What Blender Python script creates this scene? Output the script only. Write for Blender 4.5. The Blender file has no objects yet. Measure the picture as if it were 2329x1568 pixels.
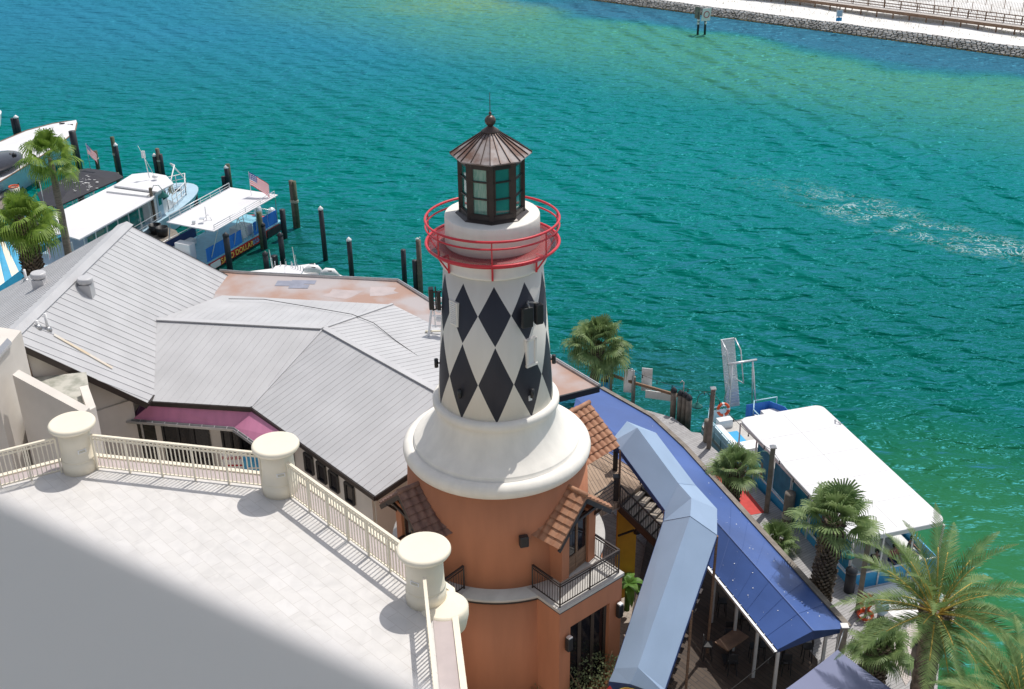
import bpy, bmesh, math, random
from mathutils import Vector, Matrix
R = math.radians
scene = bpy.context.scene
COL = scene.collection
random.seed(7)

# ------------------------------------------------------------------ camera
CAMZ = 35.0
F, CX, CY = 2639.0, 1164.5, 784.0          # focal length and centre in survey units (image 2329 wide)
PITCH, ROLL = R(27), R(0.76)
FW = Vector((0, math.cos(PITCH), -math.sin(PITCH)))
_r, _u = Vector((1, 0, 0)), Vector((0, math.sin(PITCH), math.cos(PITCH)))
RT = _r * math.cos(ROLL) - _u * math.sin(ROLL)
UP = _r * math.sin(ROLL) + _u * math.cos(ROLL)
EYE = Vector((0, 0, CAMZ))
cam_d = bpy.data.cameras.new('camera'); cam = bpy.data.objects.new('camera', cam_d); COL.objects.link(cam)
m = Matrix((RT, UP, -FW)).transposed().to_4x4(); m.translation = EYE; cam.matrix_world = m
cam_d.sensor_width = 36; cam_d.lens = 36 * F / 2329; cam_d.clip_end = 3000; cam_d.clip_start = 0.05
cam_d.dof.use_dof = True; cam_d.dof.focus_distance = 48; cam_d.dof.aperture_fstop = 2.5
scene.camera = cam

# ------------------------------------------------------------------ light
SUN_EL, SUN_AZ = R(63), math.atan2(0.57, 0.82)       # azimuth from +Y towards +X
sd = Vector((math.sin(SUN_AZ) * math.cos(SUN_EL), math.cos(SUN_AZ) * math.cos(SUN_EL), math.sin(SUN_EL)))
ld = bpy.data.lights.new('sun', 'SUN'); ld.energy = 3.4; ld.angle = R(0.53); ld.color = (1, 0.96, 0.9)
lo = bpy.data.objects.new('sun', ld); COL.objects.link(lo); lo.rotation_euler = sd.to_track_quat('Z', 'Y').to_euler()
w = bpy.data.worlds.new('World'); scene.world = w; w.use_nodes = True
nt = w.node_tree; sky = nt.nodes.new('ShaderNodeTexSky'); sky.sky_type = 'NISHITA'; sky.sun_disc = False
sky.sun_elevation = SUN_EL; sky.sun_rotation = SUN_AZ; sky.air_density = 0.8; sky.dust_density = 1.5; sky.ozone_density = 0.1
hs = nt.nodes.new('ShaderNodeHueSaturation'); hs.inputs['Saturation'].default_value = .55; nt.links.new(sky.outputs[0], hs.inputs['Color']); nt.links.new(hs.outputs[0], nt.nodes['Background'].inputs[0]); nt.nodes['Background'].inputs[1].default_value = 0.15
scene.view_settings.view_transform = 'Standard'; scene.view_settings.look = 'None'
scene.view_settings.exposure = 0.0; scene.view_settings.gamma = 1.0

# ------------------------------------------------------------------ survey helpers
def ray(x, y):
    return (FW * F + RT * (x - CX) + UP * (CY - y)).normalized()
def P(x, y, z):                                   # world point seen at (x, y) that lies at height z
    d = ray(x, y); return EYE + d * ((z - CAMZ) / d.z)
def PY(x, y, Y):
    d = ray(x, y); return EYE + d * (Y / d.y)
def ZA(x, y, p):                                  # height at which the vertical through p is seen at row y
    d = ray(x, y); t = math.hypot(p[0], p[1]) / math.hypot(d.x, d.y); return CAMZ + t * d.z
def plane(a, b, c):
    n = (b - a).cross(c - a).normalized(); return a, n
def on(x, y, pl):
    a, n = pl; d = ray(x, y); return EYE + d * ((a - EYE).dot(n) / d.dot(n))
def V(*a): return Vector(a)

# ------------------------------------------------------------------ materials
def srgb(c):
    return tuple((v / 12.92 if v <= 0.04045 else ((v + 0.055) / 1.055) ** 2.4) for v in c)
def mat(name, c, rough=0.6, metal=0.0, spec=0.5, var=0.12, scale=2.0, bump=0.0, bscale=30, c2=None, trans=0.0, coat=0.0, lo_=0.4, hi_=0.6, stretch=None):
    m = bpy.data.materials.new(name); m.use_nodes = True; n = m.node_tree.nodes; l = m.node_tree.links
    b = n['Principled BSDF']; b.inputs['Roughness'].default_value = rough; b.inputs['Metallic'].default_value = metal
    b.inputs['Specular IOR Level'].default_value = spec; b.inputs['Transmission Weight'].default_value = trans
    b.inputs['Coat Weight'].default_value = coat
    tc = n.new('ShaderNodeTexCoord'); vec = tc.outputs['Object']
    if stretch:
        mp = n.new('ShaderNodeMapping'); mp.inputs['Scale'].default_value = stretch; l.new(vec, mp.inputs[0]); vec = mp.outputs[0]
    ns = n.new('ShaderNodeTexNoise'); ns.inputs['Scale'].default_value = scale; ns.inputs['Detail'].default_value = 6; l.new(vec, ns.inputs['Vector'])
    cr = n.new('ShaderNodeValToRGB'); cr.color_ramp.elements[0].position = lo_ if c2 else 0.3; cr.color_ramp.elements[1].position = hi_ if c2 else 0.7
    if c2: a_, b_ = c, c2
    else: a_ = tuple(v * (1 - var) for v in c); b_ = tuple(min(1, v * (1 + var)) for v in c)
    cr.color_ramp.elements[0].color = (*a_, 1); cr.color_ramp.elements[1].color = (*b_, 1)
    l.new(ns.outputs['Fac'], cr.inputs[0]); l.new(cr.outputs[0], b.inputs['Base Color'])
    if bump:
        n2 = n.new('ShaderNodeTexNoise'); n2.inputs['Scale'].default_value = bscale; n2.inputs['Detail'].default_value = 4; l.new(vec, n2.inputs['Vector'])
        bp = n.new('ShaderNodeBump'); bp.inputs['Strength'].default_value = bump; bp.inputs['Distance'].default_value = 0.02
        l.new(n2.outputs['Fac'], bp.inputs['Height']); l.new(bp.outputs[0], b.inputs['Normal'])
    return m
def mat_brick(name, c1, c2, mortar, w_, h_, rot=0, msize=0.02, rough=0.6, axis='xy', stain=0.1, bump=0.3, sq=1.0, spec=0.4):
    m = bpy.data.materials.new(name); m.use_nodes = True; n = m.node_tree.nodes; l = m.node_tree.links
    b = n['Principled BSDF']; b.inputs['Roughness'].default_value = rough; b.inputs['Specular IOR Level'].default_value = spec
    tc = n.new('ShaderNodeTexCoord'); mp = n.new('ShaderNodeMapping'); mp.inputs['Rotation'].default_value = (0, 0, rot)
    l.new(tc.outputs['Object'], mp.inputs[0])
    br = n.new('ShaderNodeTexBrick'); l.new(mp.outputs[0], br.inputs[0]); br.inputs['Scale'].default_value = 1
    br.inputs['Brick Width'].default_value = w_; br.inputs['Row Height'].default_value = h_; br.inputs['Mortar Size'].default_value = msize
    br.inputs['Color1'].default_value = (*c1, 1); br.inputs['Color2'].default_value = (*c2, 1); br.inputs['Mortar'].default_value = (*mortar, 1)
    br.inputs['Mortar Smooth'].default_value = 0.2
    ns = n.new('ShaderNodeTexNoise'); ns.inputs['Scale'].default_value = 1.7; ns.inputs['Detail'].default_value = 8; l.new(mp.outputs[0], ns.inputs[0])
    ns.inputs['Distortion'].default_value = 1.2
    mx = n.new('ShaderNodeMix'); mx.data_type = 'RGBA'; mx.blend_type = 'MULTIPLY'; mx.inputs[0].default_value = 1
    cr = n.new('ShaderNodeValToRGB'); cr.color_ramp.elements[0].position = .3; cr.color_ramp.elements[1].position = .6
    k = 1 - stain * 2; cr.color_ramp.elements[0].color = (k, k, k, 1); cr.color_ramp.elements[1].color = (1, 1, 1, 1)
    l.new(ns.outputs[0], cr.inputs[0]); l.new(br.outputs[0], mx.inputs[6]); l.new(cr.outputs[0], mx.inputs[7]); l.new(mx.outputs[2], b.inputs['Base Color'])
    if bump:
        bp = n.new('ShaderNodeBump'); bp.inputs['Strength'].default_value = bump; bp.inputs['Distance'].default_value = 0.01
        iv = n.new('ShaderNodeMath'); iv.operation = 'SUBTRACT'; iv.inputs[0].default_value = 1; l.new(br.outputs['Fac'], iv.inputs[1])
        l.new(iv.outputs[0], bp.inputs['Height']); l.new(bp.outputs[0], b.inputs['Normal'])
    return m
M = {}
M['white'] = mat('white_paint', (.8, .79, .78), .45, var=.03, scale=1.5)
M['roofwhite'] = mat('white_canopy', (.72, .71, .72), .5, var=.05, scale=.6, bump=.05, bscale=2)
M['stucco'] = mat('white_stucco', (.83, .79, .72), .75, var=.06, scale=2.2, stretch=(1, 1, .18), bump=.12, bscale=12)
M['cream'] = mat('cream_plaster', (.80, .725, .58), .7, var=.05, scale=1.2, bump=.1, bscale=14)
M['beige'] = mat('beige_plaster', (.68, .63, .57), .8, var=.08, scale=.7, bump=.15, bscale=10)
M['orange'] = mat('terracotta_plaster', (.47, .19, .10), .8, var=.07, scale=2.0, stretch=(1, 1, .2), bump=.2, bscale=9)
M['metalroof'] = mat('grey_metal_roof', (.53, .525, .53), .5, .1, var=.07, scale=.8, stretch=(1, 1, 1), bump=.04, bscale=5)
M['metalroof2'] = mat('weathered_metal_roof', (.50, .495, .50), .5, .1, var=.08, scale=.55, bump=.04, bscale=5)
M['galv'] = mat('galvanised_metal', (.5, .5, .5), .35, .7, var=.1)
M['alu'] = mat('aluminium', (.72, .73, .74), .35, .5, var=.06)
M['redroof'] = mat('reddish_membrane', (.40, .25, .19), .4, c2=(.44, .39, .38), scale=.35, lo_=.42, hi_=.58, bump=.05, bscale=4)
M['patch'] = mat('grey_patch', (.26, .27, .33), .4, var=.15)
M['purple'] = mat('magenta_canvas', (.60, .22, .36), .4, var=.10, scale=.8, stretch=(3, 1, 1))
M['darkbrown'] = mat('dark_bronze', (.045, .035, .032), .4, .3, var=.2)
M['black'] = mat('black_metal', (.02, .02, .022), .45, var=.2)
M['darkwin'] = mat('dark_glass', (.012, .012, .016), .08, var=.3)
M['wood'] = mat('brown_wood', (.22, .13, .08), .75, var=.3, scale=2, stretch=(1, 1, 6))
M['greywood'] = mat('grey_weathered_wood', (.22, .19, .16), .85, var=.25, scale=3, bump=.3, bscale=20)
M['greenpile'] = mat('green_treated_wood', (.085, .10, .06), .8, var=.35, scale=3, bump=.3, bscale=20)
M['brownpile'] = mat('brown_treated_wood', (.15, .12, .09), .8, var=.35, scale=3, bump=.3, bscale=20)
M['blackpile'] = mat('black_sleeve', (.022, .024, .03), .5, var=.2)
M['rust'] = mat('weathered_copper', (.17, .095, .07), .6, .1, c2=(.34, .30, .29), scale=1.6, lo_=.44, hi_=.60)
M['rustdark'] = mat('dark_copper', (.10, .07, .06), .4, .5, var=.25)
M['red'] = mat('red_paint', (.62, .03, .045), .35, var=.05)
M['teal'] = mat('teal_glass', (.015, .17, .145), .04, coat=.6, spec=.8, c2=(.03, .24, .20), scale=.8)
M['paleteal'] = mat('curtained_glass', (.10, .30, .24), .05, coat=.6, spec=.8, c2=(.17, .36, .30), scale=3, stretch=(6, 6, 1))
M['blue'] = mat('blue_canvas', (.050, .105, .31), .5, var=.2, scale=.35, bump=.35, bscale=1.3)
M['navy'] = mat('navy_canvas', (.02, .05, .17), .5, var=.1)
M['skyblue'] = mat('pale_blue_canvas', (.315, .42, .58), .55, var=.05, scale=.7, bump=.3, bscale=1.2)
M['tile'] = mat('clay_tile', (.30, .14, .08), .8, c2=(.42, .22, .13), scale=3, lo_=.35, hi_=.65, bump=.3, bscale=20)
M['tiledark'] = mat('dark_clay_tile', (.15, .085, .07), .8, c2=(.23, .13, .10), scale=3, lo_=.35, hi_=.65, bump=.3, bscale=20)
M['yellow'] = mat('yellow_wall', (.60, .30, .02), .7, var=.1)
M['boatblue'] = mat('boat_blue', (.05, .38, .68), .35, var=.06)
M['palewater'] = mat('boat_pale_blue', (.45, .70, .82), .4, var=.04)
M['canvasblue'] = mat('bright_blue_canvas', (.02, .17, .60), .6, var=.1, scale=3, stretch=(3, 3, .3))
M['hullred'] = mat('hull_red', (.55, .04, .035), .35, var=.15)
M['hullblue'] = mat('hull_pale_blue', (.42, .58, .68), .3, var=.06)
M['blackcanvas'] = mat('black_canvas', (.018, .018, .026), .7, var=.2)
M['redmat'] = mat('red_carpet', (.55, .07, .06), .9, var=.12, scale=3, bump=.2)
M['greenlamp'] = mat('green_enamel', (.02, .14, .12), .3, var=.1)
M['orangerope'] = mat('orange_hose', (.70, .09, .02), .5, var=.15)
M['rope'] = mat('rope', (.55, .52, .42), .9, var=.15)
M['skin'] = mat('skin', (.42, .24, .17), .6, var=.05)
M['magenta'] = mat('magenta_shirt', (.40, .02, .10), .8)
M['darkshirt'] = mat('dark_shirt', (.03, .03, .05), .8)
M['hair'] = mat('dark_hair', (.012, .01, .01), .6)
M['gravelroof'] = mat('mossy_flat_roof', (.30, .30, .25), .8, c2=(.50, .48, .42), scale=2)
M['mauve'] = mat('mauve_coping', (.46, .39, .38), .6, var=.1, scale=1.5)
M['sail'] = mat('shade_sail', (.19, .21, .34), .7, var=.06, scale=1)
M['signred'] = mat('sign_red', (.50, .02, .02), .5, var=.03)
M['gold'] = mat('sign_gold', (.90, .66, .12), .5, var=.03)
M['signblue'] = mat('sign_blue', (.02, .30, .62), .5, c2=(.10, .45, .70), scale=3)
M['signpad'] = M['signred']
M['parapetgrey'] = mat('brightened_parapet_grey', (.80, .775, .77), .9, var=.02, scale=.6)
_n = M['parapetgrey'].node_tree.nodes; _l = M['parapetgrey'].node_tree.links
_t = _n.new('ShaderNodeBsdfTranslucent'); _t.inputs[0].default_value = (.74, .72, .72, 1); _m = _n.new('ShaderNodeMixShader'); _m.inputs[0].default_value = .47  # translucency added to let sun through and brighten the parapet's shaded side
_l.new(_n['Principled BSDF'].outputs[0], _m.inputs[1]); _l.new(_t.outputs[0], _m.inputs[2]); _l.new(_m.outputs[0], _n['Material Output'].inputs[0])
M['concrete'] = mat('concrete', (.50, .48, .45), .8, var=.1, bump=.2)
M['rock'] = mat('seawall_stone', (.26, .25, .23), .9, c2=(.48, .46, .43), scale=1.2, bump=.4, bscale=6)
M['rock2'] = mat('pale_stone', (.50, .48, .45), .9, c2=(.68, .66, .63), scale=1.5, bump=.4, bscale=6)  # paler stone for the top courses
M['marine'] = mat('marine_growth', (.06, .05, .02), .9, c2=(.16, .13, .05), scale=1.5)
M['bulb'] = mat('bulb_glass', (.6, .45, .25), .2)
M['wire'] = mat('wire', (.02, .02, .02), .6)
M['interior'] = mat('dark_interior', (.035, .03, .035), .9, var=.2)

def leafmat(name, c, c2, tr=.35):
    m = mat(name, c, .5, c2=c2, scale=2.5, lo_=.35, hi_=.65, spec=.35); n = m.node_tree.nodes; l = m.node_tree.links
    b = n['Principled BSDF']; tl = n.new('ShaderNodeBsdfTranslucent'); mx = n.new('ShaderNodeMixShader'); mx.inputs[0].default_value = tr
    src = b.inputs['Base Color'].links[0].from_socket; l.new(src, tl.inputs[0]); l.new(b.outputs[0], mx.inputs[1]); l.new(tl.outputs[0], mx.inputs[2])
    for x in n:
        if x.type == 'OUTPUT_MATERIAL': l.new(mx.outputs[0], x.inputs[0])
    return m
def mat_planks(name, c1, c2, dirv, width, length=3.0, seam=(.1, .1, .1), rough=.75, bump=.4, msize=.012):
    return mat_brick(name, c1, c2, seam, length, width, rot=-math.atan2(dirv[1], dirv[0]), msize=msize, rough=rough, bump=bump, stain=.08)
M['marble'] = mat_brick('marble_tile', (.69, .665, .64), (.655, .63, .60), (.56, .525, .49), .62, .31, rot=R(47), msize=.007, rough=.35, stain=.06, bump=.1)

def mat_diamond(z0, z1, z2, r_off, N=10):
    m = bpy.data.materials.new('diamond_painted_stucco'); m.use_nodes = True; n = m.node_tree.nodes; l = m.node_tree.links
    b = n['Principled BSDF']; b.inputs['Roughness'].default_value = .6
    tc = n.new('ShaderNodeTexCoord'); sp = n.new('ShaderNodeSeparateXYZ'); l.new(tc.outputs['Object'], sp.inputs[0])
    def mt(op, a, b_=None, c=None):
        q = n.new('ShaderNodeMath'); q.operation = op
        for i, v in enumerate((a, b_, c)):
            if v is None: continue
            if isinstance(v, (int, float)): q.inputs[i].default_value = v
            else: l.new(v, q.inputs[i])
        return q.outputs[0]
    ny = mt('MULTIPLY', sp.outputs['Y'], -1.0)
    ang = mt('ARCTAN2', sp.outputs['X'], ny)
    u = mt('ADD', mt('MULTIPLY', ang, N / (2 * math.pi)), 50 + r_off)     # integer at diamond centres
    fu = mt('ABSOLUTE', mt('SUBTRACT', mt('FRACT', mt('ADD', u, .5)), .5))      # 0 at centre, .5 at corners
    va = mt('ABSOLUTE', mt('DIVIDE', mt('SUBTRACT', sp.outputs['Z'], (z0 + z1) / 2), (z0 - z1)))
    vb = mt('ABSOLUTE', mt('DIVIDE', mt('SUBTRACT', sp.outputs['Z'], (z1 + z2) / 2), (z1 - z2)))
    v = mt('MINIMUM', va, vb)
    inside = mt('LESS_THAN', mt('ADD', fu, v), .494)
    ns = n.new('ShaderNodeTexNoise'); ns.inputs['Scale'].default_value = 2.4; ns.inputs['Detail'].default_value = 6; mpp = n.new('ShaderNodeMapping'); mpp.inputs['Scale'].default_value = (1, 1, .2); l.new(tc.outputs['Object'], mpp.inputs[0]); l.new(mpp.outputs[0], ns.inputs[0])
    mx = n.new('ShaderNodeMix'); mx.data_type = 'RGBA'; l.new(inside, mx.inputs[0])
    cr = n.new('ShaderNodeValToRGB'); cr.color_ramp.elements[0].color = (.70, .66, .59, 1); cr.color_ramp.elements[1].color = (.83, .79, .72, 1); l.new(ns.outputs[0], cr.inputs[0])
    cr2 = n.new('ShaderNodeValToRGB'); cr2.color_ramp.elements[0].color = (.016, .018, .028, 1); cr2.color_ramp.elements[1].color = (.032, .034, .05, 1); l.new(ns.outputs[0], cr2.inputs[0])
    l.new(cr.outputs[0], mx.inputs[6]); l.new(cr2.outputs[0], mx.inputs[7]); l.new(mx.outputs[2], b.inputs['Base Color'])
    return m

# ------------------------------------------------------------------ mesh builder
class MB:
    def __init__(s): s.v = []; s.f = []; s.mi = []; s.cur = 0; s.sm = []; s.smooth = False
    def add(s, vs, fs):
        o = len(s.v); s.v += [tuple(v) for v in vs]
        for f in fs: s.f.append(tuple(o + i for i in f)); s.mi.append(s.cur); s.sm.append(s.smooth)
        return s
    def obox(s, c, ax, ay, az):                      # centre and three half-axis vectors
        c, ax, ay, az = map(Vector, (c, ax, ay, az)); vs = [c + ax * i + ay * j + az * k for k in (-1, 1) for j in (-1, 1) for i in (-1, 1)]
        return s.add(vs, [(0, 2, 3, 1), (4, 5, 7, 6), (0, 1, 5, 4), (2, 6, 7, 3), (0, 4, 6, 2), (1, 3, 7, 5)])
    def box(s, c, sx, sy, sz, rz=0):
        a = Vector((math.cos(rz), math.sin(rz), 0)); b = Vector((-math.sin(rz), math.cos(rz), 0))
        return s.obox(c, a * sx / 2, b * sy / 2, (0, 0, sz / 2))
    def beam(s, p, q, w_, h_=None, up=(0, 0, 1)):
        p, q = Vector(p), Vector(q); h_ = h_ or w_; d = q - p; L = d.length
        if L < 1e-6: return s
        d /= L; up = Vector(up)
        if abs(d.dot(up)) > .98: up = Vector((0, 1, 0))
        sd_ = d.cross(up).normalized(); u2 = sd_.cross(d).normalized()
        return s.obox((p + q) / 2, d * L / 2, sd_ * w_ / 2, u2 * h_ / 2)
    def tube(s, pts, r, n=6, caps=True):
        pts = [Vector(p) for p in pts]; rs = r if isinstance(r, (list, tuple)) else [r] * len(pts); vs = []; prev = None
        sm = s.smooth; s.smooth = True
        for i, p in enumerate(pts):
            d = (pts[min(i + 1, len(pts) - 1)] - pts[max(i - 1, 0)]).normalized()
            if prev is None:
                a = d.orthogonal().normalized()
            else:
                a = (prev - d * prev.dot(d)).normalized()
            prev = a; b = d.cross(a)
            for k in range(n):
                t = 2 * math.pi * k / n; vs.append(p + (a * math.cos(t) + b * math.sin(t)) * rs[i])
        fs = []
        for i in range(len(pts) - 1):
            for k in range(n): fs.append((i * n + k, i * n + (k + 1) % n, (i + 1) * n + (k + 1) % n, (i + 1) * n + k))
        if caps: fs += [tuple(range(n - 1, -1, -1)), tuple((len(pts) - 1) * n + k for k in range(n))]
        s.add(vs, fs); s.smooth = sm; return s
    def ring(s, c, rad, r, n=48, m_=6, z=0):          # horizontal torus
        vs = []; fs = []; sm = s.smooth; s.smooth = True
        for i in range(n):
            t = 2 * math.pi * i / n
            for k in range(m_):
                q = 2 * math.pi * k / m_; rr = rad + r * math.cos(q)
                vs.append((c[0] + rr * math.cos(t), c[1] + rr * math.sin(t), c[2] + r * math.sin(q)))
        for i in range(n):
            for k in range(m_): fs.append((i * m_ + k, ((i + 1) % n) * m_ + k, ((i + 1) % n) * m_ + (k + 1) % m_, i * m_ + (k + 1) % m_))
        s.add(vs, fs); s.smooth = sm; return s
    def lathe(s, c, prof, n=48, a0=0, smooth=True):
        vs = []; fs = []; sm = s.smooth; s.smooth = smooth
        for (r, z) in prof:
            for k in range(n):
                t = a0 + 2 * math.pi * k / n; vs.append((c[0] + r * math.cos(t), c[1] + r * math.sin(t), c[2] + z))
        for i in range(len(prof) - 1):
            for k in range(n): fs.append((i * n + k, i * n + (k + 1) % n, (i + 1) * n + (k + 1) % n, (i + 1) * n + k))
        s.add(vs, fs); s.smooth = False
        o = len(s.v) - len(vs)
        for i in (0, len(prof) - 1):
            if prof[i][0] > 1e-4: s.f.append(tuple(o + i * n + k for k in range(n))); s.mi.append(s.cur); s.sm.append(False)
        s.smooth = sm; return s
    def prism(s, pts, z0, z1):
        n = len(pts); vs = [(p[0], p[1], z0) for p in pts] + [(p[0], p[1], z1) for p in pts]
        return s.add(vs, [tuple(range(n - 1, -1, -1)), tuple(range(n, 2 * n))] + [(k, (k + 1) % n, n + (k + 1) % n, n + k) for k in range(n)])
    def walls(s, pts, z0, z1, th=.15, closed=False):
        L = list(pts) + ([pts[0]] if closed else [])
        for a, b in zip(L[:-1], L[1:]):
            a, b = V(a[0], a[1], (z0 + z1) / 2), V(b[0], b[1], (z0 + z1) / 2); s.beam(a, b, th, z1 - z0)
        return s
    def slab(s, pts, th, up=True):                   # sheet with thickness below its upper face
        pts = [Vector(p) for p in pts]; n = Vector((0, 0, 0))
        for i in range(len(pts)):
            a, b = pts[i], pts[(i + 1) % len(pts)]; n += a.cross(b)
        n.normalize()
        if n.z < 0 and up: n = -n; pts = pts[::-1]
        k = len(pts); lo2 = [p - n * th for p in pts]
        return s.add(pts + lo2, [tuple(range(k)), tuple(range(2 * k - 1, k - 1, -1))] + [((i + 1) % k, i, k + i, k + (i + 1) % k) for i in range(k)])
    def ribs(s, pts, d, sp, w_=.05, h_=.04, off=0, thick_every=0):
        pts = [Vector(p) for p in pts]; n = (pts[1] - pts[0]).cross(pts[2] - pts[0]).normalized()
        if n.z < 0: n = -n
        u = Vector(d); u = (u - n * u.dot(n)).normalized(); v = n.cross(u); o = pts[0]
        q = [((p - o).dot(u), (p - o).dot(v)) for p in pts]; v0 = min(a[1] for a in q); v1 = max(a[1] for a in q)
        t = v0 + sp * .5 + off
        while t < v1:
            xs = []
            for i in range(len(q)):
                (a, b), (c, e) = q[i], q[(i + 1) % len(q)]
                if (b - t) * (e - t) < 0: xs.append(a + (c - a) * (t - b) / (e - b))
            xs.sort()
            for i in range(0, len(xs) - 1, 2):
                s.beam(o + u * xs[i] + v * t + n * h_ * .45, o + u * xs[i + 1] + v * t + n * h_ * .45, w_, h_, up=n)
            t += sp
        return s
    def sphere(s, c, r, n=12, sz=1):
        pr = [(r * math.sin(math.pi * i / (n // 2)), -r * sz * math.cos(math.pi * i / (n // 2))) for i in range(n // 2 + 1)]
        return s.lathe(c, pr, n)
    def build(s, name, m_, parent=None, bevel=0, label=None):
        me = bpy.data.meshes.new(name); off = Vector((0, 0, 0))
        if parent is not None:
            pp = parent
            while pp is not None: off += pp.location; pp = pp.parent
        me.from_pydata([(a[0] - off.x, a[1] - off.y, a[2] - off.z) for a in s.v], [], s.f)
        ms = m_ if isinstance(m_, (list, tuple)) else [m_]
        for q in ms: me.materials.append(M[q] if isinstance(q, str) else q)
        for i, p in enumerate(me.polygons): p.material_index = s.mi[i]; p.use_smooth = s.sm[i]
        me.validate(); me.update()
        bm = bmesh.new(); bm.from_mesh(me); bmesh.ops.recalc_face_normals(bm, faces=bm.faces); bm.to_mesh(me); bm.free()
        o = bpy.data.objects.new(name, me); COL.objects.link(o)
        if parent is not None: o.parent = parent
        if bevel:
            b = o.modifiers.new('bevel', 'BEVEL'); b.width = bevel; b.segments = 2; b.limit_method = 'ANGLE'
        if label: o['label'] = label
        return o

def T(name, label, cat, loc=(0, 0, 0), group=None):
    o = bpy.data.objects.new(name, None); COL.objects.link(o); o.location = Vector(loc); o.empty_display_size = .3
    o['label'] = label; o['category'] = cat
    if group: o['group'] = group
    return o
def tag(o, label, cat, group=None):
    o['label'] = label; o['category'] = cat
    if group: o['group'] = group
    return o
def struct(o): o['kind'] = 'structure'; return o
def text(name, body, size, loc, xdir, ydir, m_, parent, ext=.01, align='CENTER'):
    cu = bpy.data.curves.new(name, 'FONT'); cu.body = body; cu.size = size; cu.extrude = ext; cu.align_x = align; cu.align_y = 'CENTER'
    to = bpy.data.objects.new('tmp', cu); COL.objects.link(to); dg = bpy.context.evaluated_depsgraph_get(); dg.update()
    me = bpy.data.meshes.new_from_object(to.evaluated_get(dg)); COL.objects.unlink(to); bpy.data.objects.remove(to)
    me.name = name; me.materials.clear(); me.materials.append(M[m_])
    x = Vector(xdir).normalized(); y = Vector(ydir); y = (y - x * y.dot(x)).normalized(); z = x.cross(y)
    off = Vector((0, 0, 0)); pp = parent
    while pp is not None: off += pp.location; pp = pp.parent
    mm = Matrix((x, y, z)).transposed().to_4x4(); mm.translation = Vector(loc) - off; me.transform(mm)
    o = bpy.data.objects.new(name, me); COL.objects.link(o); o.parent = parent; return o
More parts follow.
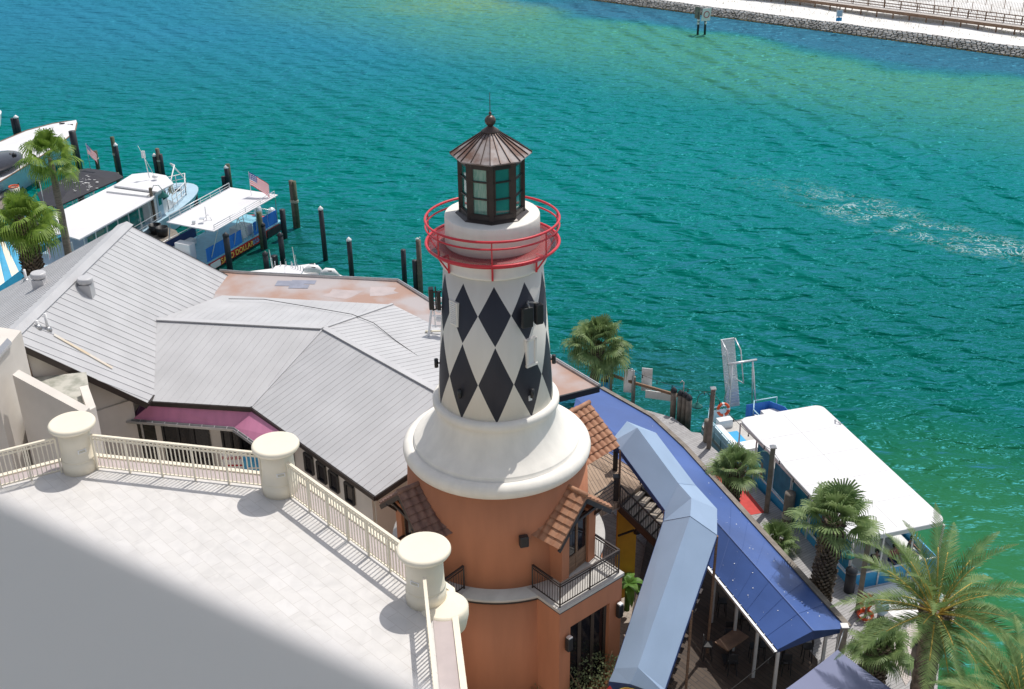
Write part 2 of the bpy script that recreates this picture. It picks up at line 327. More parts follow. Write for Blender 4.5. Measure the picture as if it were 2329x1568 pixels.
# ------------------------------------------------------------------ water, sea bed tones, far shore
SH0 = P(1340, 0, 0); SH1 = P(2329, 133, 0); SD = (SH1 - SH0).normalized(); SN = Vector((-SD.y, SD.x, 0))
if SN.y > 0: SN = -SN                                  # points from the far shore towards us
def water_mat():
    m = bpy.data.materials.new('sea_water'); m.use_nodes = True; n = m.node_tree.nodes; l = m.node_tree.links
    b = n['Principled BSDF']; b.inputs['Roughness'].default_value = .14; b.inputs['IOR'].default_value = 1.33; b.inputs['Specular IOR Level'].default_value = .32
    tc = n.new('ShaderNodeTexCoord'); pos = tc.outputs['Object']
    def mt(op, a, b_=None, c=None, clamp=False):
        q = n.new('ShaderNodeMath'); q.operation = op; q.use_clamp = clamp
        for i, v in enumerate((a, b_, c)):
            if v is None: continue
            if isinstance(v, (int, float)): q.inputs[i].default_value = v
            else: l.new(v, q.inputs[i])
        return q.outputs[0]
    def noise(scale, det=3, st=None, rot=0, dist=0, rough=.5):
        v = pos
        if st:
            mp = n.new('ShaderNodeMapping'); mp.inputs['Rotation'].default_value = (0, 0, rot); mp.inputs['Scale'].default_value = st; l.new(pos, mp.inputs[0]); v = mp.outputs[0]
        q = n.new('ShaderNodeTexNoise'); q.inputs['Scale'].default_value = scale; q.inputs['Detail'].default_value = det; q.inputs['Distortion'].default_value = dist; q.inputs['Roughness'].default_value = rough
        l.new(v, q.inputs['Vector']); return q.outputs['Fac']
    def ss(x, a, b_):
        q = n.new('ShaderNodeMapRange'); q.interpolation_type = 'SMOOTHSTEP'; q.inputs[1].default_value = a; q.inputs[2].default_value = b_; l.new(x, q.inputs[0]); return q.outputs[0]
    def mix(f, a, b_):
        q = n.new('ShaderNodeMix'); q.data_type = 'RGBA'
        if isinstance(f, (int, float)): q.inputs[0].default_value = f
        else: l.new(f, q.inputs[0])
        for i, v in ((6, a), (7, b_)):
            if isinstance(v, tuple): q.inputs[i].default_value = (*v, 1)
            else: l.new(v, q.inputs[i])
        return q.outputs[2]
    sp = n.new('ShaderNodeSeparateXYZ'); l.new(pos, sp.inputs[0]); X, Y = sp.outputs['X'], sp.outputs['Y']
    big = noise(.05, 4, dist=.5); wob = mt('MULTIPLY', mt('SUBTRACT', noise(.035, 5), .5), 26)
    # distance from far shore
    d = mt('ADD', mt('ADD', mt('MULTIPLY', mt('SUBTRACT', X, SH0.x), SN.x), mt('MULTIPLY', mt('SUBTRACT', Y, SH0.y), SN.y)), wob)
    al = mt('ADD', mt('MULTIPLY', mt('SUBTRACT', X, SH0.x), SD.x), mt('MULTIPLY', mt('SUBTRACT', Y, SH0.y), SD.y))   # along the shore
    mid = (.0, .165, .138)
    c = mix(ss(Y, 60, 105), (.0, .082, .052), mid)
    c = mix(mt('MULTIPLY', ss(Y, 110, 175), ss(X, 30, -25)), c, (.03, .19, .30))
    c = mix(mt('MULTIPLY', big, .35), c, (.0, .175, .135))
    # shoal: pale green-yellow band in front of the darker blue strip along the shore
    band = mt('MULTIPLY', ss(d, 9, 16), ss(d, 50, 18)); band = mt('MULTIPLY', band, ss(al, -60, -20))
    c = mix(mt('MULTIPLY', band, .72), c, (.095, .29, .13))
    hot = mt('MULTIPLY', mt('MULTIPLY', ss(al, -38, -18), ss(al, 10, -14)), mt('MULTIPLY', ss(d, 6, 11), ss(d, 30, 14)))
    c = mix(mt('MULTIPLY', hot, .75), c, (.20, .34, .12))
    c = mix(mt('MULTIPLY', mt('MULTIPLY', ss(d, 14, 8), ss(al, -16, 4)), .92), c, (.045, .125, .20))
    # green shallows by the tour boat
    def blob(cx, cy, r0, r1):
        a = mt('POWER', mt('SUBTRACT', X, cx), 2.0); b2 = mt('POWER', mt('SUBTRACT', Y, cy), 2.0)
        q = mt('SQRT', mt('ADD', a, b2)); q = mt('ADD', q, mt('MULTIPLY', wob, .18)); return ss(q, r1, r0)
    p1 = P(2150, 1060, 0); p2 = P(2329, 1500, 0); p3 = P(620, 590, 0)
    c = mix(mt('MULTIPLY', blob(p1.x, p1.y, 1, 10), .75), c, (.008, .112, .034))
    c = mix(mt('MULTIPLY', blob(p2.x + 1, p2.y, 5, 21), .92), c, (.032, .150, .036))
    c = mix(mt('MULTIPLY', blob(p3.x - 6, p3.y, 2, 20), .6), c, (.008, .055, .040))
    p4 = P(1560, 960, 0)
    c = mix(mt('MULTIPLY', blob(p4.x - 3, p4.y + 4, 1, 11), .55), c, (.012, .072, .062))
    # foam streak of a passing boat
    f0, f1 = P(1880, 455, 0), P(2329, 580, 0); fd = (f1 - f0).normalized()
    fl = mt('ADD', mt('MULTIPLY', mt('SUBTRACT', X, f0.x), fd.x), mt('MULTIPLY', mt('SUBTRACT', Y, f0.y), fd.y))
    fw = mt('ADD', mt('MULTIPLY', mt('SUBTRACT', X, f0.x), -fd.y), mt('MULTIPLY', mt('SUBTRACT', Y, f0.y), fd.x))
    fw = mt('ABSOLUTE', mt('ADD', fw, mt('MULTIPLY', mt('SUBTRACT', noise(.12, 3), .5), 9)))
    fm = mt('MULTIPLY', mt('MULTIPLY', ss(fl, -12, 14), ss(fw, 3.6, .2)), ss(noise(.2, 5, dist=1.5), .36, .56))
    foam = mt('MULTIPLY', fm, ss(mt('ABSOLUTE', mt('SUBTRACT', noise(.8, 7, dist=2.2), .5)), .040, .005))
    c = mix(mt('MULTIPLY', foam, .9), c, (.85, .92, .90)); c = mix(mt('MULTIPLY', fm, .25), c, (.05, .22, .20))
    # waves
    rid = lambda q: mt('POWER', mt('SUBTRACT', 1.0, mt('ABSOLUTE', mt('SUBTRACT', mt('MULTIPLY', q, 2.0), 1.0))), 1.4)
    w1 = noise(.22, 2, (1, 1.7, 1), R(-12), .5); w2 = noise(.60, 1, (1, 1.7, 1), R(8), .7); w3 = noise(1.4, 2, (1, 2.0, 1), R(-8), .5); w4 = noise(.40, 1, (1, 2.2, 1), R(18), .6); gust = ss(noise(.045, 3), .35, .65)
    amp = mt('ADD', mt('MULTIPLY', gust, .55), .6)
    h = mt('ADD', mt('MULTIPLY', w1, 2.3), mt('MULTIPLY', w2, .75)); h = mt('ADD', h, mt('MULTIPLY', mt('MULTIPLY', w4, w4), -.9)); h = mt('ADD', h, mt('MULTIPLY', rid(w2), -.10)); h = mt('ADD', h, mt('MULTIPLY', rid(w3), mt('MULTIPLY', amp, .14))); h = mt('ADD', h, mt('MULTIPLY', noise(4.0, 2, (1, 1.8, 1), R(3), .3), mt('MULTIPLY', amp, .03)))
    # wake lines fanning across
    for (a0, b0, wl, st_) in (((1690, 180), (2329, 520), 4.2, .34), ((300, 60), (950, 330), 3.6, .20), ((2050, 640), (2329, 760), 2.6, .12)):
        q0, q1 = P(*a0, 0), P(*b0, 0); qd = (q1 - q0).normalized()
        fw2 = mt('ADD', mt('MULTIPLY', mt('SUBTRACT', X, q0.x), -qd.y), mt('MULTIPLY', mt('SUBTRACT', Y, q0.y), qd.x))
        fw3 = mt('ADD', fw2, mt('MULTIPLY', mt('SUBTRACT', noise(.08, 2), .5), 4))
        s_ = mt('MULTIPLY', mt('SINE', mt('MULTIPLY', fw3, 2 * math.pi / wl)), ss(mt('ABSOLUTE', fw2), 13, 3)); h = mt('ADD', h, mt('MULTIPLY', s_, st_))
    bp = n.new('ShaderNodeBump'); bp.inputs['Strength'].default_value = 1.0; bp.inputs['Distance'].default_value = .55
    h = mt('MULTIPLY', h, mt('SUBTRACT', 1.0, mt('MULTIPLY', blob(p2.x - 2, p2.y + 2, 4, 30), .72)))
    l.new(h, bp.inputs['Height'])
    # body colour scattered from below plus a clear surface reflecting the sky by Fresnel
    df = n.new('ShaderNodeBsdfDiffuse'); l.new(c, df.inputs['Color']); l.new(bp.outputs[0], df.inputs['Normal'])
    gs = n.new('ShaderNodeBsdfGlossy'); gs.inputs['Color'].default_value = (.08, .40, .58, 1); gs.inputs['Roughness'].default_value = .30; l.new(bp.outputs[0], gs.inputs['Normal'])
    fr = n.new('ShaderNodeFresnel'); fr.inputs['IOR'].default_value = 1.33; l.new(bp.outputs[0], fr.inputs['Normal'])
    mx = n.new('ShaderNodeMixShader'); l.new(fr.outputs[0], mx.inputs[0]); l.new(df.outputs[0], mx.inputs[1]); l.new(gs.outputs[0], mx.inputs[2])
    for q in n:
        if q.type == 'OUTPUT_MATERIAL': l.new(mx.outputs[0], q.inputs[0])
    n.remove(b)
    return m
M['water'] = water_mat()
b = MB(); b.add([(-600, -60, 0), (700, -60, 0), (700, 900, 0), (-600, 900, 0)], [(0, 1, 2, 3)]); struct(b.build('water', 'water'))

def shp(s, t, z): q = SH0 + SD * s - SN * t; return V(q.x, q.y, z)      # s along the far shore, t inland
M['sand'] = mat('white_sand', (.74, .72, .69), .95, c2=(.84, .83, .81), scale=.35, bump=.5, bscale=1.6)
b = MB(); nx, ny = 110, 26; vs = []; fs = []
for j in range(ny):
    for i in range(nx):
        s_ = -60 + i * 2.4; t_ = 1.55 + (j ** 1.35) * 1.0; z = 1.0 + .06 * min(t_, 12) + .25 * math.sin(s_ * .31 + t_ * .5) * min(1, max(0, t_ - 4) / 8) + random.uniform(-.06, .06)
        vs.append(shp(s_, t_, z))
for j in range(ny - 1):
    for i in range(nx - 1): fs.append((j * nx + i, j * nx + i + 1, (j + 1) * nx + i + 1, (j + 1) * nx + i))
b.smooth = True; b.add(vs, fs); struct(b.build('sand', 'sand'))
# stone block seawall
t = T('seawall', 'long grey stepped stone seawall between white sand and blue water', 'seawall', shp(50, 0, 0))
bs = [MB(), MB(), MB()]; random.seed(3)
rows = 7
for j in range(rows):
    x = -8 + (j % 2) * .5
    while x < 130:
        L = random.uniform(.5, .85); zz = .02 + j * .16; q0 = shp(x + .05, j * .24 + random.uniform(-.05, .05), zz); q1 = shp(x + L - .09, j * .24 + random.uniform(-.05, .05), zz)
        k = 2 if j < 1 else (1 if j >= rows - 2 else 0)
        bs[k].beam(q0 + V(0, 0, random.uniform(-.04, .05)), q1 + V(0, 0, random.uniform(-.04, .05)), random.uniform(.22, .34), random.uniform(.12, .2)); x += L
b = MB(); b.slab([shp(-9, .25, .1), shp(131, .25, .1), shp(131, 1.8, 1.0), shp(-9, 1.8, 1.0)], .4)
b.build('core', 'marine', t); bs[0].build('middle_courses', 'rock', t, bevel=.04); bs[1].build('top_course', 'rock2', t, bevel=.04); bs[2].build('waterline_course', 'marine', t, bevel=.04)
# grass tufts on the sand
M['dunegrass'] = mat('dune_grass', (.26, .27, .13), .8, c2=(.42, .40, .24), scale=1)
b = MB(); random.seed(5)
for i in range(1500):
    s_ = random.uniform(0, 110); t_ = random.choice([random.uniform(2.8, 8), random.uniform(4, 40)]); q = shp(s_, t_, 1.1 + .06 * min(t_, 12))
    for k in range(3):
        a = random.uniform(0, 6.28); h = random.uniform(.12, .38); d = V(math.cos(a), math.sin(a), 0); e = V(-d.y, d.x, 0) * .025
        b.add([q - e, q + e, q + d * .12 + V(0, 0, h)], [(0, 1, 2)])
o = b.build('dune_grass', 'dunegrass'); o['kind'] = 'stuff'
# beach boardwalk with railing
bw0 = P(1792, -3, 2.3); bw1 = P(2340, 67.5, 2.3); bd = (bw1 - bw0); L = bd.length; bd.normalize(); bn = Vector((-bd.y, bd.x, 0)); bn = bn if bn.y > 0 else -bn
t = T('boardwalk', 'raised wooden beach boardwalk running across the white sand', 'boardwalk', bw0)
M['boards'] = mat_planks('boardwalk_planks', (.50, .46, .42), (.58, .54, .50), bn, .16, 4, (.2, .17, .15))
b = MB(); b.slab([bw0 - bd * 12, bw1 + bd * 6, bw1 + bd * 6 + bn * 2.4, bw0 - bd * 12 + bn * 2.4], .08); b.build('deck', 'boards', t)
b = MB(); b.beam(bw0 - bd * 12 + V(0, 0, -.1) - bn * .04, bw1 + bd * 6 + V(0, 0, -.1) - bn * .04, .08, .3); b.beam(bw0 - bd * 12 + V(0, 0, .08) + bn * .12, bw1 + bd * 6 + V(0, 0, .08) + bn * .12, .14, .09); b.build('edge_beam', 'wood', t)
b = MB(); k = -10.0
while k < L + 5:
    q = bw0 + bd * k; b.beam(q + bn * 2.3 + V(0, 0, -.9), q + bn * 2.3 + V(0, 0, 1.1), .12); b.beam(q + bn * .1 + V(0, 0, -1), q + bn * .1 + V(0, 0, -.1), .16); k += 2.4
for h in (.25, .62, 1.1): b.beam(bw0 - bd * 12 + bn * 2.3 + V(0, 0, h), bw1 + bd * 6 + bn * 2.3 + V(0, 0, h), .07, .12)
b.build('railing', 'wood', t)
for si in range(3):
    t = T('sand_fence', ['thin grey slatted sand fence right behind the boardwalk railing', 'thin slatted fence on the sand, second row beyond the boardwalk', 'thin slatted fence on the sand, farthest row beyond the boardwalk'][si], 'fence', bw0 + bn * (5 + 5 * si), 'sand fences beyond the boardwalk')
    b = MB(); k = -5.0 + si * 4; c = MB()
    while k < L + 4:
        q = bw0 + bd * k + bn * (4.5 + 5 * si + math.sin(k * .3) * .4); b.beam(q + V(0, 0, -.7), q + V(0, 0, .45 + random.uniform(-.05, .05)), .04); k += .22
        if int(k / .22) % 12 == 0: c = MB(); c.beam(q + V(0, 0, -.7), q + V(0, 0, .75), .09); c.build('post', 'wood', t)
    b.build('pickets', 'greywood', t)
# channel marker and beach sign
q = P(1594, 79, 0); t = T('channel_marker', 'two-post channel marker with white boards standing in the water before the seawall', 'marker', q)
zt = ZA(1596, 14, q) - .2
for dx in (-.45, .55):
    b = MB(); b.tube([q + V(dx, 0, -.5), q + V(dx * .9, 0, zt - .6)], .16, 8); po = b.build('post', 'blackpile', t)
    for zz in (zt * .42, zt * .53): b = MB(); b.tube([q + V(dx, 0, zz - .14), q + V(dx, 0, zz + .14)], .175, 8); b.build('reflective_band', 'white', po)
b = MB(); b.obox(q + V(.55, -.25, zt - .9), V(.62, .25, 0), V(-.02, .05, 0), V(.08, 0, .85)); f = b.build('board', 'white', t)
b = MB(); pr = [(.42 * math.cos(k * .3142), .42 * math.sin(k * .3142)) for k in range(21)]
ax = V(.62, .25, 0).normalized(); b.tube([q + V(.58, -.34, -.0 + zt - .9) + ax * a + V(0, 0, c_) for a, c_ in pr], .05, 4); b.build('circle_mark', 'signred', f)
b = MB(); b.obox(q + V(-.6, .15, zt - .75), V(.28, -.5, 0), V(.03, .02, 0), V(0, 0, .8)); b.build('board', 'greywood', t, label='board turned edge-on')
q = P(1907, 49, 1.6); zt = ZA(1911, 10, q); t = T('beach_sign', 'small white and blue information sign on a wooden post in the white sand', 'sign', q)
b = MB(); b.beam(q, q + V(0, 0, zt - 1.9), .14); b.build('post', 'wood', t)
b = MB(); b.box(q + V(0, -.12, zt - 1.9 - .9), .85, .05, .9); f = b.build('white_panel', 'white', t)
b = MB()
for k in range(4): b.box(q + V(0, -.155, zt - 1.9 - .62 - k * .18), .6, .02, .05)
b.build('printed_lines', 'signblue', f)
b = MB(); b.box(q + V(0, -.12, zt - 1.9 - 1.7), .8, .05, .5); b.build('blue_panel', 'signblue', t)

# ------------------------------------------------------------------ ground and dock on the near side
GZ = 1.6
DOCKZ = 1.3
M['pavers'] = mat_brick('patio_pavers', (.36, .30, .25), (.42, .35, .29), (.2, .17, .15), .9, .22, rot=R(35), msize=.01, stain=.1)
b = MB(); b.prism([(-60, -40), (19, -20), (13.3, 34), (9.0, 45.5), (6.5, 50), (-2, 57), (-16, 62), (-60, 66)], -2, 1.25); struct(b.build('ground', 'pavers'))
dq = [P(1365, 885, DOCKZ), P(1440, 925, DOCKZ), P(1531, 950, DOCKZ), P(1573, 983, DOCKZ), P(1593, 985, DOCKZ), P(1612, 1010, DOCKZ), P(1700, 1088, DOCKZ)]
dd = P(1950, 1330, DOCKZ)
dq += [dd, P(2035, 1405, DOCKZ), P(2140, 1440, DOCKZ), P(2130, 1600, DOCKZ), V(11.3, 29, DOCKZ), V(8, 41, DOCKZ), V(3.8, 50, DOCKZ)]
M['deckboards'] = mat_planks('grey_dock_boards', (.36, .35, .35), (.42, .41, .41), (.83, .55), .14, 4.5, (.22, .21, .21))
b = MB(); b.prism([(p.x, p.y) for p in dq], DOCKZ - .25, DOCKZ); struct(b.build('dock', 'deckboards'))
M['deckboards2'] = mat_planks('pale_pier_boards', (.50, .44, .41), (.58, .51, .47), (.75, -.6), .14, 4.5, (.3, .26, .25))
b = MB(); pp = [P(2190, 1365, 1.32), P(2160, 1430, 1.32), P(2060, 1560, 1.32), P(2015, 1470, 1.32), P(2160, 1345, 1.32)]
b.prism([(p.x, p.y) for p in pp], 1.0, 1.325); struct(b.build('pier_path', 'deckboards2'))
struct(MB().box((14.2, 28, .9), 9, 14, .75).build('lower_dock', 'deckboards2'))

# ------------------------------------------------------------------ lighthouse
LX, LY = -.63, 38.0
LC = V(LX, LY, 0); LB = 1.4
lh = T('lighthouse', 'tall restaurant lighthouse with black and white diamonds, red gallery and terracotta base', 'lighthouse', (LX, LY, LB))
rsh = lambda z: 1.84 + (18.0 - z) * .072
def zdi(x, y):
    z = 17.
    for _ in range(8): z = ZA(x, y, (LX, LY - rsh(z)))
    return z
Z0, Z1, Z2 = zdi(1128, 652), zdi(1130, 791), zdi(1133, 965)
ZT = 19.02
shaftm = mat_diamond(Z0 - LB, Z1 - LB, Z2 - LB, -.035)
prof = [(rsh(13.3), 13.3), (rsh(15.6), 15.6), (rsh(ZT), ZT)]
b = MB(); b.lathe((LX, LY, 0), prof, 96); sh_ = b.build('shaft', shaftm, lh)
b = MB(); b.lathe((LX, LY, 0), [(rsh(ZT), ZT - .02), (1.87, ZT), (1.90, ZT + .08), (1.86, ZT + .14), (1.86, 19.5), (1.93, 19.64), (1.93, 19.72)], 96); b.build('upper_band', 'stucco', lh)
b = MB(); b.lathe((LX, LY, 0), [(1.68, 19.7), (1.66, 20.75), (1.64, 20.8)], 96); b.build('drum', 'stucco', lh)
ZS = 11.55
bell = [(rsh(13.4), 13.62), (2.30, 13.62), (2.38, 13.52), (2.38, 13.36), (2.28, 13.24), (2.22, 13.2), (2.27, 12.95), (2.4, 12.62), (2.62, 12.3), (2.9, 12.02), (3.14, 11.88), (3.16, 11.86), (3.17, 11.70), (3.25, 11.72)]
for k in range(9):
    a = math.radians(75 - k * 24); bell.append((3.30 + .30 * math.cos(a), 11.42 + .31 * math.sin(a)))
bell += [(3.4, 10.95), (3.2, 10.95)]
b = MB(); b.lathe((LX, LY, 0), bell, 128); b.build('flared_skirt', 'stucco', lh)
# terracotta base
BR = 3.5; FZ = 7.25; LR = 4.25
b = MB(); b.lathe((LX, LY, 0), [(BR + .12, FZ - .2), (BR + .05, 9), (BR - .05, 11.2)], 96); b.build('upper_wall', 'orange', lh)
b = MB(); b.lathe((LX, LY, 0), [(LR - .05, LB), (LR - .1, FZ - .22)], 96); b.build('lower_wall', 'orange', lh)
b = MB(); b.lathe((LX, LY, 0), [(LR - .02, FZ - .22), (LR - .02, FZ - .12)], 96); b.build('ledge_trim', 'darkbrown', lh)
b = MB(); b.lathe((LX, LY, 0), [(LR, FZ - .12), (LR, FZ), (BR - .2, FZ + .003)], 96); b.build('ledge', 'concrete', lh)
# balcony
def angdir(a): return V(math.sin(a), -math.cos(a), 0)       # a = 0 towards the camera, positive to the right
c1, c2 = P(1273, 1391, FZ), P(1420, 1303, FZ)
bx = (c2 - c1).normalized(); by = Vector((bx.y, -bx.x, 0))   # outward
def balcony(c1, c2, bx, by, full=True):
    wdt = (c2 - c1).length; dpt = 3.2
    q = [c1, c2, c2 - by * dpt, c1 - by * dpt]
    b = MB(); b.prism([(p.x, p.y) for p in q], FZ - .12, FZ + .006); b.build('balcony_floor', 'concrete', lh)
    i_ = .03; q2 = [c1 + bx * i_ - by * i_, c2 - bx * i_ - by * i_, c2 - bx * i_ - by * dpt, c1 + bx * i_ - by * dpt]
    b = MB(); b.prism([(p.x, p.y) for p in q2], FZ - .2, FZ - .12); b.build('balcony_trim', 'darkbrown', lh)
    i_ = .05; e0, e1 = c1 + bx * i_ - by * i_, c2 - bx * i_ - by * i_
    # box walls with a window recess in the front
    w0, w1 = .55, wdt - .75; zb, zt_ = LB + .9, FZ - 1.1
    b = MB(); pz = LB
    def wl(a, c, z0, z1, dep=.35):
        p, r = e0 + bx * a, e0 + bx * c; b.prism([(p.x, p.y), (r.x, r.y), ((r - by * dep).x, (r - by * dep).y), ((p - by * dep).x, (p - by * dep).y)], z0, z1)
    W = (e1 - e0).length
    wl(0, w0, LB, FZ - .2); wl(w1, W, LB, FZ - .2); wl(w0, w1, LB, zb); wl(w0, w1, zt_, FZ - .2)
    for p in (e0 + bx * .175, e1 - bx * .175):
        b.beam(V(*(p - by * .352)[:2], (LB + FZ - .2) / 2), V(*(p - by * dpt)[:2], (LB + FZ - .2) / 2), .35, FZ - .2 - LB)
    b.build('balcony_box_wall', 'orange', lh)
    if full:
        wm = e0 + bx * (w0 + w1) / 2 - by * .28; b = MB(); b.beam(V(*(wm - bx * (w1 - w0) / 2)[:2], (zb + zt_) / 2), V(*(wm + bx * (w1 - w0) / 2)[:2], (zb + zt_) / 2), .06, zt_ - zb); win = b.build('lower_window', 'darkwin', lh)
        b = MB(); n = 3
        for k in range(n + 1):
            p = wm - bx * (w1 - w0) / 2 * (1 - 2 * k / n) + by * .06; p = V(p.x, p.y, 0); b.beam(p + V(0, 0, zb), p + V(0, 0, zt_), .13, .1)
        for z in (zb + .08, zt_ - .08): b.beam(V(*(wm - bx * (w1 - w0) / 2 + by * .05)[:2], z), V(*(wm + bx * (w1 - w0) / 2 + by * .05)[:2], z), .1, .14)
        b.build('window_frame', 'darkbrown', win)
        b = MB(); p = V(*(wm + by * .18)[:2], zb - .05); b.beam(p - bx * (w1 - w0 + .3) / 2, p + bx * (w1 - w0 + .3) / 2, .5, .14); b.build('window_sill', 'black', win)
    # railing
    i_ = .16; r0 = c1 + bx * i_ - by * i_; r1 = c2 - bx * i_ - by * i_; pts = [r0 - by * 1.5, r0, r1, r1 - by * 1.5]
    b = MB(); H = 1.05
    for a, c in zip(pts[:-1], pts[1:]):
        a = V(a.x, a.y, FZ); c = V(c.x, c.y, FZ); b.beam(a + V(0, 0, H), c + V(0, 0, H), .075, .06); b.beam(a + V(0, 0, H - .14), c + V(0, 0, H - .14), .035); b.beam(a + V(0, 0, .1), c + V(0, 0, .1), .035)
        n = int((c - a).length / .125)
        for k in range(1, n):
            p = a.lerp(c, k / n); b.beam(p + V(0, 0, .1), p + V(0, 0, H - .14), .022)
    pp = pts + [r0.lerp(r1, .5)]
    for p in pp: p = V(p.x, p.y, FZ); b.beam(p, p + V(0, 0, H), .06)
    b.build('balcony_railing', 'darkbrown', lh)
balcony(c1, c2, bx, by)
# mirrored balcony on the left side
mir = lambda p: V(2 * LX - p.x, p.y, p.z)
m1, m2 = mir(c2), mir(c1); balcony(m1, m2, (m2 - m1).normalized(), V(-by.x, by.y, 0), False)
# doors and dormer tile roofs
def tiles(pl, d_down, d_across, nrow, ncol, m_, name, parent):
    o, dn, ac = pl, d_down, d_across; n = dn.cross(ac).normalized(); n = n if n.z > 0 else -n; b = MB()
    for i in range(nrow):
        for j in range(ncol):
            a = o + dn * (i / nrow) + ac * (j / ncol); e = dn / nrow * 1.12; s_ = ac / ncol
            lift0, lift1 = n * .02, n * .085; vs = []
            for k in range(7):
                t_ = k / 6; h = n * (.055 * math.sin(math.pi * min(1, t_ / .75)) if t_ < .75 else -.012)
                vs.append(a + s_ * t_ + h + lift0 + n * random.uniform(0, .006)); vs.append(a + e + s_ * t_ + h + lift1)
            fs = [(2 * k, 2 * k + 1, 2 * k + 3, 2 * k + 2) for k in range(6)]
            lo_ = [v - n * .045 for v in vs]; fs += [tuple(14 + q for q in f[::-1]) for f in fs] + [(2 * k + 1, 14 + 2 * k + 1, 14 + 2 * k + 3, 2 * k + 3) for k in range(6)] + [(0, 1, 15, 14), (12, 26, 27, 13)]
            b.add(vs + lo_, fs)
    return b.build(name, m_, parent)
def dormer(ang, zr, half, drop, r_in, r_out, m_, door=True, dz=0):
    d = angdir(ang); s_ = V(math.cos(ang), math.sin(ang), 0)     # s_ to the right when looking outward... tangential
    R0 = V(LX, LY, zr + dz) + d * r_in; R1 = V(LX, LY, zr) + d * r_out
    rf = MB(); nrm = V(0, 0, .06)
    for sg in (-1, 1):
        dn = s_ * sg * half - V(0, 0, drop); rf.slab([R0, R1, R1 + dn, R0 + dn], .07)
    rr = rf.build('dormer_roof', m_, lh)
    for sg in (-1, 1):
        dn = s_ * sg * half - V(0, 0, drop); tiles(R0, dn, R1 - R0, 7, max(3, int((r_out - r_in) / .3)), m_, 'roof_tiles', rr)
    b = MB(); b.tube([R0 + V(0, 0, .07), R1 + V(0, 0, .07)], .1, 8); b.build('ridge_tiles', m_, rr)
    b = MB()
    for sg in (-1, 1):
        dn = s_ * sg * half - V(0, 0, drop); b.beam(R1 - d * .03 - V(0, 0, .17), R1 - d * .03 + dn - V(0, 0, .17), .06, .18)
        br = R1 + dn * .6 - V(0, 0, .2); b.beam(br, V(LX, LY, br.z - .9) + d * (BR + .05) + s_ * sg * half * .62, .1)
    b.beam(R1 - d * .1 + s_ * half * .6 - V(0, 0, drop * .62), R1 - d * .1 - s_ * half * .6 - V(0, 0, drop * .62), .1)
    b.build('bargeboard', 'darkbrown', rr)
    if door:
        b = MB(); c = V(LX, LY, FZ) + d * (BR - .1); wd = 1.25
        for sg in (-1, 1): b.obox(c + s_ * sg * (wd / 2 + .2) + d * .2 + V(0, 0, 1.2), s_ * .22, d * .38, V(0, 0, 1.3))
        b.build('dormer_cheek', 'orange', lh)
        b = MB(); b.obox(c + d * .4 + V(0, 0, 1.2), s_ * wd / 2, d * .04, V(0, 0, 1.15)); dr = b.build('balcony_door', 'darkwin', lh)
        b = MB(); c += d * .45
        for k in (-1, 0, 1): b.obox(c + s_ * k * wd / 2 + V(0, 0, 1.2), s_ * .05, d * .03, V(0, 0, 1.15))
        for z in (.08, .75, 2.3): b.obox(c + V(0, 0, z), s_ * wd / 2, d * .028, V(0, 0, .05))
        b.obox(c + V(0, 0, .42), s_ * wd / 2 * .96, d * .015, V(0, 0, .3)); b.build('door_frame', 'wood', dr)
ab = math.atan2(by.x, -by.y)
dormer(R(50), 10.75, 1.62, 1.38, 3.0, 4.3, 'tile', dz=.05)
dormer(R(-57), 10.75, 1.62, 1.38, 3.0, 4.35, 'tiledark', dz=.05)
dormer(R(135), 10.9, 1.7, 1.3, 3.0, 5.4, 'tile')
# gallery
b = MB(); b.lathe((LX, LY, 0), [(1.9, 19.73), (2.32, 19.73), (2.32, 19.76), (1.9, 19.76)], 96)
M['mesh_red'] = mat('red_grating', (.30, .02, .028), .5, var=.25, scale=40); _n = M['mesh_red'].node_tree.nodes; _l = M['mesh_red'].node_tree.links
_t = _n.new('ShaderNodeBsdfTransparent'); _m = _n.new('ShaderNodeMixShader'); _m.inputs[0].default_value = .5
_l.new(_n['Principled BSDF'].outputs[0], _m.inputs[1]); _l.new(_t.outputs[0], _m.inputs[2]); _l.new(_m.outputs[0], _n['Material Output'].inputs[0])
b.build('gallery_deck', 'mesh_red', lh)
GC = (LX, LY)
b = MB(); b.ring((LX, LY, 19.75), 2.34, .055, 96); b.ring((LX, LY, 19.66), 2.28, .03, 96); b.build('gallery_edge', 'red', lh)
b = MB(); b.ring((LX, LY, 20.62), 2.34, .045, 96); b.build('top_rail', 'red', lh)
b = MB(); b.ring((LX, LY, 20.36), 2.34, .033, 96); b.build('middle_rail', 'red', lh)
for k in range(7):
    a = k * 2 * math.pi / 7; d = angdir(a); p = V(LX, LY, 0) + d * 2.34
    b = MB(); b.beam(p + V(0, 0, 19.7), p + V(0, 0, 20.6), .045); b.build('rail_post', 'red', lh)
    b = MB(); q = V(LX, LY, 0) + d * 1.93; b.beam(q + V(0, 0, 19.05), q + V(0, 0, 19.72), .07); b.beam(q + V(0, 0, 19.1), p + V(0, 0, 19.7), .05); b.beam(q + V(0, 0, 19.7), p + V(0, 0, 19.7), .07); b.build('bracket', 'red', lh)
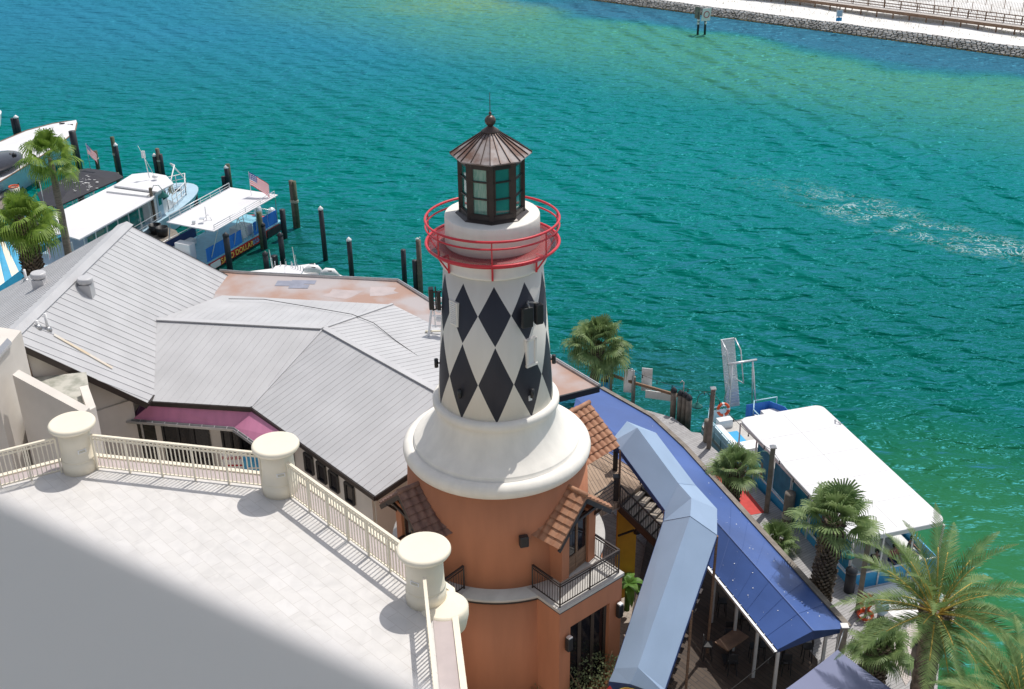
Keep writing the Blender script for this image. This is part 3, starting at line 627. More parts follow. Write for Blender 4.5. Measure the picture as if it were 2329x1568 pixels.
# lantern room
def octp(r, z, k): a = k * math.pi / 4; return V(LX, LY, z) + angdir(a) * r
LZ0, LZ1 = 20.8, 22.82; LRR = 1.07
b = MB(); b.lathe((LX, LY, 0), [(1.28, LZ0), (1.28, LZ0 + .03), (1.14, LZ0 + .1), (1.14, LZ0 + .25)], 8, -math.pi / 2, False); b.build('lantern_base', 'darkbrown', lh)
fr = MB(); gl = []
for k in range(8):
    a, c = octp(LRR, 0, k), octp(LRR, 0, k + 1); mid = (a + c) / 2; nrm = (mid - V(LX, LY, 0)).normalized(); e = (c - a).normalized(); L = (c - a).length
    fr.beam(a + V(0, 0, LZ0), a + V(0, 0, LZ1), .16)
    for z, h in ((LZ0 + .2, .16), (LZ0 + .2 + .62, .05), (LZ0 + .2 + 1.22, .05), (LZ1 - .08, .16)): fr.beam(V(a.x, a.y, z), V(c.x, c.y, z), .09, h)
    for s_ in (.15, .85): p = a.lerp(c, s_); fr.beam(V(p.x, p.y, LZ0), V(p.x, p.y, LZ1), .08)
    g = MB(); g.beam(V(*(a.lerp(c, .15) - nrm * .02)[:2], (LZ0 + LZ1) / 2), V(*(a.lerp(c, .85) - nrm * .02)[:2], (LZ0 + LZ1) / 2), .02, LZ1 - LZ0 - .1)
    g.build('lantern_pane', 'paleteal' if k in (7,) else 'teal', lh)
fr.build('lantern_frame', 'darkbrown', lh)
b = MB(); b.lathe((LX, LY, 0), [(1.0, LZ1 - .05), (1.37, LZ1 + .08), (1.40, LZ1 + .10), (1.40, LZ1 + .13), (.26, LZ1 + .86), (.30, LZ1 + .87), (.12, LZ1 + 1.02)], 8, -math.pi / 2, False); lr = b.build('lantern_roof', 'rust', lh)
b = MB()
for k in range(8):
    a0, a1 = octp(1.40, LZ1 + .15, k), octp(1.40, LZ1 + .15, k + 1)
    for t_ in (0, .34, .67):
        p = a0.lerp(a1, t_); q = octp(.27, LZ1 + .88, k).lerp(octp(.27, LZ1 + .88, k + 1), t_); b.beam(p, q, .025, .04)
b.build('roof_seam', 'rustdark', lr)
b = MB(); b.lathe((LX, LY, 0), [(.30, LZ1 + .86), (.31, LZ1 + .9), (.1, LZ1 + 1.05), (.07, LZ1 + 1.1)], 16); ZB = LZ1 + 1.24; b.sphere((LX, LY, ZB), .19, 20); b.sphere((LX, LY, ZB + .25), .055, 12)
b.tube([(LX, LY, ZB), (LX, LY, ZB + .3), (LX, LY, ZB + .95)], [.02, .016, .008], 6); b.build('finial', 'rustdark', lh)
# fittings on the shaft
def shp_on(x, y, r=None):                           # point of the shaft surface seen at (x, y)
    d = ray(x, y); t = 30.
    for _ in range(400):
        q = EYE + d * t
        if math.hypot(q.x - LX, q.y - LY) <= rsh(q.z): break
        t += .03
    return q
for (x, y) in ((1050, 893), (1206, 892)):
    q = shp_on(x, y); o = (q - V(LX, LY, q.z)).normalized(); b = MB(); b.tube([q + o * .12 + V(0, 0, -.17), q + o * .12 + V(0, 0, .17)], .075, 10); b.beam(q, q + o * .12, .05); b.build('wall_lamp', 'black', lh)
for a in (-88, 93):
    o = angdir(R(a)); z = 14.95; q = V(LX, LY, z) + o * rsh(z); b = MB(); b.tube([q + o * .12 + V(0, 0, -.17), q + o * .12 + V(0, 0, .17)], .075, 10); b.beam(q, q + o * .12, .05); b.build('wall_lamp', 'black', lh)
q = shp_on(1205, 905); o = (q - V(LX, LY, q.z)).normalized(); tg = V(-o.y, o.x, 0); b = MB(); b.obox(q + o * .03, tg * .07, o * .02, V(0, 0, .1)); b.build('notice_plate', 'white', lh)
# louvre
q = shp_on(1034, 713); o = (q - V(LX, LY, q.z)).normalized(); tg = V(-o.y, o.x, 0)
b = MB(); b.obox(q - o * .0, tg * .21, o * .06, V(0, 0, .46)); lv = b.build('louvre', 'stucco', lh)
b = MB()
for k in range(11): b.obox(q + o * .075 + V(0, 0, -.38 + k * .076), tg * .15, o * .022, V(0, 0, .018))
b.build('louvre_slats', 'white', lv)
# blind window niche
q = shp_on(1206, 800); o = (q - V(LX, LY, q.z)).normalized(); tg = V(-o.y, o.x, 0)
b = MB()
b.obox(q + tg * .19, tg * .04, o * .10, V(0, 0, .52)); b.obox(q - tg * .19, tg * .04, o * .10, V(0, 0, .52)); b.obox(q + V(0, 0, .5), tg * .23, o * .10, V(0, 0, .04)); b.obox(q - V(0, 0, .5), tg * .25, o * .13, V(0, 0, .04)); nw = b.build('niche_frame', 'stucco', lh)
b = MB(); b.obox(q + o * .03, tg * .16, o * .02, V(0, 0, .47)); b.build('niche_panel', 'white', nw)
# antenna boxes
for (x, y, sg) in ((1199, 712, 1),):
    q = shp_on(x, y); o = (q - V(LX, LY, q.z)).normalized(); tg = V(-o.y, o.x, 0); o = (o * .8 + V(0, -.5, 0)).normalized(); tg = V(-o.y, o.x, 0)
    b = MB(); b.obox(q + o * .33 - tg * .16, tg * .21, o * .08, V(0, 0, .38)); b.obox(q + o * .30 + tg * .30 + V(0, 0, .04), tg * .14, o * .12, V(0, 0, .38)); an = b.build('antenna_box', 'black', lh, bevel=.03)
    b = MB(); b.beam(q + V(0, 0, .4), q + o * .4 + V(0, 0, .4) - tg * .1, .05); b.beam(q + o * .1 + V(0, 0, -.35), q + o * .1 + V(0, 0, .5), .05); b.beam(q + o * .1 + V(0, 0, .45), q + o * .3 + tg * .3 + V(0, 0, .45), .04); b.build('antenna_bracket', 'galv', an)
o = angdir(R(-84)); z = 18.35; q = V(LX, LY, z - .75) + o * rsh(17.6); tg = V(-o.y, o.x, 0)
b = MB(); b.obox(q + o * .38 - tg * .12, tg * .16, o * .09, V(0, 0, .40)); b.obox(q + o * .12 + tg * .1, tg * .1, o * .07, V(0, 0, .36)); an = b.build('antenna_box', 'black', lh, bevel=.03)
b = MB(); b.beam(q + V(0, 0, .3), q + o * .3 + V(0, 0, .3), .05); b.beam(q + V(0, 0, -.3), q + o * .35 + V(0, 0, -.42), .04); b.beam(q + o * .22 + V(0, 0, -.4), q + o * .22 + V(0, 0, .5), .05); b.build('antenna_bracket', 'black', an)
# speaker and wall lanterns on the terracotta base
def base_on(x, y, r, top=20):
    d = ray(x, y); t = 25.
    for _ in range(900):
        q = EYE + d * t
        if math.hypot(q.x - LX, q.y - LY) <= r and q.z < top: return q
        t += .02
    return q
q = base_on(1189, 1226, BR + .1, 10.5); o = (q - V(LX, LY, q.z)).normalized(); tg = V(-o.y, o.x, 0); b = MB(); b.obox(q + o * .14, tg * .17, o * .13, V(0, 0, .22)); b.build('wall_speaker', 'black', lh, bevel=.04)
fp = plane(V(c1.x, c1.y, 0), V(c2.x, c2.y, 0), V(c1.x, c1.y, 5))
for (x, y) in ((1290, 1462), (1405, 1386)):
    q = on(x, y, fp); b = MB(); b.obox(q + by * .1, bx * .12, by * .1, V(0, 0, .3)); wl_ = b.build('wall_sconce', 'black', lh, bevel=.03)
    b = MB(); b.obox(q + by * .12 + V(0, 0, .33), bx * .09, by * .08, V(0, 0, .03)); b.build('sconce_top', 'alu', wl_)
# ------------------------------------------------------------------ terrace in front of the camera
TZ = 18.0
k0, k1, k2, k3 = P(-140, 1148, TZ), P(184.5, 1064, TZ), P(639, 1115, TZ), P(970, 1362, TZ)
k4 = P(1006, 1760, TZ)
tb = T('terrace', 'white marble tiled terrace with mauve and cream edge in the foreground', 'terrace', (k2.x, k2.y - 3, TZ))
def off2(p, q, o):                                 # outward offset of edge p-q
    d = (q - p).normalized(); n = V(-d.y, d.x, 0); return n * o
pts = [k0, k1, k2, k3, k4]
outl = []
def outer(o):
    L = []
    for i, p in enumerate(pts):
        ns = []
        if i > 0: d = (p - pts[i - 1]).normalized(); ns.append(V(-d.y, d.x, 0))
        if i < len(pts) - 1: d = (pts[i + 1] - p).normalized(); ns.append(V(-d.y, d.x, 0))
        n = sum(ns, V(0, 0, 0)) / len(ns); L.append(p + n * (o / max(.2, n.length_squared)))
    return L
back = [V(2.5, 2, TZ), V(-22, 2, TZ)]
inn, mid_, out_ = outer(.10), outer(.52), outer(.66)
b = MB(); b.prism([(p.x, p.y) for p in inn + [V(inn[-1].x, 1, 0), V(-24, 1, 0)]], TZ - .3, TZ); b.build('floor', 'marble', tb)
def strip(a, c, z0, z1):
    b = MB()
    for i in range(len(a) - 1): b.prism([(a[i].x, a[i].y), (a[i + 1].x, a[i + 1].y), (c[i + 1].x, c[i + 1].y), (c[i].x, c[i].y)], z0, z1)
    return b
strip(inn, mid_, TZ - .5, TZ + .02).build('coping', 'mauve', tb)
strip(mid_, out_, TZ - .6, TZ + .06).build('edge_lip', 'cream', tb)
strip(outer(.30), outer(.62), -1, TZ - .55).build('outer_wall', 'cream', tb)
for i, (p, lab) in enumerate(((k1, 'round cream terrace column at the left corner, farthest left in the photo'), (k2, 'round cream terrace column in the middle, below the magenta awning'), (k3, 'round cream terrace column nearest the lighthouse, with the widest flat cap'))):
    t = T('terrace_column', lab, 'column', p, 'round cream terrace columns')
    b = MB(); b.lathe(p, [(.46, -.02), (.46, .34), (.435, .36), (.435, .385), (.45, .39), (.43, .41), (.42, .9), (.415, 1.3)], 48); b.build('column_shaft', 'cream', t)
    b = MB(); b.lathe(p, [(.41, 1.26), (.50, 1.27), (.58, 1.30), (.605, 1.34), (.605, 1.39), (.585, 1.425), (.54, 1.44)], 64); b.build('cap', 'cream', t)
    a = math.atan2(-p.y, -p.x) + (.25 if i == 0 else .1 if i == 1 else -.6)
    d = V(math.cos(a), math.sin(a), 0); tg = V(-d.y, d.x, 0); b = MB(); b.obox(p + d * .415 + V(0, 0, .72), tg * .11, d * .02, V(0, 0, .05)); lp = b.build('step_light', 'white', t)
    b = MB(); b.obox(p + d * .422 + V(0, 0, .72), tg * .085, d * .02, V(0, 0, .03)); b.build('light_lens', 'rope', lp)
q = k3 + (k3 - V(k2.x, k2.y, TZ)).normalized() * .25 + V(.25, -.1, 0)
b = MB(); b.lathe((q.x, q.y, TZ), [(.48, -.5), (.54, -.2), (.54, .0), (.48, .07)], 48); b.build('corner_pad', 'cream', tb)
def terr_rail(a, c, ra, rc, name_lab, nb=4):
    d = (c - a).normalized(); a = a + d * ra; c = c - d * rc; t = T('terrace_railing', name_lab, 'railing', a, 'cream terrace railings'); H = 1.08
    L = (c - a).length; b = MB(); b.beam(a + V(0, 0, H), c + V(0, 0, H), .075, .04); b.beam(a + V(0, 0, H - .13), c + V(0, 0, H - .13), .03, .02); b.beam(a + V(0, 0, .09), c + V(0, 0, .09), .04, .03)
    # ring row between the two top rails: plate with holes built from short webs
    n = int(L / .115); nv = Vector((-d.y, d.x, 0))
    for k in range(n + 1):
        p = a + d * (L * k / n); b.beam(p + V(0, 0, H - .13), p + V(0, 0, H), .035, .03, up=d)
    b.beam(a + V(0, 0, H - .035), c + V(0, 0, H - .035), .02, .03); b.beam(a + V(0, 0, H - .11), c + V(0, 0, H - .11), .02, .03)
    b.build('top_rail', 'cream', t)
    b = MB()
    for k in range(n + 1):
        p = a + d * (L * k / n); b.beam(p + V(0, 0, .09), p + V(0, 0, H - .13), .024, .024, up=d)
    o = b.build('balusters', 'cream', t); o['kind'] = 'stuff'
    for k in range(nb + 1):
        b = MB(); p = a + d * (L * k / nb); b.beam(p, p + V(0, 0, H), .05, .05, up=d); b.build('post', 'cream', t)
terr_rail(k0, k1, 0, .5, 'cream terrace railing running off the left edge of the photo', 4)
terr_rail(k1, k2, .5, .5, 'cream terrace railing between the left and middle columns', 5)
terr_rail(k2, k3, .5, .5, 'cream terrace railing between the middle column and the column by the lighthouse', 6)
terr_rail(k3 + V(-.02, -.15, 0), k4, .48, 0, 'cream terrace railing seen end-on, running down to the bottom edge', 5)
# out-of-focus balcony parapet right under the camera
e0, e1 = PY(-40, 1125, .62), PY(1060, 1568, .62)
zt = CAMZ - .46; e0 = P(-60, 1098, zt); e1 = P(985, 1578, zt); e2 = e1 + (e1 - e0) * .8; e00 = e0 - (e1 - e0) * .6
n_ = V((e1 - e0).y, -(e1 - e0).x, 0).normalized(); n_ = n_ if n_.y < 0 else -n_
t = T('balcony_parapet', 'blurred plain grey balcony parapet filling the bottom left corner', 'parapet', V(e0.x, e0.y, zt - 1.1))
b = MB(); c_ = (e00 + e2) / 2 + n_ * .003; b.beam(V(c_.x, c_.y, zt - .6) + (e00 - e2) / 2, V(c_.x, c_.y, zt - .6) - (e00 - e2) / 2, .006, 1.2); b.build('parapet_wall', 'parapetgrey', t)

# ------------------------------------------------------------------ restaurant building
A = P(285, 507, 13); B = P(12, 768, 13); C = P(545, 640, 8)
pl1 = plane(A, B, C); D = on(335, 917, pl1)
R2Z = 9.7; G0 = P(358, 727, R2Z); G1 = P(737, 747, R2Z); G2 = G1 + (P(1000, 893, R2Z) - G1) * 1.25
E0, E1, E2 = P(338, 912, 8.0), P(572, 926, 8.0), P(853, 1128, 8.0); 
plB = plane(G1, G2, E1); E2 = on(853, 1128, plB); E3 = on(930, 1076, plB)
K0, K1 = P(505, 672, 8.75), P(893, 693, 8.75); K2 = K1 + (G2 - G1) * 1.05
rb = T('restaurant_building', 'long waterfront restaurant with grey standing seam metal roofs and beige walls', 'building', (-14, 48, GZ))
Lf0 = PY(-60, 696, A.y - 2.6); Lf1 = Lf0 + (B - A)
for nm, q, mt_ in (('right', [A, B, D, C], 'metalroof'), ('left', [A, B, Lf1, Lf0], 'metalroof')):
    b = MB(); b.slab(q, .16); o = b.build('roof_slope', mt_, rb)
    b = MB(); b.ribs(q, (q[3] - q[0]), .43, .03, .021); b.build('standing_seams', 'metalroof', o)
    b = MB()
    for s_ in (q[0], q[1]):
        e = q[3] if s_ is q[0] else q[2]; b.beam(s_ + V(0, 0, -.16), e + V(0, 0, -.16), .10, .26)
    b.beam(q[2] + V(0, 0, -.1), q[3] + V(0, 0, -.1), .12, .16); b.build('fascia', 'darkbrown', o)
dr_ = (A - B).normalized(); nR = pl1[1] if pl1[1].z > 0 else -pl1[1]
b = MB(); rr_ = (C - A).normalized(); rl_ = (Lf0 - A).normalized()
b.slab([A + nR * .07 + dr_ * .1, B + nR * .07 - dr_ * .1, B + rr_ * .42 + nR * .07 - dr_ * .1, A + rr_ * .42 + nR * .07 + dr_ * .1], .03)
nL = V(-nR.x, nR.y, nR.z); b.slab([A + nR * .07 + dr_ * .1, B + nR * .07 - dr_ * .1, B + rl_ * .42 + nL * .09 - dr_ * .1, A + rl_ * .42 + nL * .09 + dr_ * .1], .03); b.build('ridge_cap', 'metalroof', rb)
# second roof: four slopes around a bent ridge
sl = [([G0, G1, E1, E0], E0 - G0), ([G1, G2, E3, E2, E1], None), ([G0, G1, K1, K0], None), ([G1, G2, K2, K1], None)]
dA = V((E1 - E0).x, (E1 - E0).y, 0).normalized(); dB = V((E2 - E1).x, (E2 - E1).y, 0).normalized()
def down(dv): return V(dv.y, -dv.x, 0)
E4 = G2 + down(dB) * .2
dirs = [P(345, 912, 8) - P(440, 740, 9.7), P(760, 1060, 8) - P(960, 900, 9.7), down(dA) * -1, down(dB) * -1]
dirs[0] = down(dA) * .9 + V(-.25, 0, 0)
polys = [[G0, G1, E1, E0], [G1, G2, E3, E2, E1], [G0, G1, K1, K0], [G1, G2, K2, K1]]
for i, q in enumerate(polys):
    b = MB()
    if i == 1:
        b.slab(q, .14)
    else: b.slab([q[0], q[1], q[2]], .14); b.slab([q[0], q[2], q[3]], .14)
    o = b.build('roof_slope', 'metalroof2', rb)
    b = MB(); b.ribs(q, dirs[i] if i in (0,) else (down(dB) if i in (1, 3) else down(dA)), .40, .028, .014); b.build('standing_seams', 'metalroof2', o)
b = MB()
for p, q in ((G0, G1), (G1, G2)): b.beam(p + V(0, 0, .03), q + V(0, 0, .03), .30, .06)
b.beam(G1 + V(0, 0, .04), K1 + V(0, 0, .04), .16, .05); b.beam(G1 + V(0, 0, .03), E1 + V(0, 0, .03), .10, .05); b.build('ridge_cap', 'metalroof', rb)
b = MB()
for p, q in ((E0, E1), (E1, E2), (E2, E3)): b.beam(p + V(0, 0, -.14), q + V(0, 0, -.14), .12, .22)
b.build('eave_fascia', 'darkbrown', rb)
b = MB(); pts_ = [P(1195 / 1.78 * .777, 1, 1)]; wire = [K0 + V(1, 0, .1)]
for (x, y) in ((520, 680), (600, 681), (690, 696), (800, 715), (850, 735), (900, 775), (1000, 845)):
    wire.append(P(x, y, 9.1 if x < 800 else 9.35))
b.tube(wire[1:], .018, 5); b.build('roof_cable', 'wire', rb)
# reddish flat roof towards the water
RZ = 8.55
rq = [P(500, 618, RZ), P(545, 622, RZ), P(905, 640, RZ), P(985, 690, RZ), P(1250, 812, RZ), P(1363, 880, RZ), P(1255, 907, RZ)]
rq2 = rq + [V(G2.x + .5, G2.y + 1, RZ), V(G1.x, G1.y + 1, RZ), V(G0.x + 2, G0.y + 2, RZ)]
b = MB(); b.slab(rq2, .25); fr_ = b.build('flat_roof', 'redroof', rb)
b = MB()
for p, q in zip(rq[:-2], rq[1:-1]): b.beam(p + V(0, 0, .02), q + V(0, 0, .02), .16, .18); b.beam(p + V(0, 0, .13), q + V(0, 0, .13), .05, .04)
b.build('roof_gutter', 'galv', fr_)
b = MB(); b.beam(rq[5] + V(0, 0, -.12), rq[6] + V(0, 0, -.12), .1, .3); b.build('roof_fascia', 'black', fr_)
b = MB()
for (x, y, w_, h_) in ((660, 645, 1.6, .7), (690, 642, 1.4, .5), (680, 652, 1.1, .5)):
    q = P(x, y, RZ + .012 + .001 * w_); b.box(q, w_, h_, .012, R(-4))
b.build('roof_patch', 'patch', fr_)
b = MB()
for (x, y, r) in ((780, 668, 1.0), (870, 662, 1.2)):
    q = P(x, y, RZ + .004); b.add([q + V(math.cos(a / 9 * 6.283) * r * random.uniform(.5, 1.5), math.sin(a / 9 * 6.283) * r * random.uniform(.3, .8), 0) for a in range(9)], [tuple(range(9))])
b.build('roof_stain', 'mauve', fr_)
# vents and pipes on the roofs
for (x, y) in ((198, 662), (92, 650)):
    plv = pl1 if x > 150 else plane(A, B, Lf0)
    q = on(x, y, plv); t = T('roof_vent', 'round capped grey roof vent on the ' + ('right-hand slope facing the camera' if x > 150 else 'left slope behind the ridge'), 'vent', q, 'round roof vents')
    b = MB(); b.box(q + V(0, 0, -.02), .58, .58, .8); b.build('vent_box', 'metalroof', t, bevel=.02)
    b = MB(); b.lathe((q.x, q.y, q.z), [(.26, .36), (.27, .46), (.35, .46), (.37, .49), (.37, .66), (.32, .71)], 28); b.build('vent_cap', 'metalroof', t)
for (x, y, h, lab) in ((109, 748, .75, 'thin white vent pipe standing on the near gable roof slope'), (86, 743, .3, 'short stub vent pipe beside the taller pipe on the gable roof'), (60, 638, .6, 'white vent pipe on the far left roof slope')):
    q = on(x, y, pl1 if x > 80 else plane(A, B, Lf0)); t = T('vent_pipe', lab, 'pipe', q, 'vent pipes')
    b = MB(); b.tube([q + V(0, 0, -.2), q + V(0, 0, h)], .07, 10); b.build('pipe', 'white', t)
    b = MB(); b.lathe(q, [(.18, -.1), (.14, .06), (.08, .1)], 14); b.build('flashing', 'galv', t)
q0, q1 = on(122, 762, pl1), on(255, 838, pl1)
b = MB(); M['stain'] = mat('rust_stain', (.64, .52, .36), .5, c2=(.66, .62, .56), scale=1.2); nn = nR * .03
b.beam(q0 + nn, q1 + nn, .16, .012, up=nR); b.build('rust_streak', 'stain', rb)
# walls below
wl_ = MB()
def inset(p, q, d=.5):
    e = (q - p).normalized(); n = V(e.y, -e.x, 0); return p + n * d, q + n * d
W = [V(B.x + .3, B.y + .6, 0), V(D.x - .9, D.y + .5, 0), V(E0.x, E0.y + .4, 0), V(E1.x + .1, E1.y + .4, 0), V(E2.x - .2, E2.y + 1.1, 0), V(E3.x, E3.y + .9, 0)]
for p, q, zt_ in ((W[0], W[1], 8.1), (W[2], W[3], 7.9), (W[3], W[4], 7.8), (W[4], W[5], 7.8)):
    wl_.beam(V(p.x, p.y, (GZ - .4 + zt_) / 2), V(q.x, q.y, (GZ - .4 + zt_) / 2), .25, zt_ - GZ + .4)
# gable wall triangle
gw = MB(); p, q = W[0], W[1]; Lw = (q - p).length
gz = lambda u: 12.5 - (12.5 - 7.9) * u
gw.prism([(p.x, p.y), (q.x, q.y), (q.x, q.y + .25), (p.x, p.y + .25)], 7.0, 7.9); 
gw.add([V(p.x, p.y, 7.9), V(q.x, q.y, 7.9), V(p.x, p.y, 12.4), V(p.x, p.y + .25, 7.9), V(q.x, q.y + .25, 7.9), V(p.x, p.y + .25, 12.4)], [(0, 1, 2), (3, 5, 4), (0, 2, 5, 3), (1, 4, 5, 2)])
gw.build('gable_wall', 'beige', rb); 
pf = V(Lf1.x + .6, Lf1.y + .6, 0); bk0 = V(Lf0.x + .6, Lf0.y - .6, 0); bk1 = V(A.x, A.y - .6, 0); bk2 = V(C.x - .6, C.y - .6, 0)
for p, q, zt_ in ((pf, W[0], 7.4), (pf, bk0, 7.3), (bk0, bk1, 7.3), (bk1, bk2, 8.0), (bk2, V(rq[1].x, rq[1].y - .4, 0), 8.2), (V(rq[1].x, rq[1].y - .4, 0), V(rq[2].x - .3, rq[2].y - .4, 0), 8.2), (V(rq[2].x - .3, rq[2].y - .4, 0), V(rq[3].x - .3, rq[3].y - .4, 0), 8.2), (V(rq[3].x - .3, rq[3].y - .4, 0), V(1.0, 49.5, 0), 8.2)):
    wl_.beam(V(p.x, p.y, (.2 + zt_) / 2), V(q.x, q.y, (.2 + zt_) / 2), .25, zt_ - .2)
wl_.build('outer_wall', 'beige', rb)
# dark louvre opening in the gable and wood post
q0 = on(30, 785, plane(V(W[0].x, W[0].y - .01, 0), V(W[1].x, W[1].y - .01, 0), V(W[0].x, W[0].y - .01, 5)))
gp = plane(V(W[0].x, W[0].y - .14, 0), V(W[1].x, W[1].y - .14, 0), V(W[0].x, W[0].y - .14, 5))
a, c, e, f = on(30, 775, gp), on(52, 793, gp), on(62, 858, gp), on(44, 853, gp)
b = MB(); b.slab([a, c, e, f], .05, False); ow = b.build('gable_opening', 'darkwin', rb)
b = MB(); b.beam(on(50, 790, gp) + V(0, -.06, 0), on(71, 862, gp) + V(0, -.06, 0), .22, .14); b.build('opening_post', 'wood', ow)
# magenta awning, gutter and windows beneath
aw0, aw1, aw2 = P(346, 917, 7.85), P(573, 931, 7.85), P(668, 1003, 7.85)
al0, al1, al2 = P(303, 953, 7.1), P(532, 972, 7.1), P(622, 1035, 7.1)
t = T('awning', 'magenta canvas awning under the lower metal roof eave', 'awning', V(aw1.x, aw1.y, 7.1))
b = MB(); b.slab([aw0, aw1, al1, al0], .03); b.slab([aw1, aw2, al2, al1], .03); b.build('canvas', 'purple', t)
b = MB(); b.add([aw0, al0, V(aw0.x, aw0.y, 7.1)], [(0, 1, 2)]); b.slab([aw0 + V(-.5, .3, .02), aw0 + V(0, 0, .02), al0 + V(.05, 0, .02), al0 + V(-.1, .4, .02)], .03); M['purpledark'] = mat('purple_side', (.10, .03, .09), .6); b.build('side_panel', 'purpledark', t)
gt = T('rain_gutter', 'galvanised rain gutter along the lower edge of the magenta awning', 'gutter', al1 + V(0, 0, -.1))
b = MB(); ou = V(0, -.14, -.08); g_ = [al0 + V(-.5, .05, 0) + ou, al1 + ou, al2 + ou]
for p, q in zip(g_[:-1], g_[1:]): b.beam(p, q, .2, .03); b.beam(p + V(0, -.1, .05), q + V(0, -.1, .05), .03, .12); b.beam(p + V(0, .1, .05), q + V(0, .1, .05), .03, .12)
b.build('trough', 'galv', gt)
b = MB()
for k in range(9): b = MB(); p = g_[0].lerp(g_[1], (k + .5) / 9); b.beam(p + V(0, -.1, .12), p + V(0, .1, .12), .02); b.build('strap', 'alu', gt)
for k in range(4): b = MB(); p = g_[1].lerp(g_[2], (k + .5) / 4); b.beam(p + V(0, -.1, .12), p + V(0, .1, .12), .02); b.build('strap', 'alu', gt)
b = MB(); p = al0 + V(.25, .25, 0); b.beam(V(p.x, p.y, GZ), V(p.x, p.y, 7.0), .1); b.build('downpipe', 'galv', gt)
wp = plane(V(W[2].x, W[2].y - .14, 0), V(W[3].x, W[3].y - .14, 0), V(W[2].x, W[2].y - .14, 5))
wp2 = plane(V(W[3].x - .1, W[3].y - .16, 0), V(W[4].x - .1, W[4].y - .16, 0), V(W[3].x - .1, W[3].y - .16, 5))
for (x0, x1, pl_, z0, z1) in ((372, 475, wp, 2.6, 6.9), (505, 566, wp, 2.6, 6.9), (590, 660, wp2, 2.6, 6.9)):
    a, c = on(x0, 985, pl_), on(x1, 990, pl_); b = MB(); b.beam(V(a.x, a.y, (z0 + z1) / 2), V(c.x, c.y, (z0 + z1) / 2), .06, z1 - z0); wn = b.build('tall_window', 'darkwin', rb)
    b = MB(); n = 3; fr0 = V(0, -.06, 0)
    for k in range(n + 1): p = a.lerp(c, k / n) + fr0; b.beam(V(p.x, p.y, z0), V(p.x, p.y, z1), .1, .08)
    for z in (z0, (z0 + z1) / 2, z1): b.beam(V(a.x, a.y, z) + fr0, V(c.x, c.y, z) + fr0, .08, .1)
    b.build('window_frame', 'black', wn)
for k, (x, y) in enumerate(((700, 1036), (729, 1056), (757, 1076), (793, 1103))):
    p = on(x, y, wp2); d_ = (W[4] - W[3]).normalized(); d_ = V(d_.x, d_.y, 0); b = MB(); z = p.z
    b.beam(p + V(0, 0, .0) - d_ * .3, p + V(0, 0, 0) + d_ * .3, .1); b.beam(p + V(0, 0, -.9) - d_ * .3, p + V(0, 0, -.9) + d_ * .3, .1)
    for s_ in (-.3, .3): b.beam(p + d_ * s_, p + d_ * s_ + V(0, 0, -.9), .1)
    wn = b.build('small_window', 'black', rb); b = MB(); b.beam(p + V(0, .05, -.45) - d_ * .3, p + V(0, .05, -.45) + d_ * .3, .03, .85); b.build('window_pane', 'darkwin', wn)
# parking signs by the wall (seen through the railing)
for (x, y, w_, h_, mm, lab, txt) in ((533, 1062, 1.2, 1.5, 'white', 'white parking sign with red heading seen through the terrace railing', 'PARKING'), (592, 1068, 1.6, 1.5, 'signblue', 'blue parking sign standing next to the white one, seen through the railing', '')):
    q = P(x, y, 5.2); t = T('parking_sign', lab, 'sign', V(q.x, q.y, GZ)); b = MB(); b.box(q, w_, .06, h_); f = b.build('sign_board', mm, t)
    b = MB()
    for s_ in (-.35, .35): b.beam(V(q.x + s_ * w_, q.y + .06, GZ - .3), V(q.x + s_ * w_, q.y + .06, 5), .1)
    b.build('sign_post', 'greywood', t)
    if txt: text('sign_lettering', txt, .25, q + V(0, -.04, .5), (1, 0, 0), (0, 0, 1), 'signred', f)
    b = MB()
    for k in range(3): b.box(q + V(0, -.04, .1 - k * .25), w_ * .7, .02, .08)
    b.build('printed_lines', 'signred' if txt else 'white', f)
# flood light / ladder frame on the flat part beside the tower
q = P(975, 765, 9.0); t = T('light_rack', 'grey metal rack of floodlights standing on the roof left of the tower', 'rack', q)
b = MB()
for dx in (0, 1.2):
    b.beam(q + V(dx, 0, 0), q + V(dx * .9 + .25, .5, 1.9), .09); b.beam(q + V(dx + .3, 1.0, 0), q + V(dx * .9 + .25, .5, 1.9), .07)
for h in (.5, 1.0, 1.5, 1.85): b.beam(q + V(.1 + h * .12, h * .26, h), q + V(1.25 + h * .05, h * .26, h), .06)
b.build('frame', 'alu', t)
for k in range(3):
    b = MB(); c_ = q + V(.55 + .0 * k, .42 + .06 * k, .75 + .5 * k); b.sphere(c_, .2, 12, .8); b.sphere(c_ + V(.45, 0, 0), .2, 12, .8); b.build('floodlight', 'white', t)
b = MB(); b.box(q + V(.2, .5, .03), .8, .15, .05); b.box(q + V(1.5, .5, .03), .8, .15, .05); b.build('foot_pad', 'rope', t)
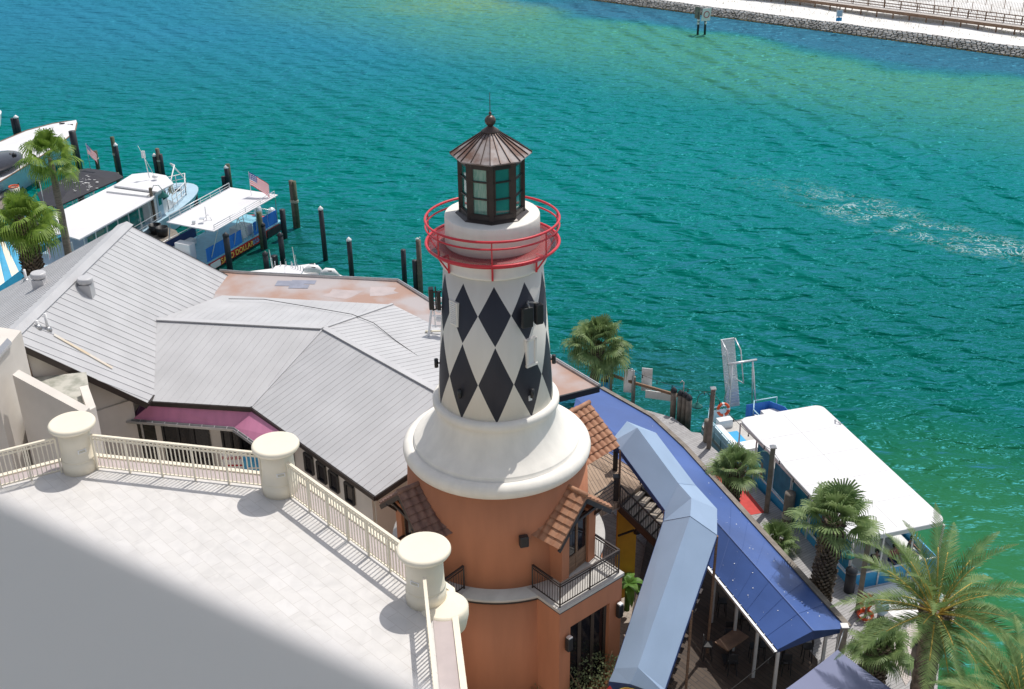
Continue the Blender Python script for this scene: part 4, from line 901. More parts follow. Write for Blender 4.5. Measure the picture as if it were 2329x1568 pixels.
# parapet walls at lower left
def wallq(name, pts2, z0, z1, th, parent, m_='beige'):
    b = MB()
    for (a, c) in zip(pts2[:-1], pts2[1:]): b.beam(V(a.x, a.y, (z0 + z1) / 2), V(c.x, c.y, (z0 + z1) / 2), th, z1 - z0)
    return b.build(name, m_, parent)
t = T('stair_enclosure', 'beige walled stair enclosure with sloping parapet at the left below the gable', 'building', P(120, 1000, GZ))
h0, h1, h2, h3 = PY(28, 853, 40.8), PY(190, 940, 40.2), PY(218, 926, 41.2), PY(200, 876, 43.6)
b = MB()
def thick(p, q, dn, th):
    e = V((q - p).x, (q - p).y, 0).normalized(); n = V(e.y, -e.x, 0) * th
    b.add([p, q, q - n, p - n, V(p.x, p.y, dn), V(q.x, q.y, dn), V(*(q - n)[:2], dn), V(*(p - n)[:2], dn)], [(0, 1, 2, 3), (4, 7, 6, 5), (0, 4, 5, 1), (3, 2, 6, 7), (0, 3, 7, 4), (1, 5, 6, 2)])
thick(h0, h1, GZ - .3, .45); b.build('sloping_wall', 'beige', t)
b = MB(); thick(h1, h2, GZ - .3, .45); thick(h2, h3, GZ - .3, .35); b.build('corner_wall', 'beige', t)
b = MB(); ff = P(120, 885, 5.6); zr = h1.z - 1.0; b.slab([V(h0.x, h0.y + .4, zr), V(h1.x, h1.y, zr), V(h3.x, h3.y, zr), V(W[0].x + 2.4, W[0].y + .5, zr), V(W[0].x, W[0].y, zr)], .2); b.build('flat_roof', 'gravelroof', t)
t = T('left_wing', 'tall cream walled wing cut off by the left edge of the photo', 'building', P(10, 960, GZ))
j0, j1, j2 = P(-60, 790, 11.6), P(2, 770, 11.6), P(32, 783, 11.2)
b = MB(); fp_ = P(-80, 940, GZ); 
wa, wb = PY(-8, 900, 40.0), PY(27, 800, 42.0); wz = ZA(20, 783, wb); b.prism([(-34, 38.6), (wa.x, wa.y), (wb.x, wb.y), (wb.x, wb.y + 1.2), (-34, 48)], GZ - .4, wz); b.build('wing_wall', 'beige', t)
b = MB(); b.prism([(-34.1, 38.5), (wa.x + .1, wa.y - .1), (wb.x + .1, wb.y - .05), (wb.x - .2, wb.y + .3), (wa.x - .2, wa.y + .4), (-34.1, 39.1)], wz, wz + .12); b.build('wing_coping', 'galv', t)
# white curved pipe rail and planting strip in the gap below
t = T('pipe_rail', 'white curved pipe handrail seen through the terrace railing near the left column', 'handrail', P(270, 1075, GZ + 1))
b = MB(); q = P(270, 1070, GZ + 1.5); pr = []
for k in range(13): a = math.pi * k / 12; pr.append(q + V(-1.7 * math.cos(a), .3, 2.4 * math.sin(a) - 1.8))
b.tube(pr, .07, 8); b.build('arch', 'alu', t)
# ------------------------------------------------------------------ blue dockside canopy
def vz(p, z): return V(p.x, p.y, z)
bo = [P(1363, 884, 4.4), P(1480, 950, 4.4), P(1555, 1020, 4.4), P(1627, 1100, 4.4), P(1925, 1430, 4.4)]
br_ = [P(1310, 905, 4.9), P(1632, 1190, 5.25), P(1850, 1435, 5.25)]
bi = [P(1285, 1010, 4.4), P(1450, 1170, 4.4), P(1612, 1285, 4.4), P(1768, 1478, 4.4)]
t = T('blue_canopy', 'long bright blue canvas canopy along the dock, sloping down to the right', 'canopy', (9.5, 42, GZ))
b = MB()
mid0 = P(1460, 1040, 5.0)
b.slab([bo[0], bo[1], mid0, br_[0]], .03); b.slab([bo[1], bo[2], bo[3], br_[1], mid0], .03); b.slab([bo[3], bo[4], br_[2], br_[1]], .03)
b.slab([br_[0], mid0, bi[1], bi[0]], .03); b.slab([mid0, br_[1], bi[2], bi[1]], .03); b.slab([br_[1], br_[2], bi[3], bi[2]], .03)
cv = b.build('canvas', 'blue', t)
b = MB()
for p, q in zip(bo[:-1], bo[1:]): b.beam(p + V(.03, .03, .0), q + V(.03, .03, 0), .09, .16); b.beam(p + V(.16, .12, .02), q + V(.16, .12, .02), .16, .03)
b.build('dock_side_gutter', 'greywood', t)
b = MB(); b.beam(bi[2] - V(.08, .08, .04), bi[3] - V(.08, .08, .04), .14, .03); b.beam(bi[2] - V(.15, .13, -.02), bi[3] - V(.15, .13, -.02), .03, .12)
L = (bi[3] - bi[2]); 
for k in range(9): p = bi[2] + L * (k + .5) / 9 - V(.08, .08, -.04); b.beam(p - V(.09, .07, 0), p + V(.06, .05, 0), .025)
b.build('inner_gutter', 'alu', t)
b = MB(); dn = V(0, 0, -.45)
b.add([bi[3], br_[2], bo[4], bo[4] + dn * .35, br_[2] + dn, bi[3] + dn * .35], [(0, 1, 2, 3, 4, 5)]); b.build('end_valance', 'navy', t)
b = MB()
for k in range(4):
    p = br_[1].lerp(br_[2], .1 + .3 * k)
b.beam(br_[1] + V(0, 0, .012), br_[2] + V(0, 0, .012), .04, .012); b.beam(mid0 + V(0, 0, .012), br_[1] + V(0, 0, .012), .03, .012)
for k in range(1, 7):
    a_ = k / 7; r_ = br_[1].lerp(br_[2], a_); b.beam(r_ + V(0, 0, .012), bo[3].lerp(bo[4], a_) + V(0, 0, .012), .015, .006); b.beam(r_ + V(0, 0, .012), bi[2].lerp(bi[3], a_) + V(0, 0, .012), .015, .006)
b.build('canvas_seam', 'blue', cv)
for p in (bi[3] + V(.1, .2, 0), bi[2].lerp(bi[3], .72) + V(.1, .1, 0), bi[2].lerp(bi[3], .42) + V(.1, .1, 0), bi[2].lerp(bi[3], .08) + V(.1, .1, 0), bo[4] + V(-.2, .1, 0), bo[4] + V(-.55, .6, 0), bo[0] + V(-.35, -.6, 0)):
    b = MB(); b.beam(vz(p, 1.2), vz(p, 4.35), .12); b.build('post', 'alu', t)
random.seed(12); b = MB()                           # bird droppings
for k in range(42):
    a = random.random(); c_ = random.uniform(.02, .98); p = (br_[1].lerp(br_[2], a)).lerp(bi[2].lerp(bi[3], a) if random.random() < .4 else bo[3].lerp(bo[4], a), c_) + V(0, 0, .012); r = random.choice([.008, .010, .012, .022])
    b.add([p + V(math.cos(j * 1.257) * r * random.uniform(.6, 1.4), math.sin(j * 1.257) * r, 0) for j in range(5)], [(0, 1, 2, 3, 4)])
for k in range(45):
    a = random.random(); p = bo[1].lerp(bo[3], a).lerp(mid0.lerp(br_[1], a), random.uniform(.05, .95)) + V(0, 0, .02); r = random.choice([.012, .02, .035])
    b.add([p + V(math.cos(j * 1.257) * r * random.uniform(.6, 1.4), math.sin(j * 1.257) * r, 0) for j in range(5)], [(0, 1, 2, 3, 4)])
b.build('bird_droppings', 'white', cv)
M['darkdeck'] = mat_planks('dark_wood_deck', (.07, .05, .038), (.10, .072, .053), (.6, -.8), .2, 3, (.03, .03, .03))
M['lightdeck'] = mat_planks('upper_deck_planks', (.33, .23, .16), (.44, .32, .23), (.25, -1), .15, 1.8, (.12, .09, .07))
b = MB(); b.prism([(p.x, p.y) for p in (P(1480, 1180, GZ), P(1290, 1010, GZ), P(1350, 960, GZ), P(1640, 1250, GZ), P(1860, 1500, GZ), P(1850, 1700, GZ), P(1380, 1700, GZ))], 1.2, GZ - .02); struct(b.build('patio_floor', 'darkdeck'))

# ------------------------------------------------------------------ pale blue stair canopy, stairs and upper deck
t = T('upper_deck', 'upper wooden deck beside the tower with dark posts and cable railings', 'deck', vz(P(1380, 1090, FZ), GZ))
dk = [V(LX + 3.0, LY + 1.2, FZ), P(1345, 1175, FZ), P(1408, 1143, FZ), P(1480, 1092, FZ), P(1335, 1000, FZ), V(LX + 1.5, LY + 6, FZ)]
b = MB(); b.prism([(p.x, p.y) for p in dk], FZ - .25, FZ + .02); b.build('deck_floor', 'lightdeck', t)
b = MB(); b.beam(P(1350, 1172, FZ - .2), P(1410, 1147, FZ - .2), .12, .4); b.build('deck_edge', 'concrete', t)
b = MB(); 
for (x, y) in ((1399, 1069), (1400, 1138), (1340, 1034)): b = MB(); p = P(x, y, FZ); b.beam(p, p + V(0, 0, 1.15), .2); b.box(p + V(0, 0, 1.18), .28, .28, .06); b.build('dark_post', 'black', t)
for sp_ in ([((1340, 1034), (1399, 1069)), ((1399, 1069), (1460, 1106))], [((1352, 1172), (1400, 1140))]):
    b = MB()
    for h in (.2, .4, .6, .8, 1.0):
        for (a, c) in sp_: b.beam(P(*a, FZ) + V(0, 0, h), P(*c, FZ) + V(0, 0, h), .045 if h > .9 else .02)
    b.build('cable_railing', 'black', t)
t = T('staircase', 'steep outdoor staircase with dark stringers and black handrail under the pale blue canopy', 'stairs', vz(P(1450, 1180, FZ), GZ))
s0 = P(1410, 1150, FZ); sdv = V(.82, -.57, 0); spv = V(.57, .82, 0)
M['tread'] = mat('stair_tread', (.36, .31, .26), .8, var=.15); b = MB()
for k in range(9): c_ = s0 + sdv * (.15 + .29 * k) + spv * .85 + V(0, 0, -.18 * (k + 1)); b.obox(c_, sdv * .15, spv * .8, V(0, 0, .025))
b.build('treads', 'tread', t)
b = MB()
for k in range(10): c_ = s0 + sdv * (.29 * k) + spv * .85 + V(0, 0, -.18 * (k + .5) - .03); b.obox(c_, sdv * .012, spv * .8, V(0, 0, .085))
b.build('tread_gap_shade', 'darkbrown', t)  # dark boards added so the gaps between open treads read as shade
b = MB()
for o_ in (0, 1.7): b.beam(s0 + spv * o_ + V(0, 0, -.15), s0 + spv * o_ + sdv * 2.8 + V(0, 0, -1.9), .08, .32)
LQ0, LQ1 = P(1570, 1174, 8.4), P(1451, 1518, 5.25); c_ = vz(LQ0, FZ - 1.9) + V(-.2, .6, 0); b.obox(c_, sdv * .8, spv * .8, V(0, 0, .06))
fd2 = V(LQ1.x - LQ0.x, LQ1.y - LQ0.y, 0).normalized(); fs2 = V(fd2.y, -fd2.x, 0)
for k in range(14):
    q = vz(LQ0, FZ - 1.95 - .22 * (k + 1)) + fd2 * (.2 + .36 * k); b.obox(q, fd2 * .16, fs2 * .75, V(0, 0, .025))
b.build('stringers', 'darkbrown', t)
b = MB(); h = 1.0
for o_ in (-.02, 1.72):
    a, c = s0 + spv * o_, s0 + spv * o_ + sdv * 2.7 + V(0, 0, -1.75); b.beam(a + V(0, 0, h), c + V(0, 0, h), .05); b.beam(a + V(0, 0, .1), c + V(0, 0, .1), .03); n = 24
    for k in range(n + 1): p = a.lerp(c, k / n); b.beam(p + V(0, 0, .1), p + V(0, 0, h), .05 if k % 8 == 0 else .02)
b.build('handrail', 'black', t)
t = T('stair_canopy', 'pale blue canvas stair canopy zigzagging down from the upper deck to the entrance', 'canopy', vz(P(1500, 1250, 5), GZ))
LE = [P(1385, 1009, 9.6), P(1411, 1022.5, 9.6), P(1512, 1160, 7.9), P(1509, 1185, 7.6), P(1398, 1521, 4.5)]
RE = [P(1426, 958.5, 9.6), P(1492, 985, 9.6), P(1582, 1104, 8.0), P(1631, 1158, 7.75), P(1631, 1217, 7.6), P(1512, 1568, 4.35)]
RG = [P(1449.5, 973, 10.35), P(1543, 1100, 8.75), P(1572.5, 1133, 8.55), P(1570, 1174, 8.4), P(1451, 1518, 5.25)]
RF = P(1518, 1556, 4.6)
b = MB(); th = .025
def pan(*p): b.slab(list(p), th)
pan(LE[0], RE[0], RG[0]); pan(LE[0], RG[0], LE[1]); pan(RE[0], RE[1], RG[0])
b2 = MB()
for q in ((LE[1], RG[0], RG[1]), (LE[1], RG[1], LE[2]), (RG[0], RE[1], RE[2]), (RG[0], RE[2], RG[1]), (LE[2], RG[1], RG[2]), (LE[2], RG[2], LE[3]), (RG[1], RE[2], RE[3]), (RG[1], RE[3], RG[2]), (LE[3], RG[2], RG[3]), (RG[2], RE[3], RE[4]), (RG[2], RE[4], RG[3]), (LE[3], RG[3], RG[4]), (LE[3], RG[4], LE[4]), (RG[3], RE[4], RE[5]), (RG[3], RE[5], RG[4])): pan(*q)
fe = (P(1385, 1550, 4.15), P(1433, 1556, 4.75), P(1525, 1590, 4.1))
pan(LE[4], RG[4], fe[1]); pan(LE[4], fe[1], fe[0]); pan(RG[4], RE[5], fe[2]); pan(RG[4], fe[2], fe[1])
cn = b.build('canvas', 'skyblue', t)
b = MB()
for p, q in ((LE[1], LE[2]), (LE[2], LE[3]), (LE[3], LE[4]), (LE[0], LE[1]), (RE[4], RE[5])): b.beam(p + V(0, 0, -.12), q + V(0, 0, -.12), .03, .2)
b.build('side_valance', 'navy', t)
b = MB()
for p, q in ((RG[1], LE[2]), (RG[1], RE[2]), (RG[3], LE[3]), (RG[3], RE[4])): b.beam(p + V(0, 0, .005), q + V(0, 0, .005), .03, .012)
b.build('canvas_seam', 'skyblue', cn)
b = MB(); fd_ = V(-.57, -.82, 0)
pf = [fe[0] + fd_ * .02, fe[1] + fd_ * .02, fe[2] + fd_ * .02]
b.add([pf[0], pf[1], pf[2], pf[2] + V(0, 0, -1), pf[1] + V(0, 0, -1.15), pf[0] + V(0, 0, -.9)], [(0, 1, 2, 3, 4, 5)]); sg = b.build('front_sign', 'navy', t)
sx = (fe[2] - fe[0]).normalized(); sx = V(sx.x, sx.y, 0).normalized(); sn = V(sx.y, -sx.x, 0); sc_ = pf[1] + V(0, 0, -.62) + sn * .04 + sx * .12
b = MB(); b.add([sc_ + sx * .62 * math.cos(a / 24 * 6.283) + V(0, 0, .5 * math.sin(a / 24 * 6.283)) for a in range(24)], [tuple(range(24))]); b.build('sign_oval', 'gold', sg)
b = MB(); b.add([sc_ + sn * .01 + sx * .58 * math.cos(a / 24 * 6.283) + V(0, 0, .46 * math.sin(a / 24 * 6.283)) for a in range(24)], [tuple(range(24))]); b.build('sign_oval_face', 'signred', sg)
text('sign_lettering', 'BIG TO', .26, sc_ + sn * .03 + V(0, 0, .2), sx, (0, 0, 1), 'gold', sg)
ap = sc_ - sx * .85 + V(0, 0, .1); b = MB(); b.add([ap - sx * .16, ap + sx * .16, ap + V(0, 0, .25)], [(0, 1, 2)]); b.add([ap - sx * .07, ap + sx * .07, ap + sx * .07 - V(0, 0, .3), ap - sx * .07 - V(0, 0, .3)], [(0, 1, 2, 3)]); b.build('arrow_mark', 'signred', sg)
b = MB()
for p, zb in ((LE[1], FZ), (LE[2], 5.2), (RE[1], FZ), (LE[4], GZ), (RE[5], GZ), (RE[4].lerp(RE[5], .5), GZ), (RE[4], GZ)): b = MB(); b.beam(p + V(0, 0, -.05), vz(p, zb), .09); b.build('canopy_post', 'wood', t)
# yellow banner wall under the deck and dark plant
t = T('yellow_wall', 'yellow wall panel in the shadow under the stairs', 'wall', P(1440, 1260, GZ))
a, c = P(1403, 1205, 5.5), P(1447, 1190, 5.5); b = MB(); b.beam(vz(a, 4.2), vz(c, 4.2) , .1, 5.0); b.build('panel', 'yellow', t)
b = MB(); q = (a + c) / 2 + V(0, -.4, -.2); b.beam(q + V(-.4, 0, 0), q + V(.3, 0, .3), .07); b.lathe((q.x + .4, q.y, q.z + .2), [(.05, .2), (.16, -.05)], 10); b.build('spot_lamp', 'black', t)

# ------------------------------------------------------------------ dark furniture under the canopy
random.seed(4)
for i, (x, y, lab) in enumerate(((1690, 1400, 'dark high table under the blue canopy near the inner gutter'), (1780, 1500, 'dark high table at the open end of the blue canopy'), (1660, 1500, 'dark high table in the patio shade below the stair canopy'))):
    q = P(x, y, GZ); t = T('high_table', lab, 'table', q, 'high tables on the patio'); b = MB(); b.box(q + V(0, 0, 1.05), 1.3, .7, .05, R(40)); b.build('table_top', 'wood', t)
    b = MB(); b.beam(q, q + V(0, 0, 1.03), .1); b.box(q + V(0, 0, .02), .6, .6, .03); b.build('table_base', 'black', t)
    for k in range(4):
        a = R(40 + 90 * k + 45); p = q + V(math.cos(a) * .95, math.sin(a) * .8, 0); st = T('bar_stool', ['dark bar stool, one of four round the high table ' + ['by the gutter', 'at the open canopy end', 'in the patio shade'][i]][0], 'stool', p, 'bar stools ' + str(['by the gutter', 'at the canopy end', 'in the patio shade'][i]))
        b = MB(); b.box(p + V(0, 0, .75), .38, .38, .05, a); b.build('seat', 'black', st)
        for sx_, sy_ in ((1, 1), (1, -1), (-1, 1), (-1, -1)):
            b = MB(); b.beam(p + V(sx_ * .18, sy_ * .18, 0), p + V(sx_ * .15, sy_ * .15, .73), .035); b.build('leg', 'black', st)
        b = MB(); o_ = V(math.cos(a), math.sin(a), 0) * .18; tt = V(-o_.y, o_.x, 0); b.obox(p + o_ + V(0, 0, 1.0), tt, o_ * .08, V(0, 0, .14)); b.build('backrest', 'black', st)
# sail shade bottom right
t = T('shade_sail', 'grey blue triangular shade sail stretched across the bottom edge', 'shade sail', P(1900, 1500, 4.6))
cA, cB, cC = P(1905, 1478, 4.9), P(1680, 1640, 4.3), P(2120, 1625, 4.3); b = MB(); n = 14; vs = []; idx = {}
cen = (cA + cB + cC) / 3
for i in range(n + 1):
    for j in range(n + 1 - i):
        u, v_, w_ = i / n, j / n, 1 - i / n - j / n; p = cA * u + cB * v_ + cC * w_; pull = 27 * u * v_ * w_ * .0 + (u * v_ + v_ * w_ + w_ * u) * .35; p = p.lerp(cen, pull * .45) - V(0, 0, pull * .3); idx[i, j] = len(vs); vs.append(p)
fs = []
for i in range(n):
    for j in range(n - i):
        fs.append((idx[i, j], idx[i + 1, j], idx[i, j + 1]))
        if j < n - i - 1: fs.append((idx[i + 1, j], idx[i + 1, j + 1], idx[i, j + 1]))
b.smooth = True; b.add(vs, fs); b.add([v_ - V(0, 0, .01) for v_ in vs], [f[::-1] for f in fs]); b.build('fabric', 'sail', t)
b = MB(); b.tube([cA, cA + V(.3, .5, .5)], .02, 6); b.build('corner_strap', 'alu', t)
p = vz(cA + V(.35, .6, 0), DOCKZ); t = T('timber_post', 'grey timber post anchoring the corner of the shade sail', 'post', p); b = MB(); b.beam(p, p + V(0, 0, 4.2), .22); b.build('shaft', 'greywood', t); b = MB(); b.box(p + V(0, 0, 4.22), .28, .28, .05); b.build('cap', 'galv', t)

# ------------------------------------------------------------------ string lights, lamp posts, piles
def wire(name, lab, pts, sag=.3, bulbs=4, grp='string lights'):
    t = T(name, lab, 'string lights', pts[0], grp); b = MB(); c = MB(); bl = []
    for p, q in zip(pts[:-1], pts[1:]):
        pr = [p.lerp(q, k / 10) - V(0, 0, sag * 4 * (k / 10) * (1 - k / 10)) for k in range(11)]; b.tube(pr, .012, 4)
        for k in range(bulbs):
            u = (k + .5) / bulbs; s_ = p.lerp(q, u) - V(0, 0, sag * 4 * u * (1 - u)); bl.append(s_)
    b.build('wire', 'wire', t)
    for s_ in bl:
        c = MB(); c.tube([s_, s_ - V(0, 0, .1)], .025, 5); c.sphere(s_ - V(0, 0, .15), .045, 8); c.build('bulb', 'black', t)
def post_lamp(x, y, ytop, lab, lamp=True, side=-1, pos=None, w_=.22, gz=DOCKZ):
    p = pos or P(x, y, gz); zt_ = ZA(x, ytop, p); t = T('lamp_post', lab, 'lamp post', p, 'dock lamp posts')
    b = MB(); b.beam(p, vz(p, zt_), w_, w_, up=(.4, 1, 0)); b.build('post', 'greywood', t)
    b = MB(); b.box(vz(p, zt_ + .02), w_ + .08, w_ + .08, .05); b.add([vz(p, zt_ + .045) + V(a * (w_ / 2 + .04), c_ * (w_ / 2 + .04), 0) for a, c_ in ((-1, -1), (1, -1), (1, 1), (-1, 1))] + [vz(p, zt_ + .16)], [(0, 1, 4), (1, 2, 4), (2, 3, 4), (3, 0, 4)]); b.build('post_cap', 'galv', t)
    if lamp:
        b = MB(); pr = []; z = zt_ - .6
        for k in range(10):
            a = math.pi * k / 9; pr.append(vz(p, z) + V(side * (.12 + .34 * (1 - math.cos(a))), -.05, .42 * math.sin(a)))
        pr = [vz(p, z - .15) + V(side * .12, -.05, 0)] + pr + [pr[-1] - V(0, 0, .15)]; b.tube(pr, .025, 6); b.build('lamp_arm', 'greenlamp', t)
        e = pr[-1]; b = MB(); b.lathe((e.x, e.y, e.z - .28), [(.06, .26), (.08, .2), (.13, .14), (.27, .06), (.30, .0), (.27, .0)], 18); b.build('lamp_shade', 'greenlamp', t)
    return t, vz(p, zt_)
_, h1_ = post_lamp(1612, 1020, 884, 'grey lamp post with green dome lamp beside the bow of the tour boat')
_, h2_ = post_lamp(1743, 1165, 1016, 'grey lamp post leaning over the palm by the red carpet')
_, h3_ = post_lamp(1950, 1392, 1212, 'grey lamp post with green dome lamp by the boat stern, below the white roof')
_, h0_ = post_lamp(1382, 862, 800, 'brown lamp post half hidden behind the palm at the dock corner', True, -1, None, .2)
wire('string_lights', 'string of small bulbs between the dock corner post and the bow lamp post', [h0_ - V(0, 0, .3), h1_ - V(0, 0, .2)], .5, 7)
wire('string_lights', 'string of small bulbs between the bow lamp post and the palm lamp post', [h1_ - V(0, 0, .2), h2_ - V(0, 0, .2)], .35, 4)
wire('string_lights', 'string of small bulbs between the palm lamp post and the stern lamp post', [h2_ - V(0, 0, .2), h3_ - V(0, 0, .2)], .6, 6)
wire('string_lights', 'string of small bulbs crossing in front of the dark patio at the bottom', [bi[3] + V(0, 0, -.1), P(1560, 1640, 3.4)], .15, 5)
def pile(x, y, ytop, m_, lab, r=.17, cap='white', z0=0.0, grp='mooring piles', pos=None):
    p = pos or P(x, y, z0); zt_ = ZA(x, ytop, p) ; t = T('mooring_pile', lab, 'piling', vz(p, z0), grp)
    ln = V(random.uniform(-.01, .01), random.uniform(-.01, .01), 0) * zt_
    b = MB(); b.tube([vz(p, z0 - 1.2), vz(p, (z0 + zt_) / 2) + ln * .5, vz(p, zt_) + ln], r, 12); b.build('pile_shaft', m_, t)
    if cap == 'white': b = MB(); b.lathe(vz(p, zt_) + ln, [(r * 1.08, -.08), (r * 1.08, .0), (.02, .22)], 12); b.build('pile_cap', 'white', t)
    elif cap == 'black': b = MB(); b.lathe(vz(p, zt_) + ln, [(r * 1.12, -.12), (r * 1.12, .0), (.02, .2)], 12); b.build('pile_cap', 'blackpile', t)
    elif cap == 'rope':
        b = MB(); [b.ring(vz(p, zt_ * f), r + .02, .03, 12, 5) for f in (.55, .57, .59)]; b.build('rope_wrap', 'rope', t)
    return t
Z1c = lambda x, y: (x / 3.3336, 232.9 + y / 3.3336)
random.seed(8)
PL = [ # zoom coordinates in the marina close-up: x, ybase, ytop, material, cap, radius, label
 (133, 300, 118, 'blackpile', '', .26, 'black mooring pile behind the yacht bow, left of its white capped twin'),
 (160, 300, 108, 'blackpile', 'white', .26, 'white capped black pile behind the yacht bow'),
 (605, 520, 212, 'blackpile', '', .34, 'thick black pile at the tip of the yacht bow'),
 (520, 560, 450, 'greenpile', '', .2, 'short green pile between the yacht and the black canopy'),
 (745, 505, 366, 'greenpile', 'rope', .2, 'green pile beside the small flag of the black canopy boat'),
 (900, 560, 258, 'greenpile', 'rope', .2, 'tall green pile at the front corner of the black canopy boat'),
 (918, 565, 320, 'blackpile', 'white', .2, 'white capped black pile behind the tall green pile'),
 (1195, 560, 400, 'blackpile', 'white', .2, 'white capped black pile left of the brown pile behind the pilot roof'),
 (1225, 560, 348, 'brownpile', 'rope', .2, 'brown pile with rope behind the white pilot roof'),
 (1240, 560, 392, 'blackpile', '', .2, 'black pile right of the brown pile behind the pilot roof'),
 (1705, 650, 562, 'blackpile', '', .22, 'short black pile of the cluster at the far corner of the red hulled boat'),
 (1735, 650, 492, 'blackpile', 'white', .22, 'white capped pile of the cluster at the far corner of the red hulled boat'),
 (1748, 645, 468, 'greenpile', '', .22, 'tall green pile of the cluster at the far corner of the red hulled boat'),
 (2242, 950, 592, 'brownpile', 'rope', .2, 'left brown pile of the roped pair standing off the red hulled boat'),
 (2262, 950, 597, 'greenpile', 'rope', .2, 'right green pile of the roped pair standing off the red hulled boat'),
 (1370, 825, 658, 'blackpile', '', .24, 'black pile beside the bow of the dive boat, with rope coil hung above'),
 (1398, 815, 658, 'brownpile', '', .22, 'brown pile right behind the black one at the dive boat bow'),
 (1490, 775, 690, 'blackpile', '', .22, 'short black pile between the dive boat and the red hulled boat'),
 (2160, 1030, 812, 'blackpile', '', .24, 'black pile at the stern of the red hulled boat'),
 (1996, 1110, 832, 'greenpile', '', .22, 'tall green grey pile in front of the red hulled boat'),
 (2012, 1110, 925, 'blackpile', 'black', .2, 'black pile touching the green grey one before the red hulled boat'),
 (1745, 1275, 1000, 'blackpile', 'black', .24, 'black pile rising before the yellow boat lettering'),
 (2028, 1300, 1145, 'blackpile', 'black', .22, 'short pointed black pile left of the small white boat'),
 (2085, 1240, 1165, 'blackpile', '', .3, 'black bucket topped pile beside the small white boat'),
 (2150, 1230, 1000, 'blackpile', 'black', .22, 'grey pointed pile behind the small white boat'),
 (630, 800, 655, 'greenpile', 'black', .3, 'green pointed pile between black canopy and white roof'),
 (85, 670, 415, 'brownpile', '', .2, 'brown leaning pile at the left edge before the yacht'),
 (140, 660, 390, 'blackpile', 'black', .2, 'pointed pile left of the pair in front of the yacht hull'),
 (165, 670, 388, 'greenpile', 'black', .2, 'green banded pile in front of the yacht hull'),
 (145, 700, 455, 'brownpile', 'black', .2, 'shorter brown pile in front of the yacht hull'),
 (300, 645, 592, 'greenpile', '', .22, 'short green stub pile by the yacht stern quarter'),
 (900, 610, 535, 'greenpile', '', .2, 'short green pile at the corner of the black canopy'),
]
for x, yb, yt, m_, cp, r, lab in PL:
    a = Z1c(x, yb); pile(a[0], a[1], Z1c(x, yt)[1], m_, lab, r * .95, cp)
for x, yb, yt, m_, cp, lab in ((741, 592, 474, 'blackpile', 'white', 'tall black pile with white cap standing alone in open water'), (801, 634, 545, 'blackpile', 'white', 'black white capped pile beside the outboard motors'), (713, 640, 601, 'blackpile', '', 'short black pile stub among the outboard motors'), (921, 650, 568, 'blackpile', '', 'black pile left of the pair near the tower'), (947, 665, 592, 'blackpile', '', 'short black pile of the pair near the tower'), (957, 667, 547, 'brownpile', '', 'tall brown pile with a seagull near the tower')):
    pile(x, yb, yt, m_, lab, .19, cp)
def gull(p, lab):
    t = T('seagull', lab, 'seagull', p); b = MB(); b.sphere(p + V(0, 0, .12), .09, 10, .8); b.smooth = True; b.tube([p + V(.12, 0, .12), p + V(-.05, 0, .14), p + V(-.22, 0, .1)], [.03, .08, .01], 8); b.sphere(p + V(.12, 0, .22), .05, 8); b.tube([p + V(.16, 0, .22), p + V(.23, 0, .21)], [.015, .003], 5); b.tube([p, p + V(0, 0, .08)], .012, 4); b.build('body', 'white', t)
pp = P(957, 667, 0); gull(vz(pp, ZA(957, 547, pp)), 'white seagull perched on the tall brown pile left of the tower')
# dock piles and fence at the corner
Z2c = lambda x, y: (1242.0 + x / 3.367, 659.8 + y / 3.367)
for x, yb, yt, lab in ((972, 935, 765, 'black capped dock pile farthest left in the group of four'), (1022, 950, 785, 'second black capped dock pile from the left in the group of four'), (1055, 965, 800, 'third black capped dock pile from the left in the group of four'), (1088, 985, 822, 'black capped dock pile with white pipe, right end of the group of four')):
    a = Z2c(x, yb); pile(a[0], a[1], Z2c(x, yt)[1], 'greywood', lab, .17, 'black', DOCKZ, 'dock piles by the fence')
for x, yb, yt, lab in ((1230, 1160, 995, 'weathered dock pile with a notice beside the bow lamp post'),):
    a = Z2c(x, yb); pile(a[0], a[1], Z2c(x, yt)[1], 'greywood', lab, .2, '', DOCKZ, 'dock piles')
pile(1790, 1190, 1120, 'greywood', 'roped weathered dock pile beside the blue tour boat side', .26, 'rope', DOCKZ, 'dock piles')
pile(1735, 1100, 1050, 'greywood', 'weathered dock pile behind the palm leaves by the red carpet', .22, '', DOCKZ, 'dock piles')
pile(1860, 1230, 1180, 'greywood', 'weathered dock pile hidden behind the tall palm trunk', .24, '', DOCKZ, 'dock piles')
pile(1931, 1345, 1295, 'blackpile', 'black dock pile with white base rope at the boat stern', .24, 'black', DOCKZ, 'dock piles')
pile(2082, 1510, 1455, 'greywood', 'leaning weathered pile standing where the pier path begins', .24, 'black', DOCKZ, 'dock piles')
t = T('dock_fence', 'low wooden rail fence with grey sign panels along the water at the dock corner', 'fence', P(1450, 890, DOCKZ))
b = MB(); f0, f1, f2 = P(1388, 886, DOCKZ), P(1440, 905, DOCKZ), P(1552, 938, DOCKZ); H = 1.0
fz0 = ZA(1390, 873, f0); b.beam(vz(f0, 2.3), vz(f1, 2.3), .1, .16); b.beam(vz(f1, 2.3), vz(f2, 2.3), .1, .16); b.beam(vz(f0, 2.3), vz(f0 + V(-.6, -.7, 0), 2.3), .1, .16)
b.build('top_rail', 'wood', t)
for p in (f0, f1): b = MB(); b.beam(vz(p, .6), vz(p, 2.7), .2); b.build('post', 'greywood', t)
for p, lab in ((f1 + V(-.25, .2, 0), 'left'), (f1 + V(.8, .35, 0), 'r')):
    b = MB(); b.box(vz(p, 2.3), .62, .05, 1.5, R(-15)); b.build('sign_panel', 'alu', t)
